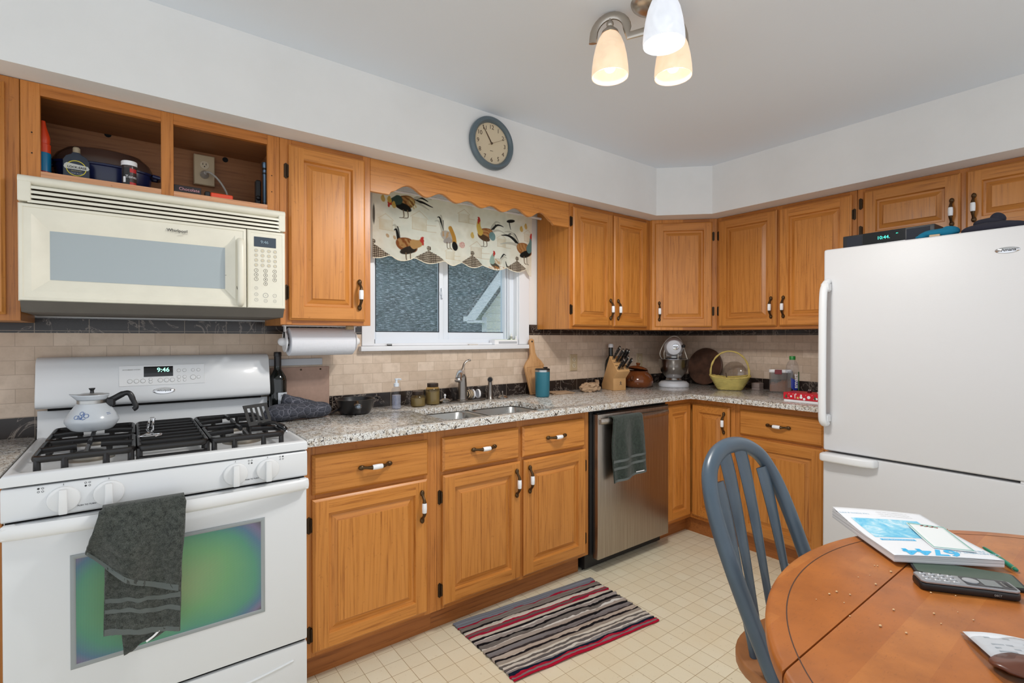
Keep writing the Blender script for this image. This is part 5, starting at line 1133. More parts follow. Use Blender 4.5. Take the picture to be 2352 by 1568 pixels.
# canister
cn = thing('storage_canister', 'square clear canister of brown sugar with a white lid and red latch', 'canister', (2.945, -0.930, CZ), -66)
MB().prism(rrect(-0.064, 0.064, -0.050, 0.050, 0.014), 0.0, 0.128, 'z').build('canister_body', SMOKE, cn)
b = MB(); k = 20
def sug(u, v): 
    x, y = -0.060 + 0.120 * u, -0.046 + 0.092 * v
    return Vector((x, y, 0.045 + 0.035 * u + 0.012 * fbm(u * 4, v * 4, 5)))
b.grid(k, k, sug); b.box(-0.060, 0.060, -0.046, 0.046, 0.004, 0.040); b.grid(k, 2, lambda u, v: Vector((-0.06 + 0.12 * u, -0.0462, 0.004)) * (1 - v) + sug(u, 0) * v); b.grid(k, 2, lambda u, v: Vector((-0.0602, -0.046 + 0.092 * u, 0.004)) * (1 - v) + sug(0, u) * v)
b.build('brown_sugar', simple('brown_sugar', (178, 126, 98), 0.9, vary=0.25, bump=(120, 0.5)), cn, sharp=180)
MB().prism(rrect(-0.067, 0.067, -0.053, 0.053, 0.014), 0.1285, 0.148, 'z', 0, bev=0.002).build('lid', PORC, cn)
MB().box(-0.032, 0.010, -0.0570, -0.0532, 0.118, 0.1475, bev=0.0015).build('latch', simple('latch_red', (122, 26, 34), 0.35), cn)
# water bottle
wt = thing('water_bottle', 'clear water bottle with a green cap and blue label beside the refrigerator', 'bottle', (2.665, -1.128, CZ)); r0 = 0.036
MB().lathe([(0, 0.004), (0.028, 0.0), (0.035, 0.006), (r0, 0.014), (r0, 0.165), (0.033, 0.190), (0.024, 0.212), (0.0145, 0.224), (0.0135, 0.232)], seg=32).build('bottle_body', CLEARP, wt)
MB().lathe([(0.0165, 0.226), (0.0165, 0.246), (0.0155, 0.2475), (0, 0.2475)], seg=24).build('cap', simple('cap_green', (38, 128, 56), 0.4), wt)
am = radians(218)
def wrap(x, z, r=r0 + 0.0006): return Vector((r * cos(am + x / r0), r * sin(am + x / r0), z))
lb = MB().grid(14, 2, lambda u, v: wrap(-0.036 + 0.030 * u, 0.06 + 0.098 * v)).build('label_pattern', hazy('label_clear_grey', (210, 210, 210), (150, 150, 150), 0.25), wt)
MB().grid(8, 2, lambda u, v: wrap(0.026 + 0.016 * u, 0.045 + 0.11 * v)).build('label_stripe', simple('label_green', (92, 140, 96), 0.5), wt)
b = MB(); outl = [(-0.016, 0.122), (-0.010, 0.116), (0.002, 0.110), (0.018, 0.106), (0.024, 0.098), (0.025, 0.06), (0.021, 0.052), (0.012, 0.046), (0.0, 0.047), (-0.010, 0.054), (-0.015, 0.064)]
cx, cz = 0.006, 0.08; ring = []
for i in range(len(outl)):
    p, q = outl[i], outl[(i + 1) % len(outl)]
    for j in range(3): ring.append((p[0] + (q[0] - p[0]) * j / 3, p[1] + (q[1] - p[1]) * j / 3))
vs = [wrap(cx, cz, r0 + 0.0012)]
for f_ in (0.35, 0.7, 1.0): vs += [wrap(cx + (p[0] - cx) * f_, cz + (p[1] - cz) * f_, r0 + 0.0012) for p in ring]
n_ = len(ring); fs = [(0, 1 + i, 1 + (i + 1) % n_) for i in range(n_)] + [(1 + r_ * n_ + i, 1 + (r_ + 1) * n_ + i, 1 + (r_ + 1) * n_ + (i + 1) % n_, 1 + r_ * n_ + (i + 1) % n_) for r_ in range(2) for i in range(n_)]
lbb = b.add(vs, fs).build('label_drop', simple('label_blue', (16, 40, 136), 0.4), wt)
text('label_lettering', 'smart', 0.040, (0, 0, 0), (1, 0, 0), (0, 0, 1), PORC, lbb, bold=0.0008, align='LEFT', warp=lambda c: wrap(0.010 - c.y * 0.8, 0.058 + c.x * 0.92, r0 + 0.002))
# red christmas box
rb = thing('gift_box', 'red winter patterned box with a white base at the right end of the worktop', 'box', (2.50, -1.285, CZ)); o = rb.location.copy()
MB(o).box(2.438, 2.562, -1.405, -1.182, CZ, CZ + 0.014, bev=0.001).build('base_tray', PORC, rb); MB(o).box(2.435, 2.565, -1.407, -1.180, CZ + 0.014, CZ + 0.052, bev=0.001).build('box_lid', simple('gift_red', (196, 20, 40), 0.4), rb)
b = MB(o); fx = 2.4347
def disc(y, z, r, m=0): b.lathe([(r, 0.0002), (0, 0.0002)], (fx, y, CZ + z), 14, m, ax=(-1, 0, 0))
for y, z, r in ((-1.222, 0.032, .005), (-1.274, 0.030, .0075), (-1.274, 0.041, .005), (-1.313, 0.033, .0085), (-1.352, 0.028, .006), (-1.290, 0.022, .0065), (-1.210, 0.044, .0015), (-1.232, 0.045, .0015), (-1.246, 0.04, .0015), (-1.262, 0.022, .0015), (-1.298, 0.043, .0015), (-1.33, 0.045, .0015), (-1.338, 0.024, .0015), (-1.206, 0.022, .0015), (-1.37, 0.042, .0015)): disc(y, z, r)
b.tube([(fx, -1.243, CZ + 0.022), (fx, -1.241, CZ + 0.042), (fx, -1.245, CZ + 0.047), (fx, -1.251, CZ + 0.045)], 0.002, 6)
for y in (-1.196, -1.344): b.prism([(y - 0.006, CZ + 0.024), (y + 0.006, CZ + 0.024), (y, CZ + 0.046)], fx - 0.0003, fx, 'x', 1)
for y, z in ((-1.257, 0.026), (-1.372, 0.034)): b.box(fx - 0.0003, fx, y - 0.005, y + 0.005, CZ + z - 0.005, CZ + z + 0.005, 2)
b.build('printed_pattern', [PORC, simple('print_green', (36, 84, 52), 0.5), simple('print_gold', (206, 186, 110), 0.5)], rb)
tag(MB((2.52, -1.345, CZ + 0.053)).lathe([(0, 0), (0.020, 0), (0.021, 0.003), (0.019, 0.006), (0, 0.006)], (2.515, -1.345, CZ + 0.0525), 24).build('jar_cap', PORC), 'flat white cap lying on top of the red box', 'cap')
tag(MB((2.52, -1.285, CZ + 0.053)).box(2.505, 2.525, -1.294, -1.276, CZ + 0.0525, CZ + 0.064, bev=0.002).ball((2.515, -1.281, CZ + 0.0655), 0.0025, 1, 8, 6).ball((2.515, -1.289, CZ + 0.0655), 0.0025, 1, 8, 6).build('small_gadget', [simple('gadget_maroon', (74, 22, 26), 0.4), PORC]), 'tiny dark red gadget lying on the red box beside the white cap', 'gadget')
b = MB((2.80, -1.30, CZ)); b.tube(catmull([(2.98, -1.16, CZ + 0.055), (2.93, -1.185, CZ + 0.03), (2.88, -1.215, CZ + 0.005), (2.84, -1.26, CZ + 0.004)], 5), 0.0035, 8); tag(b.build('white_cable', PORC), 'short white cable dropping to the worktop behind the red box', 'cable')
b = MB((2.80, -1.34, CZ))
for k in range(3): b.tube([(2.80 + (0.075 + 0.004 * k) * cos(2 * pi * i / 28) * 0.8, -1.325 + 0.072 * sin(2 * pi * i / 28), CZ + 0.0045 + 0.007 * k + 0.012 * (1 + cos(2 * pi * i / 28)) * (k > 0)) for i in range(28)], 0.0035, 8, closed=True)
tag(b.build('black_cable', BLACK), 'coiled black cable on the worktop behind the red box', 'cable')
# paper towel roll under the cabinet
pt = thing('paper_towel_roll', 'white paper towel roll hanging under the cabinet left of the window', 'paper towels', (0.195, -0.175, 1.257)); o = pt.location.copy()
PT = simple('quilted_paper', (228, 230, 236), 0.9, bump=(70, 0.5))
MB(o).lathe([(0.020, 0), (0.060, 0.0), (0.0615, 0.002), (0.0615, 0.276), (0.060, 0.278), (0.020, 0.278)], (0.052, -0.175, 1.257), 40, ax=(1, 0, 0)).build('roll', PT, pt)
b = MB(o); z = 1.257
for x in (0.038, 0.341): 
    b.lathe([(0.044, -0.003), (0.046, 0), (0.044, 0.003), (0, 0.003)] if x > 0.2 else [(0, -0.003), (0.044, -0.003), (0.046, 0), (0.044, 0.003)], (x, -0.175, z), 26, ax=(1, 0, 0)); b.box(x - 0.003, x + 0.003, -0.187, -0.163, z, 1.3275); b.ball((x + (0.010 if x > 0.2 else -0.010), -0.175, z), 0.019, 0, 16, 10)
b.tube([(0.038, -0.175, z), (0.341, -0.175, z)], 0.012, 12); b.box(0.030, 0.349, -0.190, -0.160, 1.3235, 1.3278)
b.build('holder', PORC, pt)
tag(MB((0.30, -0.24, 1.31)).box(0.285, 0.315, -0.25, -0.225, 1.312, 1.3275, bev=0.002).build('cabinet_latch', simple('latch_brass', (170, 150, 116), 0.5)), 'small tan bracket under the cabinet above the paper towel roll', 'bracket')

# outlets
PLATE = simple('outlet_ivory', (184, 164, 132), 0.4); SOCK = simple('socket_ivory', (198, 182, 154), 0.4)
def outlet(label, x, z, y, wdt=0.070, hgt=0.114, box=0.0, plates=True):
    c = thing('wall_outlet', label, 'outlet', (x, y, z))
    b = MB(); b.loft((-wdt / 2, -box, -hgt / 2), (1, 0, 0), (0, 0, 1), (0, -1, 0), wdt, hgt, [(0, -box), (0, 0.003), (0.003, 0.006)]); b.build('cover_plate', PLATE, c)
    for s_ in (-1, 1):
        b = MB(); b.lathe([(0.017, 0.006), (0.0165, 0.0085), (0, 0.0085)], (0, -box, s_ * 0.020), 24, 0, ax=(0, -1, 0)); k = b.build('receptacle', SOCK, c)
        b = MB()
        for dx in (-0.006, 0.006): b.box(dx - 0.0010, dx + 0.0010, -box - 0.0090, -box - 0.0084, s_ * 0.020, s_ * 0.020 + 0.008)
        b.lathe([(0.0024, 0.0088), (0, 0.0088)], (0, -box, s_ * 0.020 - 0.006), 10, 0, ax=(0, -1, 0)); b.build('slots', GAP, k)
    return c
outlet('ivory wall outlet on the tiles right of the cutting board', 1.934, 1.103, -0.0092)
outlet('ivory wall outlet on the tiles behind the crock and mixer', 2.64, 1.095, -0.0092)
outlet('ivory outlet inside the open cabinet above the microwave', -0.245, 1.975, -0.0222, 0.075, 0.125, 0.022)
cd = thing('appliance_plug', 'grey plug and curved cord inside the open cabinet above the microwave', 'plug', (-0.245, -0.055, 1.955)); o = cd.location.copy()
MB(o).lathe([(0.016, 0.0), (0.015, 0.010), (0.008, 0.022), (0.006, 0.030), (0, 0.030)], (-0.245, -0.0530, 1.955), 20, ax=(0, -1, 0)).build('plug_body', simple('plug_grey', (176, 170, 160), 0.5), cd)
MB(o).tube(catmull([(-0.245, -0.082, 1.955), (-0.232, -0.095, 1.956), (-0.205, -0.10, 1.935), (-0.180, -0.10, 1.900), (-0.165, -0.10, 1.860), (-0.160, -0.10, 1.7965)], 6), 0.0042, 10).build('cord', simple('plug_grey', (176, 170, 160), 0.5), cd)
# window stool things
SZ = 1.2315
gb = thing('soap_carton', 'flat white and green carton lying on the window sill', 'carton', (1.345, 0.0, SZ)); o = gb.location.copy()
MB(o).box(1.255, 1.430, -0.030, 0.026, SZ, SZ + 0.030, bev=0.001).build('carton', WHITEP, gb)
MB(o).box(1.278, 1.429, -0.029, 0.025, SZ + 0.0301, SZ + 0.0307).build('top_print', simple('print_lime', (190, 226, 120), 0.5), gb, flat=True)
MB(o).box(1.285, 1.425, -0.0307, -0.0302, SZ + 0.006, SZ + 0.020).build('side_print', simple('print_pale_grey', (176, 178, 182), 0.6), gb, flat=True)
for lab, x, y, hh, dark in (('left tiny white dropper bottle on the window sill behind the carton', 1.412, 0.010, 0.066, False), ('right tiny white dropper bottle with a black label on the window sill', 1.437, -0.004, 0.056, True)):
    z = SZ + (0.0308 if not dark else 0); hh -= 0.0 if dark else 0.025
    q = thing('dropper_bottle', lab, 'dropper bottle', (x, y, z), 0, 'dropper bottles on the sill')
    MB().lathe([(0, 0), (0.008, 0), (0.008, hh * 0.6), (0.004, hh * 0.7), (0.0045, hh * 0.72), (0.004, hh * 0.95), (0, hh)], seg=16).build('bottle', PORC, q)
    MB().lathe([(0.0083, hh * 0.12), (0.0083, hh * 0.5)], seg=16).build('label', BLACK if dark else INKG, q)
b = MB((0.59, -0.015, SZ)); b.tube([(0.575, -0.015, SZ + 0.005), (0.600, -0.018, SZ + 0.005)], 0.0055, 10); b.tube([(0.600, -0.018, SZ + 0.005), (0.632, -0.022, SZ + 0.003)], [0.004, 0.0018], 8, 1)
tag(b.build('small_marker', [BLACK, PORC]), 'small black and white marker lying at the left of the window sill', 'marker')
tag(MB((1.10, -0.02, SZ)).box(1.075, 1.135, -0.030, -0.012, SZ, SZ + 0.004).build('wood_chip', simple('chip_tan', (206, 196, 182), 0.7)), 'thin tan strip lying on the window sill left of the carton', 'strip')

# ================================================================ THINGS IN THE OPEN CABINET
HZ = 1.7955
rp = thing('roasting_pan', 'oval navy blue roasting pan with a domed lid in the open cabinet', 'roasting pan', (-0.566, -0.140, HZ))
NAVY = simple('navy_enamel', (26, 34, 74), 0.2)
MB().lathe([(0, 0), (0.75, 0.0), (0.84, 0.008), (0.93, 0.05), (0.96, 0.085), (1.0, 0.088), (1.0, 0.094), (0.94, 0.095)], (0, 0, 0), 48, sx=0.146, sy=0.078).build('pan', NAVY, rp)
MB().lathe([(0.985, 0.0952), (0.97, 0.105), (0.90, 0.125), (0.72, 0.148), (0.4, 0.158), (0, 0.160)], (0, 0, 0), 48, sx=0.146, sy=0.078).build('lid', simple('lid_brown_reflection', (70, 52, 46), 0.22), rp)  # brown reflection on the dome painted as the lid's base colour
for s_ in (-1, 1): MB().tube([(s_ * 0.140, -0.028, 0.088), (s_ * 0.160, -0.024, 0.086), (s_ * 0.166, 0, 0.084), (s_ * 0.160, 0.024, 0.086), (s_ * 0.140, 0.028, 0.088)], 0.007, 10).build('handle', NAVY, rp)
jg = thing('lubricant_can', 'dark flat can with a yellow ring emblem in the open cabinet', 'can', (-0.636, -0.262, HZ)); o = jg.location.copy()
MB().prism([(-0.034, 0), (0.034, 0), (0.034, 0.072), (0.026, 0.086), (0.012, 0.094), (0.010, 0.100), (-0.010, 0.100), (-0.012, 0.094), (-0.026, 0.086), (-0.034, 0.072)], -0.014, 0.014, 'y', 0, bev=0.003).build('can_body', simple('can_navy', (30, 40, 56), 0.4), jg)
MB().lathe([(0.010, 0.1005), (0.010, 0.116), (0.007, 0.120), (0, 0.120)], seg=16).build('cap', simple('cap_tan_grey', (150, 136, 112), 0.5), jg)
b = MB(); b.tube([(0.025 * cos(2 * pi * i / 28), -0.0146, 0.046 + 0.025 * sin(2 * pi * i / 28)) for i in range(28)], 0.0014, 6, closed=True); b.build('ring_emblem', simple('emblem_yellow', (214, 200, 70), 0.5), jg)
pl = MB().prism([(-0.032, 0.048), (-0.028, 0.042), (0.030, 0.042), (0.034, 0.048), (0.030, 0.056), (-0.024, 0.062), (-0.030, 0.056)], -0.0158, -0.0148, 'y').build('name_plate', simple('plate_silver', (188, 190, 184), 0.5), jg)
text('plate_lettering', 'LOCK-EASE', 0.0095, (0.002, -0.0160, 0.0485), (1, 0, 0), (0, 0, 1), INK, pl, bold=0.0002); text('can_lettering', 'GRAPHITED', 0.005, (0, -0.0146, 0.037), (1, 0, 0), (0, 0, 1), simple('plate_silver2', (170, 160, 110), 0.5), jg); text('can_lettering', 'LOCK FLUID', 0.0065, (0, -0.0146, 0.0285), (1, 0, 0), (0, 0, 1), simple('plate_silver3', (150, 160, 176), 0.5), jg)
sj = thing('spice_jar', 'small clear spice jar with a white lid and red label in the open cabinet', 'jar', (-0.495, -0.270, HZ))
MB().lathe([(0, 0), (0.019, 0), (0.021, 0.003), (0.021, 0.082)], seg=26).build('jar_body', simple('jar_dark_spice', (70, 58, 56), 0.2), sj); MB().lathe([(0.0235, 0.082), (0.0235, 0.096), (0.022, 0.0985), (0, 0.0985)], seg=26).build('lid', PORC, sj)
MB().grid(10, 2, lambda u, v: Vector((0.0214 * cos(-2.6 + 1.1 * u), 0.0214 * sin(-2.6 + 1.1 * u), 0.012 + 0.062 * v))).build('label', simple('label_black', (36, 34, 36), 0.5), sj)
for z0_, z1_ in ((0.058, 0.072), (0.014, 0.024)): MB().grid(10, 2, lambda u, v: Vector((0.0216 * cos(-1.5 + 1.1 * u), 0.0216 * sin(-1.5 + 1.1 * u), z0_ + (z1_ - z0_) * v))).build('label_band', simple('label_red', (184, 42, 44), 0.5), sj)
MB().grid(6, 2, lambda u, v: Vector((0.0218 * cos(-2.45 + 0.4 * u), 0.0218 * sin(-2.45 + 0.4 * u), 0.022 + 0.020 * v))).build('barcode', PORC, sj)
text('label_lettering', 'Tones', 0.014, (0, 0, 0), (1, 0, 0), (0, 0, 1), PORC, sj, warp=lambda c: Vector((0.0219 * cos(-1.25 + c.x / 0.0216), 0.0219 * sin(-1.25 + c.x / 0.0216), 0.042 + c.y)))
sy = thing('spray_can', 'orange topped blue spray bottle at the left side of the open cabinet', 'spray bottle', (-0.7215, -0.235, HZ))
MB().lathe([(0, 0), (0.018, 0), (0.020, 0.004), (0.020, 0.012)], seg=24).lathe([(0.020, 0.028), (0.020, 0.085), (0.019, 0.090)], seg=24, m=1).lathe([(0.0202, 0.012), (0.0202, 0.028)], seg=24, m=2).build('body', [PORC, simple('spray_blue', (16, 120, 166), 0.35), simple('spray_crimson', (150, 34, 50), 0.35)], sy)
MB().lathe([(0.0195, 0.090), (0.0195, 0.118), (0.0165, 0.120), (0.0178, 0.128), (0.0178, 0.142), (0.014, 0.158), (0.009, 0.176), (0.006, 0.196), (0, 0.198)], seg=24).build('orange_cap', simple('cap_orange', (226, 70, 30), 0.35), sy)
bx = thing('candy_box', 'small dark box with pink lettering at the left of the right cabinet opening', 'box', (-0.322, -0.262, HZ)); MB().box(-0.044, 0.042, -0.030, 0.030, 0, 0.040, bev=0.001).build('box', simple('box_black_brown', (36, 26, 28), 0.5), bx)
text('box_lettering', 'Chocolate', 0.0155, (0.004, -0.0306, 0.027), (1, 0, 0), (0, 0, 1), simple('print_pink', (206, 150, 160), 0.5), bx)
ck = thing('box_cutter', 'orange and black box cutter lying in the right cabinet opening', 'knife', (-0.222, -0.278, HZ), 3); b = MB(); b.box(-0.028, 0.048, -0.010, 0.010, 0.012, 0.032, bev=0.003); b.build('handle', simple('handle_orange_red', (228, 76, 40), 0.4), ck); MB().box(-0.046, -0.0285, -0.011, 0.011, 0.0, 0.033, bev=0.003).box(-0.0285, 0.045, -0.008, 0.008, 0, 0.012).build('head', BLACK, ck)
fl_ = thing('flashlight', 'slim blue grey metal flashlight standing at the right side of the open cabinet', 'flashlight', (-0.052, -0.248, HZ)); MB().lathe([(0, 0), (0.010, 0), (0.0105, 0.03), (0.0095, 0.034), (0.0095, 0.14), (0.0105, 0.145), (0.0105, 0.175), (0.012, 0.178), (0.012, 0.194), (0.010, 0.196), (0, 0.196)], seg=20).build('tube', simple('anodised_blue_grey', (92, 110, 128), 0.3, 0.8), fl_); MB().lathe([(0.0111, 0.146), (0.0111, 0.153)], seg=20).lathe([(0.0111, 0.164), (0.0111, 0.172)], seg=20).lathe([(0.0109, 0.026), (0.0109, 0.03)], seg=20).build('ring', BLACK, fl_)
tag(MB((-0.075, -0.225, HZ)).box(-0.084, -0.064, -0.235, -0.205, HZ, HZ + 0.125, bev=0.004).ball((-0.075, -0.237, HZ + 0.05), 0.010, 0, 10, 8).build('black_pouch', BLACK), 'narrow black pouch standing beside the flashlight in the open cabinet', 'pouch')

# ================================================================ CURTAIN, CLOCK, CEILING LIGHT
import numpy as np
def colour_mat(name, rough=0.9, translucent=0.0):
    t = NT(name); a = t.n('ShaderNodeVertexColor', _layer_name='print'); t.P(Base__Color=a.outputs['Color'], Roughness=rough, Specular__IOR__Level=0.15)
    if translucent:
        tl = t.n('ShaderNodeBsdfTranslucent', Color=a.outputs['Color']); mx = t.n('ShaderNodeMixShader', i0=translucent, i1=t.b.outputs[0], i2=tl.outputs[0]); t.t.links.new(mx.outputs[0], t.out.inputs[0])
    return t.m
NU, NV = 540, 200; CX0, CX1, CZ1 = 0.478, 1.524, 2.030
gc = ((0.478, 0.095), (0.800, 0.090), (1.075, 0.078), (1.400, 0.070))
junc = [0.573, 0.71, 0.89, 0.997, 1.153, 1.330, 1.470]
def bottom(x):
    js = [0.400] + junc + [1.545]
    for a, e in zip(js, js[1:]):
        if a <= x <= e:
            q = (x - a) / (e - a); return 1.702 - 0.024 * sin(pi * q) - (0.020 * max(0, (x - 1.48) / 0.044) if x > 1.48 else 0)
    return 1.70
bots = np.array([bottom(CX0 + (CX1 - CX0) * i / (NU - 1)) for i in range(NU)])
def curt(u, v):
    x = CX0 + (CX1 - CX0) * u; i = min(NU - 1, int(round(u * (NU - 1)))); z = CZ1 + (bots[i] - CZ1) * v
    y = -0.060 + (0.007 * sin(x * 34) + 0.004 * sin(x * 71 + 1)) * (0.35 + 0.65 * v) - 0.012 * math.exp(-((x - 1.005) / 0.02) ** 2) * v
    return Vector((x, y, z))
cb = MB((1.0, -0.06, 1.85)).grid(NU, NV, curt)
PXY = np.array([(v.x, v.z) for v in cb.v]); PX, PZ = PXY[:, 0], PXY[:, 1]
LIN = lambda c: np.array([x for x in srgb(*c)[:3]])
colr = np.tile(LIN((255, 248, 232)), (len(PX), 1))
nzv = np.array([noise.fractal(Vector((x * 9, z * 9, 0)), 0.9, 2.0, 4) for x, z in PXY])
def blend(mask, c): 
    global colr
    m = np.clip(mask, 0, 1)[:, None]; colr = colr * (1 - m) + LIN(c) * m
blend(np.clip(nzv - 0.05, 0, 1) * 0.5, (224, 206, 172)); blend(np.clip(-nzv - 0.1, 0, 1) * 0.5, (216, 220, 206))
SOFT = 0.0022
def ell(cx, cz, rx, rz, ang, c, a=1.0, tex=0.0):
    t_ = radians(ang); dx, dz = PX - cx, PZ - cz; p = (dx * cos(t_) + dz * sin(t_)) / rx; q = (-dx * sin(t_) + dz * cos(t_)) / rz
    d = np.sqrt(p * p + q * q); m = np.clip((1.0 - d) * min(rx, rz) / SOFT + 0.5, 0, 1) * a
    if tex: m = m * np.clip(0.6 + np.sin((p * 9 + q * 3) * tex + nzv * 9) * 0.8, 0, 1)
    blend(m, c)
def stroke2(pts, w0, w1, c, a=1.0):
    P = catmull([(p[0], p[1], 0) for p in pts], 5); d = np.full(len(PX), 9.0)
    for i in range(len(P) - 1):
        ax, az, bx_, bz = P[i].x, P[i].y, P[i + 1].x, P[i + 1].y; vx, vz = bx_ - ax, bz - az; L = vx * vx + vz * vz + 1e-12
        s_ = np.clip(((PX - ax) * vx + (PZ - az) * vz) / L, 0, 1); w_ = w0 + (w1 - w0) * (i + s_) / (len(P) - 1)
        d = np.minimum(d, np.hypot(PX - ax - s_ * vx, PZ - az - s_ * vz) - w_)
    blend(np.clip(-d / SOFT + 0.5, 0, 1) * a, c)
BLK, RUST, TAN_, TEALC, RED, YEL = (42, 40, 38), (150, 88, 50), (206, 156, 100), (116, 150, 150), (206, 70, 62), (226, 184, 92)
def bird(x, z, s, f, body, breast, tail, head, tailc=BLK, neckc=None):
    s *= 1.2
    """generic barnyard fowl print; f = 1 faces right, -1 faces left"""
    for k, (tx, tz) in enumerate(tail):
        stroke2([(x - f * 0.030 * s, z + 0.012 * s), (x - f * (0.030 + tx * 0.5) * s, z + (0.012 + tz * 0.8) * s), (x - f * (0.030 + tx) * s, z + tz * s)], 0.0075 * s, 0.0015 * s, tailc if k % 2 == 0 else (214, 206, 190))
    ell(x, z, 0.044 * s, 0.026 * s, -f * 14, body); ell(x - f * 0.004 * s, z + 0.004 * s, 0.036 * s, 0.018 * s, -f * 14, TAN_, 0.75, 1.2)
    ell(x + f * 0.006 * s, z - 0.018 * s, 0.034 * s, 0.014 * s, f * 18, breast)
    hx, hz = x + f * head[0] * s, z + head[1] * s
    stroke2([(x + f * 0.026 * s, z + 0.006 * s), ((x + f * 0.026 * s + hx) / 2 + f * 0.006 * s, (z + hz) / 2), (hx, hz)], 0.018 * s, 0.008 * s, neckc or body)
    ell(hx, hz, 0.009 * s, 0.009 * s, 0, RED); ell(hx + f * 0.001, hz + 0.010 * s, 0.008 * s, 0.0045 * s, f * 20, RED); ell(hx + f * 0.004 * s, hz - 0.011 * s, 0.0045 * s, 0.007 * s, 0, RED)
    for dx in (-0.006, 0.010): stroke2([(x + dx * s, z - 0.03 * s), (x + (dx + 0.002) * s, z - 0.056 * s), (x + f * 0.014 * s + dx * s, z - 0.060 * s)], 0.0022 * s, 0.0012 * s, (120, 96, 70))
def barn(x, z, s, c=(216, 184, 132)):
    m = (np.abs(PX - x) < 0.04 * s) & (np.abs(PZ - z) < 0.03 * s); blend(m * (0.22 + 0.2 * np.clip(nzv, 0, 1)), c)
    for a, e in (((-0.05, 0.028), (0, 0.062)), ((0, 0.062), (0.05, 0.028)), ((-0.04, 0.028), (-0.04, -0.03)), ((0.04, 0.028), (0.04, -0.03)), ((-0.04, -0.03), (0.09, -0.032)), ((0.04, 0.0), (0.09, 0.0))): stroke2([(x + a[0] * s, z + a[1] * s), (x + e[0] * s, z + e[1] * s)], 0.0014, 0.0014, c, 0.6)
barn(0.74, 1.885, 1.1); barn(1.105, 1.770, 1.0, (204, 162, 108)); barn(1.285, 1.845, 0.8); barn(0.55, 1.855, 0.9, (226, 200, 150)); barn(0.93, 1.735, 0.7, (222, 196, 146)); barn(1.02, 1.955, 0.8, (208, 180, 130)); barn(1.49, 1.90, 0.8)
T1 = [(0.03, 0.05), (0.045, 0.062), (0.06, 0.058), (0.072, 0.045)]; T2 = [(0.012, 0.06), (0.026, 0.066), (0.02, 0.05)]
bird(0.655, 1.985, 1.15, -1, (140, 92, 54), BLK, [(0.07, 0.02), (0.085, 0.03), (0.09, 0.0), (0.075, -0.012)], (0.060, -0.01), BLK, (70, 90, 84)); ell(0.70, 1.985, 0.022, 0.030, 30, (222, 188, 120), 0.8, 1.0)
bird(0.668, 1.762, 1.18, 1, RUST, (60, 52, 46), T2, (0.062, 0.024), BLK, TAN_)
bird(0.915, 1.838, 0.95, 1, (200, 188, 176), (180, 168, 160), [(0.0, 0.07), (0.015, 0.095), (0.03, 0.085), (0.042, 0.065)], (0.036, -0.02), BLK); stroke2([(0.93, 1.885), (0.955, 1.84), (0.96, 1.80)], 0.013, 0.016, (206, 150, 70)); ell(0.962, 1.79, 0.020, 0.026, 20, BLK); ell(1.005, 1.800, 0.016, 0.018, 0, RED, 0.9, 2.0)
bird(1.165, 1.885, 1.05, -1, (166, 100, 60), (96, 70, 50), [(0.035, 0.045), (0.055, 0.06), (0.075, 0.045), (0.085, 0.015)], (0.034, 0.058), BLK, YEL); ell(1.215, 1.875, 0.022, 0.026, 20, TEALC, 0.95)
bird(1.240, 1.722, 0.85, -1, (232, 222, 204), (90, 84, 72), [(0.05, 0.05), (0.06, 0.035)], (0.012, 0.052), BLK, (170, 190, 176)); ell(1.245, 1.692, 0.06, 0.010, 4, (206, 140, 84), 0.8, 1.0)
bird(1.462, 1.822, 1.25, 1, (172, 112, 66), BLK, [(0.05, 0.055), (0.072, 0.062), (0.09, 0.045), (0.095, 0.01)], (0.040, 0.058), BLK, TEALC)
stroke2([(1.32, 1.735), (1.335, 1.705), (1.345, 1.69)], 0.003, 0.008, BLK); ell(1.355, 1.985, 0.030, 0.010, 10, BLK); stroke2([(1.345, 1.98), (1.350, 1.955), (1.356, 1.935)], 0.004, 0.0015, BLK)
for x, z in ((0.535, 1.985), (0.57, 1.985), (0.595, 1.962), (1.075, 1.862), (1.435, 1.945), (1.47, 1.965)): ell(x, z, 0.012, 0.016, 20, YEL, 0.9); ell(x, z + 0.014, 0.007, 0.007, 0, YEL, 0.9)
for x, z in ((0.56, 1.80), (0.60, 1.795)): ell(x, z, 0.008, 0.011, 40, (206, 160, 110), 0.8)
ell(0.484, 1.90, 0.006, 0.05, 0, (60, 48, 40), 0.9)
chk = ((np.floor(PX / 0.0050) % 2) + (np.floor(PZ / 0.0050) % 2))
chc = np.where(chk[:, None] == 2, LIN((48, 38, 34)), np.where(chk[:, None] == 1, LIN((136, 116, 98)), LIN((226, 212, 190))))
for cx, hw in gc:
    m = ((PZ - 1.702) < (1 - np.abs(PX - cx) / hw) * 0.048) & (np.abs(PX - cx) < hw)
    m |= np.hypot(PX - cx, PZ - 1.761) < 0.013
    colr[m] = chc[m]
cu = thing('window_curtain', 'cream rooster print curtain with checked scallops hanging in the window', 'curtain', (1.0, -0.06, 1.85)); cb.build
co = cb.build('cloth', colour_mat('rooster_print_cloth', 0.9, 0.6), cu, sharp=180)
at = co.data.color_attributes.new('print', 'FLOAT_COLOR', 'POINT'); at.data.foreach_set('color', np.concatenate([colr, np.ones((len(PX), 1))], axis=1).astype(np.float32).ravel())
MB((1.0, -0.06, 1.85)).tube([(CX0 + (CX1 - CX0) * i / 60, curt(i / 60, 1).y, bots[int(i / 60 * (NU - 1))]) for i in range(61)], 0.0022, 6).build('hem', simple('hem_cream', (232, 222, 200), 0.9), cu)
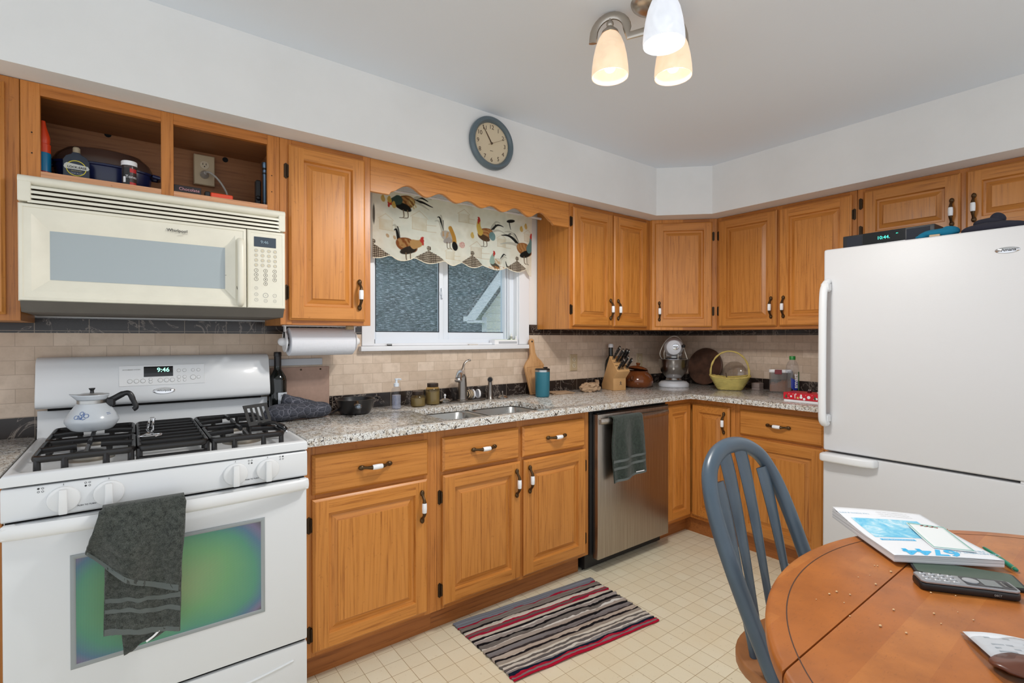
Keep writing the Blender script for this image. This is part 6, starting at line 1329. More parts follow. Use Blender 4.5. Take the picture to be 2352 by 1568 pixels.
rd = tag(MB((1.0, -0.06, 2.03)).tube([(0.372, -0.052, 2.036), (1.603, -0.052, 2.036)], 0.0075, 12).build('curtain_rod', PORC), 'white curtain rod between the cabinets above the rooster curtain', 'curtain rod')

# clock
ck = thing('wall_clock', 'round blue grey clock with a cream face on the wall above the window', 'clock', (0.949, -0.4256, 2.246)); R = 0.1315
MB().lathe([(0.113, 0.0), (R - 0.004, 0.0), (R, 0.008), (R - 0.001, 0.020), (R - 0.010, 0.030), (R - 0.020, 0.030), (R - 0.028, 0.022), (R - 0.030, 0.012)], (0, 0, 0), 64, ax=(0, -1, 0)).build('rim', simple('clock_rim_blue_grey', (92, 106, 114), 0.3), ck)
fc_ = MB().lathe([(0.108, 0.010), (0, 0.010)], (0, 0, 0), 64, ax=(0, -1, 0)).build('dial', simple('dial_cream', (246, 216, 178), 0.6), ck, flat=True)
NUMC = simple('dial_brown_print', (92, 62, 36), 0.6); K = 12
for i in range(1, 13):
    a = radians(90 - 30 * i); text('dial_numeral', str(i), 0.030, (0.081 * cos(a), -0.0103, 0.081 * sin(a)), (1, 0, 0), (0, 0, 1), NUMC, fc_)
b = MB()
for i in range(60):
    a = 2 * pi * i / 60; r_ = 0.0014 if i % 5 == 0 else 0.0007; b.lathe([(r_, 0.0003), (0, 0.0003)], (0.0995 * cos(a), -0.0101, 0.0995 * sin(a)), 8, ax=(0, -1, 0))
b.build('minute_dots', NUMC, fc_); text('dial_lettering', 'quartz', 0.007, (0.0, -0.0103, -0.036), (1, 0, 0), (0, 0, 1), NUMC, fc_)
def hand(ang, L, back, w_, y, name):
    d = Vector((cos(radians(ang)), 0, sin(radians(ang)))); s_ = Vector((-d.z, 0, d.x)); b = MB(); vs = [-d * back + s_ * w_, -d * back - s_ * w_, d * L - s_ * w_ * 0.6, d * L + s_ * w_ * 0.6]
    vs = [v + Vector((0, y - k, 0)) for k in (0, 0.0006) for v in vs]; b.add(vs, [(0, 1, 2, 3), (7, 6, 5, 4), (0, 4, 5, 1), (1, 5, 6, 2), (2, 6, 7, 3), (3, 7, 4, 0)]); return b.build(name, NUMC if name != 'second_hand' else simple('hand_tan', (150, 112, 72), 0.5), ck, flat=True)
hand(90 - 30 * 10.9, 0.062, 0.004, 0.0034, -0.0115, 'hour_hand'); hand(90 - 6 * 54.2, 0.096, 0.004, 0.0022, -0.0130, 'minute_hand'); hand(90 - 6 * 10.8, 0.095, 0.024, 0.0008, -0.0145, 'second_hand')
MB().lathe([(0.005, 0.010), (0.005, 0.0165), (0, 0.017)], (0, 0, 0), 16, ax=(0, -1, 0)).build('centre_pin', NUMC, ck)
MB().lathe([(0.1045, 0.0185), (0, 0.0195)], (0, 0, 0), 48, ax=(0, -1, 0)).build('cover_glass', GLASS, ck)

# ceiling light
lt = thing('ceiling_light', 'brushed nickel ceiling light with three alabaster glass shades', 'ceiling light', (HUB.x, HUB.y, ZC)); o = lt.location.copy()
MB(o).lathe([(0, -0.030), (0.030, -0.029), (0.052, -0.020), (0.062, -0.010), (0.066, 0.0)], (HUB.x, HUB.y, ZC), 40).build('canopy', NICKEL, lt)
MB(o).tube([(HUB.x, HUB.y, ZC - 0.02), (HUB.x, HUB.y, HUB.z)], 0.010, 14).lathe([(0, -0.030), (0.014, -0.028), (0.021, -0.018), (0.022, 0.012), (0.016, 0.020), (0, 0.022)], (HUB.x, HUB.y, HUB.z - 0.01), 24).build('stem', NICKEL, lt)
def shade_mat(name, col, s_):
    t = NT(name); nz = t.noise(t.coords(), 22.0, 4, 0.6, 1.0); c = t.ramp(nz, [(0.3, srgb(*[x * 0.93 for x in col])), (0.7, srgb(*col))])
    t.P(Base__Color=c, Roughness=0.3, Emission__Color=c, Emission__Strength=s_); return t.m
SHW = shade_mat('warm_alabaster_glass', (255, 226, 192), 0.46); SHC = shade_mat('white_alabaster_glass', (228, 232, 240), 0.50)
BW = emit('warm_bulb', (255, 246, 228), 1.5); BC = emit('white_bulb', (246, 250, 255), 1.5)
for i, p in enumerate(SHADES):
    p = Vector(p); d = Vector((p.x - HUB.x, p.y - HUB.y, 0)); L = d.length; d.normalize()
    at_ = lambda r_, z: Vector((HUB.x, HUB.y, 0)) + d * r_ + Vector((0, 0, z))
    zt = p.z + 0.1445
    pts = [at_(0.015, HUB.z - 0.012), at_(L - 0.062, HUB.z - 0.016)] + [at_(L - 0.058 * cos(pi * k / 12), zt + 0.012 + 0.058 * sin(pi * k / 12) - 0.010 * (k / 12)) for k in range(13)] + [at_(L + 0.060, zt - 0.018)]
    MB(o).tube(pts, 0.0095, 12, flat=(1.5, 0.75), up=tuple(Vector((0, 0, 1)).cross(d))).build('arm', NICKEL, lt)
    b = MB(o); b.ball((p.x, p.y, zt + 0.036), 0.013, 0, 16, 10); b.tube([(p.x, p.y, zt + 0.045), (p.x, p.y, zt + 0.066)], 0.005, 10); b.lathe([(0.031, 0.0), (0.028, 0.010), (0.016, 0.022), (0.010, 0.028), (0, 0.029)], (p.x, p.y, zt), 26); b.build('socket_cup', NICKEL, lt)
    sh = MB(o).lathe([(0.0294, 0.1444), (0.0385, 0.1310), (0.0491, 0.1040), (0.0568, 0.0693), (0.0616, 0.0337), (0.0631, 0.0096), (0.0621, 0.0000), (0.0592, 0.0010), (0.0602, 0.0116), (0.0587, 0.0337), (0.0539, 0.0693), (0.0462, 0.1021), (0.0347, 0.1290), (0.0270, 0.1416)], p, 36).build('lamp_shade', SHC if i == 1 else SHW, lt, sharp=60)
    bu = MB(o)
    if i == 1: bu.lathe([(0, 0.012), (0.018, 0.016), (0.029, 0.030), (0.031, 0.045), (0.026, 0.064), (0.014, 0.082), (0.012, 0.139)], p, 24)
    else: bu.lathe([(0, 0.018), (0.014, 0.020), (0.0185, 0.026), (0.0185, 0.060), (0.014, 0.066), (0.012, 0.139)], p, 20)
    bu.build('bulb', BC if i == 1 else BW, lt)

# ================================================================ FRIDGE TOP, TABLE, CHAIR, RUG
FZ = 1.7105
rd = thing('tabletop_radio', 'black radio with a green clock display on top of the refrigerator', 'radio', (2.47, -1.68, FZ), -2)
MB().box(-0.09, 0.09, -0.182, 0.187, 0.004, 0.076, bev=0.005, seg=2).box(-0.08, 0.08, -0.17, 0.17, -0.0, 0.004).build('case', simple('radio_black', (34, 36, 40), 0.45), rd)
rp_ = MB().box(-0.0925, -0.090, -0.074, 0.098, 0.020, 0.075, bev=0.0008).build('display_window', BLACKG, rd)
DG = emit('display_teal', (70, 240, 205), 1.2)
text('display_digits', '10:44.', 0.022, (-0.0930, 0.012, 0.044), (0, -1, 0), (0, 0, 1), DG, rp_); text('display_indicator', 'AM', 0.006, (-0.0930, -0.042, 0.056), (0, -1, 0), (0, 0, 1), DG, rp_)
sv = MB().box(-0.0935, -0.090, -0.074, 0.098, 0.006, 0.0192, bev=0.0008).build('silver_trim', simple('radio_silver', (176, 178, 182), 0.35, 0.6), rd)
text('trim_lettering', 'BOSE', 0.008, (-0.0938, 0.008, 0.0155), (0, -1, 0), (0, 0, 1), INK, sv, bold=0.0003); MB().box(-0.0940, -0.0934, -0.05, 0.08, 0.0085, 0.0105).build('disc_slot', GAP, sv)
for y0, y1 in ((0.102, 0.168), (-0.165, -0.078)): MB().box(-0.0915, -0.0895, y0, y1, 0.012, 0.068).build('speaker_grille', simple('grille_dark_blue', (40, 44, 54), 0.8, bump=(300, 0.4)), rd)
KNIT = simple('knit_teal', (10, 110, 142), 0.95, bump=(140, 0.5)); NAVYC = simple('fleece_navy', (38, 38, 50), 0.98, bump=(120, 0.4))
def heap(name, mat, parts, lab, seed):
    b = MB((parts[0][0], parts[0][1], FZ))
    for (x, y, z, rx, ry, rz_, ang) in parts:
        k = len(b.v); b.ball((0, 0, 0), 1.0, 0, 26, 16, (rx, ry, rz_)); b.xf(Matrix.Translation((x, y, FZ + z)) @ Matrix.Rotation(radians(ang), 4, 'Z'), k)
    for i, v in enumerate(b.v):
        b.v[i] = v + Vector((0.003, 0.004, 0.005)) * noise.noise(v * 24 + Vector((seed, 0, 0))); b.v[i].z = max(b.v[i].z, FZ + 0.0005)
    return tag(b.build(name, mat, None, sharp=180, sub=1), lab, 'hat')
heap('knit_hat', KNIT, [(2.33, -1.880, 0.020, 0.040, 0.072, 0.020, 8), (2.325, -1.835, 0.013, 0.030, 0.034, 0.013, 0), (2.35, -1.915, 0.026, 0.040, 0.034, 0.026, 0)], 'teal knit hat lying beside the radio on the refrigerator', 3)
heap('fleece_cap', NAVYC, [(2.365, -2.055, 0.016, 0.070, 0.105, 0.030, 0), (2.375, -2.035, 0.045, 0.040, 0.050, 0.022, -20), (2.375, -2.062, 0.056, 0.028, 0.026, 0.026, 0), (2.36, -2.10, 0.018, 0.05, 0.06, 0.022, 0)], 'dark navy fleece cap heaped on the refrigerator right of the teal hat', 8)
tag(MB((2.292, -1.875, FZ)).tube([(2.288, -1.86, FZ + 0.007), (2.288, -1.895, FZ + 0.006)], 0.006, 10, flat=(1, 1)).build('wooden_clip', simple('clip_tan', (190, 166, 136), 0.6)), 'small tan wooden peg in front of the teal hat on the refrigerator', 'peg')

# table: oval top with a drop leaf beyond the seam at y = -2.13
TX, TY, TA, TB, TZ = 0.83, -2.50, 0.672, 0.552, 0.740
tbl = thing('dining_table', 'oval stained maple dining table with a drop leaf at lower right', 'table', (TX, TY, 0)); o = tbl.location.copy()
N_ = 160; seam = -2.1275
ringf = lambda k, n=N_: [(TX + (TA - k) * cos(2 * pi * i / n), TY + (TB - k) * sin(2 * pi * i / n)) for i in range(n)]
def clip(pts, keep):
    out = []
    for i in range(len(pts)):
        p, q = pts[i], pts[(i + 1) % len(pts)]; a, e = (p[1] - keep[1]) * keep[0], (q[1] - keep[1]) * keep[0]
        if a >= 0: out.append(p)
        if a * e < 0:
            t_ = a / (a - e); out.append((p[0] + (q[0] - p[0]) * t_, keep[1]))
    return out
for nm, keep in (('table_top', (-1, seam - 0.0016)), ('drop_leaf', (1, seam + 0.0016))):
    bm = bmesh.new(); pts = clip(ringf(0), keep); A = [bm.verts.new((x, y, TZ)) for x, y in pts]; Bq = [bm.verts.new((x, y, TZ - 0.026)) for x, y in pts]; n = len(pts)
    bm.faces.new(A); bm.faces.new(Bq[::-1])
    for i in range(n): bm.faces.new((A[i], Bq[i], Bq[(i + 1) % n], A[(i + 1) % n]))
    bmesh.ops.recalc_face_normals(bm, faces=bm.faces[:])
    ee = [e for e in bm.edges if e.calc_face_angle(0) > 1.2 and e.verts[0].co.z > TZ - 0.001 and e.verts[1].co.z > TZ - 0.001 and abs((e.verts[0].co.y + e.verts[1].co.y) / 2 - seam) > 0.004]
    bmesh.ops.bevel(bm, geom=ee, offset=0.011, segments=4, affect='EDGES', profile=0.5)
    MB(o).bm(bm).build(nm, TABLE, tbl, sharp=50)
GROOVE = simple('groove_dark', (70, 40, 22), 0.6)
b = MB(o); r1, r2 = ringf(0.036), ringf(0.0382)
for i in range(N_):
    j = (i + 1) % N_
    if abs(r1[i][1] - seam) < 0.006 or abs(r1[j][1] - seam) < 0.006: pass
    b.add([(r1[i][0], r1[i][1], TZ + 0.0003), (r1[j][0], r1[j][1], TZ + 0.0003), (r2[j][0], r2[j][1], TZ + 0.0003), (r2[i][0], r2[i][1], TZ + 0.0003)], [(0, 1, 2, 3)])
b.build('inlay_groove', GROOVE, tbl, flat=True)
MB(o).lathe([(0, 0.715), (0.16, 0.714), (0.16, 0.69), (0.075, 0.67), (0.06, 0.60), (0.085, 0.50), (0.09, 0.38), (0.06, 0.24), (0.075, 0.16), (0.07, 0.10), (0, 0.10)], (TX, TY - 0.04, 0), 32).build('pedestal', TABLE, tbl)
for k in range(4):
    a = radians(45 + 90 * k); d = Vector((cos(a), sin(a), 0)); c0 = Vector((TX, TY - 0.04, 0))
    MB(o).tube(catmull([c0 + d * 0.05 + Vector((0, 0, 0.17)), c0 + d * 0.16 + Vector((0, 0, 0.15)), c0 + d * 0.27 + Vector((0, 0, 0.07)), c0 + d * 0.34 + Vector((0, 0, 0.026))], 6), [0.032] * 8 + [0.03] * 6 + [0.026] * 5, 12, flat=(0.8, 1.0)).build('foot', TABLE, tbl)
tz = TZ + 0.0006
# booklet
mg = thing('booklet_stack', 'thick white booklet with a blue cover picture and large 6744 on the table', 'booklet', (1.113, -2.090, tz + 0.0085), -44.5)
W_, H_ = 0.232, 0.285
def page(z0, curl):
    def f(u, v):
        c_ = curl * max(0, v - 0.35) ** 1.6 * (0.35 + 0.65 * (1 - u)) ; return Vector((-W_ / 2 + W_ * u, -H_ / 2 + H_ * v, z0 + c_ + 0.002 * sin(pi * u) * (z0 > 0.01)))
    return f
top_f = page(0.0155, 0.036)
t = NT('page_edges'); st = t.n('ShaderNodeTexNoise', Vector=t.coords((2, 2, 900)), Scale=1.0, Detail=2); t.P(Base__Color=t.ramp(st.outputs['Fac'], [(0.35, srgb(150, 150, 152)), (0.55, srgb(226, 226, 228))]), Roughness=0.85); PAGES = t.m
b = MB(); n = 24
b.grid(n, n, page(0.0145, 0.030)); b.grid(n, n, page(0.0, 0.006))
k1, k2 = page(0.0145, 0.030), page(0.0, 0.006)
for e in range(4):
    g = lambda u: ((u, 0), (u, 1), (0, u), (1, u))[e]
    b.grid(n, 4, lambda u, v: k2(*g(u)) * (1 - v) + k1(*g(u)) * v)
b.build('pages', PAGES, mg, sharp=60)
cv = MB().grid(n, n, top_f).build('cover', simple('cover_white', (232, 234, 238), 0.45), mg, sharp=180, solid=0.0006)
def onc(x, y, dz=0.0007): return top_f((x + W_ / 2) / W_, (y + H_ / 2) / H_) + Vector((0, 0, dz))
t = NT('sky_picture'); nz = t.noise(t.coords((1, 1, 1)), 26.0, 6, 0.65, 1.0); t.P(Base__Color=t.ramp(nz, [(0.40, srgb(96, 190, 226)), (0.55, srgb(150, 212, 234)), (0.68, srgb(226, 240, 246))]), Roughness=0.4)
MB().grid(14, 14, lambda u, v: onc(-0.098 + 0.168 * u, -0.035 + 0.115 * v)).build('cover_picture', t.m, cv, sharp=180)
SKYB = simple('cover_blue', (60, 182, 232), 0.45); INKB = simple('cover_pale_blue', (150, 190, 214), 0.5)
wp = lambda cx, cy, sx=1.0, sy=1.0: (lambda c: onc(cx - c.x * sx, cy - c.y * sy, 0.0009))
text('cover_number', '6744', 0.066, (0, 0, 0), (1, 0, 0), (0, 1, 0), SKYB, cv, bold=0.0022, warp=wp(-0.022, -0.119, 0.92, 0.72))
MB().grid(8, 3, lambda u, v: onc(-0.093 + 0.080 * u, -0.054 + 0.010 * v)).build('cover_strip', SKYB, cv, sharp=180)
text('strip_lettering', 'INSTRUCTIONS 2023', 0.0075, (0, 0, 0), (1, 0, 0), (0, 1, 0), WHITEP, cv, warp=wp(-0.053, -0.0495))
text('cover_lettering', 'TAX FORMS & INFO', 0.009, (0, 0, 0), (1, 0, 0), (0, 1, 0), INKB, cv, warp=wp(-0.075, 0.110)); text('cover_lettering', 'DEPARTMENT OF\nREVENUE', 0.0125, (0, 0, 0), (1, 0, 0), (0, 1, 0), INKB, cv, warp=wp(0.080, -0.105))
for i in range(3): text('cover_lettering', 'for individual filers and other payers', 0.0055, (0, 0, 0), (1, 0, 0), (0, 1, 0), INKG, cv, warp=wp(0.030, 0.100 + 0.012 * i))
# note sheet on the booklet
ns = thing('note_card', 'white note card with a green border lying on the blue booklet', 'card', (1.124, -2.150, tz + 0.0285), -54)
def card(u, v, z=0.0): return Vector((-0.042 + 0.084 * u, -0.070 + 0.141 * v, z + 0.010 * v ** 1.5 * (0.6 + 0.4 * (1 - u))))
MB().grid(8, 10, card).build('card', simple('card_white', (230, 234, 234), 0.6), ns, sharp=180, solid=0.002)
b = MB()
for seg_ in (((0, 0), (1, 0)), ((1, 0), (1, 1)), ((1, 1), (0, 1)), ((0, 1), (0, 0))):
    b.tube([card(0.03 + 0.94 * (seg_[0][0] + (seg_[1][0] - seg_[0][0]) * i / 8), 0.02 + 0.96 * (seg_[0][1] + (seg_[1][1] - seg_[0][1]) * i / 8), 0.0012) for i in range(9)], 0.0012, 5)
b.build('border_print', simple('border_pale_green', (140, 188, 176), 0.6), ns)
b = MB()
for i in range(10): b.ball(card(0.35 + 0.045 * i, 0.93 + 0.015 * sin(i * 2), 0.0015), 0.0025, i % 3, 8, 6, (1, 1, 0.3))
b.build('berry_print', [simple('berry_red', (160, 60, 50), 0.6), simple('berry_brown', (90, 66, 50), 0.6), simple('leaf_green', (110, 140, 90), 0.6)], ns)
# green phone-like slab
sl_ = thing('tablet_phone', 'dark green topped slim phone lying between the handset and the booklet', 'phone', (0.990, -2.222, tz), -64); MB().prism(rrect(-0.095, 0.095, -0.040, 0.040, 0.010), 0, 0.0075, 'z', 0, bev=0.0015).build('case', BLACK, sl_); MB().prism(rrect(-0.090, 0.090, -0.0365, 0.0365, 0.007), 0.0076, 0.0081, 'z').build('screen', simple('screen_dark_green', (66, 84, 70), 0.35), sl_)
# cordless handset
hs = thing('phone_handset', 'silver and black cordless phone handset lying face up on the table', 'phone', (0.905, -2.2395, tz), -54)
ol = [(-0.086, -0.018), (-0.078, -0.024), (-0.03, -0.0235), (0.03, -0.0225), (0.078, -0.025), (0.086, -0.019), (0.087, 0.019), (0.078, 0.025), (0.03, 0.0225), (-0.03, 0.0235), (-0.078, 0.024), (-0.086, 0.018)]
MB().prism(ol, 0, 0.016, 'z', 0, bev=0.004).build('back_shell', BLACK, hs); fs_ = MB().prism([(x * 0.985, y * 0.97) for x, y in ol], 0.016, 0.0215, 'z', 0, bev=0.0018).build('front_face', simple('handset_silver', (164, 166, 170), 0.35, 0.5), hs)
for r_ in range(4):
    for q in range(3):
        b = MB(); b.ball((-0.070 + 0.0165 * r_, -0.0135 + 0.0135 * q, 0.0216), 0.0056, 0, 14, 8, (1.15, 0.9, 0.4)); kk = b.build('key', simple('key_silver', (186, 188, 192), 0.3, 0.3), fs_); text('key_digit', '123456789*0#'[(3 - r_) * 3 + q] if False else '*741085 2#963'.replace(' ', '')[q * 4 + r_], 0.006, (-0.070 + 0.0165 * r_, -0.0135 + 0.0135 * q, 0.02395), (0, -1, 0), (1, 0, 0), INK, kk)
MB().prism(rrect(-0.004, 0.080, -0.020, 0.020, 0.004), 0.0216, 0.0220, 'z').build('dark_panel', simple('panel_dark', (44, 44, 48), 0.3), fs_)
MB().lathe([(0.0125, 0.0221), (0.0125, 0.0235), (0.0105, 0.0242), (0, 0.0242)], (0.010, 0, 0), 26, sx=1.1, sy=1.0).build('navigation_key', simple('key_silver2', (176, 178, 182), 0.3, 0.4), fs_); MB().box(0.028, 0.058, -0.015, 0.015, 0.0221, 0.0225).build('screen', simple('handset_screen', (116, 122, 122), 0.2), fs_); text('handset_lettering', 'Panasonic', 0.0058, (0.066, 0, 0.0223), (0, -1, 0), (1, 0, 0), INKG, fs_); MB().prism(rrect(0.072, 0.077, -0.010, 0.010, 0.002), 0.0221, 0.0224, 'z').build('earpiece', BLACK, fs_)
text('handset_lettering', 'DECT', 0.005, (0.045, -0.0246, 0.008), (1, 0, 0), (0, 0, 1), INKG, hs)
# pen
P0, P1 = Vector((1.222, -2.213, tz + 0.0055)), Vector((1.106, -2.292, tz + 0.0055)); ax_ = (P1 - P0).normalized(); Lp = (P1 - P0).length
pe = thing('ballpoint_pen', 'green ballpoint pen lying on the table right of the booklet', 'pen', P0); GP = simple('pen_green', (12, 122, 96), 0.3)
at_ = lambda s_: ax_ * s_
MB().tube([at_(0.010), at_(0.03), at_(Lp * 0.55), at_(Lp * 0.80), at_(Lp * 0.93)], [0.003, 0.0048, 0.0054, 0.0054, 0.0050], 14).build('barrel', GP, pe); MB().tube([at_(0.0), at_(0.010)], [0.001, 0.003], 12).build('tip', simple('pen_tip', (206, 180, 150), 0.3, 0.5), pe); b = MB(); b.tube([at_(Lp * 0.53), at_(Lp * 0.55)], 0.0057, 14); b.tube([at_(Lp * 0.925), at_(Lp * 0.94)], 0.0054, 14); b.build('ring', simple('pen_gold', (196, 190, 140), 0.3, 0.8), pe); MB().tube([at_(Lp * 0.94), at_(Lp * 0.99), at_(Lp)], [0.0042, 0.0036, 0.001], 12).build('button', GP, pe)
# plastic bag with paper and something brown
bgm = thing('plastic_bag', 'clear plastic bag holding white paper and something brown at the table edge', 'bag', (0.676, -2.379, tz), -58)
def bag(s_):
    def f(u, v):
        x, y = -0.085 + 0.19 * u, -0.075 + 0.15 * v; e = (sin(pi * u) * sin(pi * v)) ** 0.5
        x += 0.012 * (v - 0.5) ** 2 * 4 * (1 if u < 0.5 else -1) * (1 - abs(u - 0.5)); return Vector((x, y, (0.022 * e + 0.004 * noise.noise(Vector((u * 7, v * 7, 2))) * e + 0.002) if s_ else 0.0008))
    return f
b = MB(); b.grid(26, 22, bag(1)); b.grid(26, 22, bag(0)); b.build('bag_film', BAGP, bgm, sharp=180)
def rc(u, v):
    x, y = -0.078 + 0.175 * u, -0.045 + 0.113 * v; x += 0.014 * (1 - v) * (1 - u)
    return Vector((x, y, 0.007 + 0.006 * sin(pi * u) + 0.002 * sin(u * 8)))
pr = MB().grid(14, 10, rc).build('paper_slip', simple('slip_white', (226, 230, 236), 0.7), bgm, sharp=180, solid=0.0006)
b = MB()
for i in range(7):
    for k in range(3):
        if (i * 3 + k) % 4 == 3: continue
        u0, v0 = 0.12 + 0.28 * k, 0.30 + 0.09 * i; b.add([rc(u0, v0) + Vector((0, 0, .0008)), rc(u0 + 0.2 - 0.03 * (i % 3), v0) + Vector((0, 0, .0008)), rc(u0 + 0.2 - 0.03 * (i % 3), v0 + 0.035) + Vector((0, 0, .0008)), rc(u0, v0 + 0.035) + Vector((0, 0, .0008))], [(0, 1, 2, 3)])
b.build('printed_lines', simple('print_faint', (186, 194, 202), 0.7), pr, flat=True)
b = MB(); b.ball((-0.004, -0.030, 0.0115), 0.05, 0, 30, 16, (1.55, 0.80, 0.20))
for i, v in enumerate(b.v): v.z += 0.004 * noise.noise(v * 40); v.z = max(0.0012, v.z)
b.build('brown_contents', simple('brown_filling', (104, 58, 40), 0.3, vary=0.3), bgm, sharp=180)
# crumbs
rnd = random.Random(5); CR = simple('crumb', (222, 186, 140), 0.9); b = MB((0.70, -2.10, tz))
for i in range(22):
    x, y = 0.60 + rnd.random() * 0.30, -2.28 + rnd.random() * 0.22; r_ = 0.0012 + rnd.random() * 0.0016; b.ball((x, y, tz + r_ * 0.6), r_, 0, 7, 5, (1.2, 0.9, 0.6))
cm = b.build('bread_crumbs', CR, None, sharp=180); tag(cm, 'scattered pale crumbs on the near part of the table top', 'crumbs'); cm['kind'] = 'stuff'

# chair
ch = thing('dining_chair', 'slate blue bow back chair with a wooden seat tucked at the table', 'chair', (0.748, -1.922, 0), 2)
SH = 0.44; lean = 0.40
def bk(s_, z, extra=0.0): return Vector((s_, extra + lean * (z - SH), z))
half = 0.182; cxs = 0.182
b = MB(); bow = [(0.004, 0.428), (-0.004, 0.50), (-0.012, 0.60), (-0.016, 0.70), (-0.014, 0.78), (-0.002, 0.845), (0.026, 0.900), (0.070, 0.932), (0.125, 0.950), (cxs, 0.955)]
pts = bow + [(2 * cxs - x, z) for x, z in bow[-2::-1]]
b.tube(catmull([bk(x, z) for x, z in pts], 5), 0.0205, 14, flat=(1.12, 0.95), up=(0, -1, 0.4)); b.build('back_bow', CHAIRB, ch)
topz = lambda s_: 0.944 - 0.020 * ((s_ - cxs) / 0.1) ** 2 - 0.010 * ((s_ - cxs) / 0.11) ** 6
for s0, s1 in ((0.052, 0.048), (0.138, 0.136), (0.226, 0.228), (0.312, 0.316)):
    zt = topz(s1); r0 = 0.075 if abs(s0 - cxs) > 0.1 else 0.100
    P = []; F = []
    for i in range(15):
        q = i / 14; z = SH - 0.004 + (zt - SH + 0.004) * q; s_ = s0 + (s1 - s0) * q; back = r0 * (1 - q) ** 1.2
        P.append(bk(s_, z, back)); w_ = 1.0 + 2.5 * min(1, max(0, (q - 0.10) / 0.80)) ** 0.9; F.append((w_, 1.0 - 0.20 * q))
    b = MB(); b.tube(P, 0.0098, 12, flat=F, up=(0, -1, 0.4)); b.build('spindle', CHAIRB, ch)
outl = []
for i in range(48):
    a = 2 * pi * i / 48; cx_, cy_ = cos(a), sin(a); q = (abs(cx_) ** 2.6 + abs(cy_) ** 2.6) ** (-1 / 2.6)
    wx = 0.222 if cy_ < 0 else 0.214; outl.append((cxs + wx * cx_ * q * (1.0 if cy_ < 0.0 else 0.98), -0.075 + 0.225 * cy_ * q))
b = MB(); b.prism(outl, SH - 0.034, SH + 0.001, 'z', 0, bev=0.007, seg=3); b.build('seat', SEATW, ch)
for sx, sy in ((-1, 1), (1, 1), (-1, -1), (1, -1)):
    p0 = Vector((cxs + sx * 0.13, -0.10 + sy * 0.13, SH - 0.030)); p1 = Vector((cxs + sx * 0.195, -0.10 + sy * 0.205, 0.0)); P = [p0 + (p1 - p0) * q for q in (0, 0.2, 0.3, 0.34, 0.38, 0.55, 0.7, 0.74, 0.78, 0.95, 1.0)]
    MB().tube(P, [0.013, 0.019, 0.021, 0.015, 0.020, 0.023, 0.018, 0.014, 0.018, 0.013, 0.011], 14).build('leg', CHAIRB, ch)
for sx in (-1, 1):
    MB().tube([(cxs + sx * 0.162, -0.10 + 0.166, 0.20), (cxs + sx * 0.164, -0.10, 0.20), (cxs + sx * 0.162, -0.10 - 0.166, 0.20)], [0.008, 0.013, 0.008], 10).build('side_stretcher', CHAIRB, ch)
MB().tube([(cxs - 0.162, -0.10, 0.20), (cxs, -0.10, 0.20), (cxs + 0.162, -0.10, 0.20)], [0.008, 0.013, 0.008], 10).build('cross_stretcher', CHAIRB, ch)

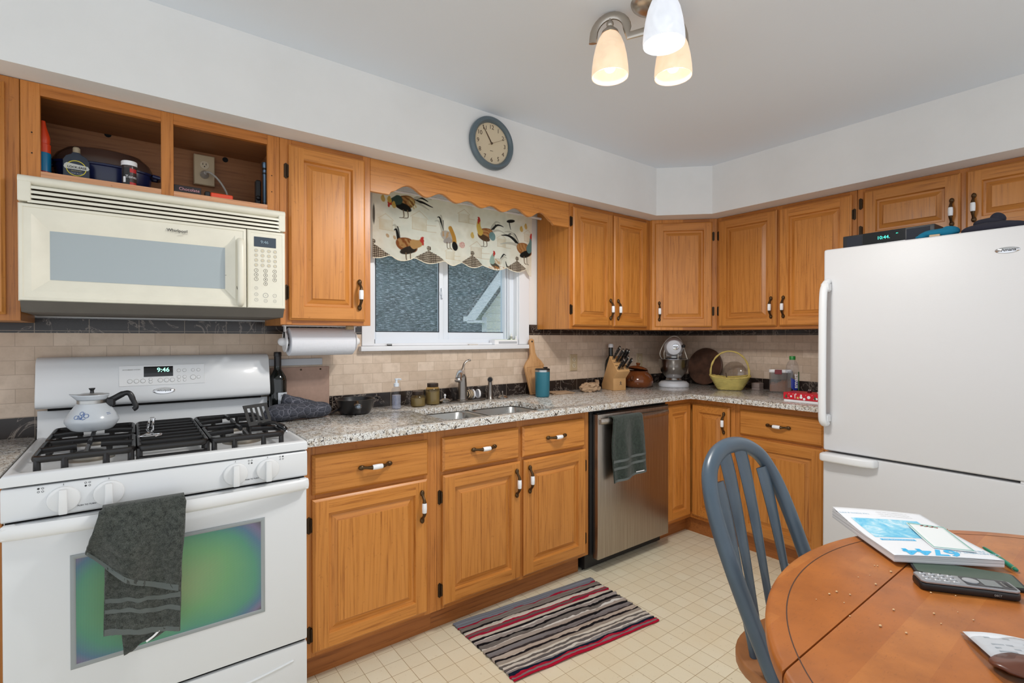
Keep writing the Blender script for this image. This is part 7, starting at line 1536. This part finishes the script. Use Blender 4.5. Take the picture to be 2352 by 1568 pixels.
# rag rug
t = NT('woven_rag_stripes'); tc = t.n('ShaderNodeTexCoord'); wob = t.noise(t.coords((7, 9, 1)), 1.0, 3, 0.65); sp_ = t.n('ShaderNodeSeparateXYZ', Vector=tc.outputs['UV'])
yy = t.math('ADD', sp_.outputs[1], t.math('MULTIPLY', t.math('SUBTRACT', wob, 0.5), 0.075))
seq = [(0.0, (176, 26, 52)), (0.022, (130, 108, 110)), (0.038, (170, 30, 54)), (0.062, (26, 34, 50)), (0.085, (140, 134, 132)), (0.105, (206, 200, 192)), (0.125, (96, 90, 88)), (0.145, (196, 188, 178)), (0.175, (104, 98, 94)), (0.20, (200, 192, 180)), (0.23, (150, 140, 130)), (0.265, (34, 30, 32)), (0.285, (176, 162, 150)), (0.33, (58, 52, 52)), (0.35, (122, 116, 116)), (0.40, (30, 28, 30)), (0.43, (160, 148, 138)), (0.47, (206, 202, 196)), (0.49, (110, 104, 100)), (0.53, (28, 26, 28)), (0.56, (150, 142, 138)), (0.60, (200, 196, 190)), (0.62, (30, 28, 30)), (0.645, (186, 176, 164)), (0.68, (150, 30, 54)), (0.705, (110, 84, 84)), (0.735, (158, 28, 52)), (0.755, (190, 182, 172)), (0.80, (34, 30, 32)), (0.82, (122, 114, 108)), (0.88, (150, 30, 52)), (0.90, (118, 120, 128))]
col = t.ramp(yy, [(p, srgb(*c)) for p, c in seq], 'CONSTANT')
wv = t.n('ShaderNodeTexWave', Vector=t.n('ShaderNodeMapping', Vector=tc.outputs['UV'], Scale=(1, 0, 0)).outputs[0], Scale=32.0, Distortion=0.0); wv2 = t.n('ShaderNodeTexWave', Vector=t.n('ShaderNodeMapping', Vector=tc.outputs['UV'], Scale=(0, 1, 0)).outputs[0], Scale=13.0, Distortion=0.0)
knit = t.math('MULTIPLY', wv.outputs['Fac'], wv2.outputs['Fac'])
col = t.mix(t.math('MULTIPLY', t.ramp(knit, [(0.40, (0, 0, 0, 1)), (0.7, (1, 1, 1, 1))]), 0.42), col, srgb(186, 178, 170))
t.P(Base__Color=col, Roughness=1.0, Specular__IOR__Level=0.05); t.bump(t.math('ADD', knit, t.math('MULTIPLY', wob, 0.4)), 0.9, 0.004)
q00, q10, q01, q11 = Vector((0.629, -1.042, 0)), Vector((1.389, -1.120, 0)), Vector((0.638, -0.579, 0)), Vector((1.435, -0.647, 0))
def rug(u, v):
    jag = 0.010 * noise.noise(Vector((v * 26, 3 if u < 0.5 else 9, 0))); uu = u + (jag if u < 0.04 else -jag if u > 0.96 else 0)
    p = q00 * (1 - uu) * (1 - v) + q10 * uu * (1 - v) + q01 * (1 - uu) * v + q11 * uu * v
    p.x += 0.012 * noise.noise(Vector((v * 3, 7, 0))); p.z = 0.007 + 0.009 * abs(noise.noise(Vector((u * 4, v * 16, 0)))) + 0.0015 * sin(v * 180); return p
b = MB((1.02, -0.85, 0)); b.grid(110, 150, rug)
ro = b.build('rag_rug', t.m, None, sharp=180); uvl = ro.data.uv_layers.new(name='UVMap')
for lp in ro.data.loops:
    i = lp.vertex_index; uvl.data[lp.index].uv = ((i % 110) / 109, (i // 110) / 149)
sm = ro.modifiers.new('thickness', 'SOLIDIFY'); sm.thickness = 0.006; sm.offset = -1
tag(ro, 'striped woven rag rug in grey black and red on the floor below the sink', 'rug')
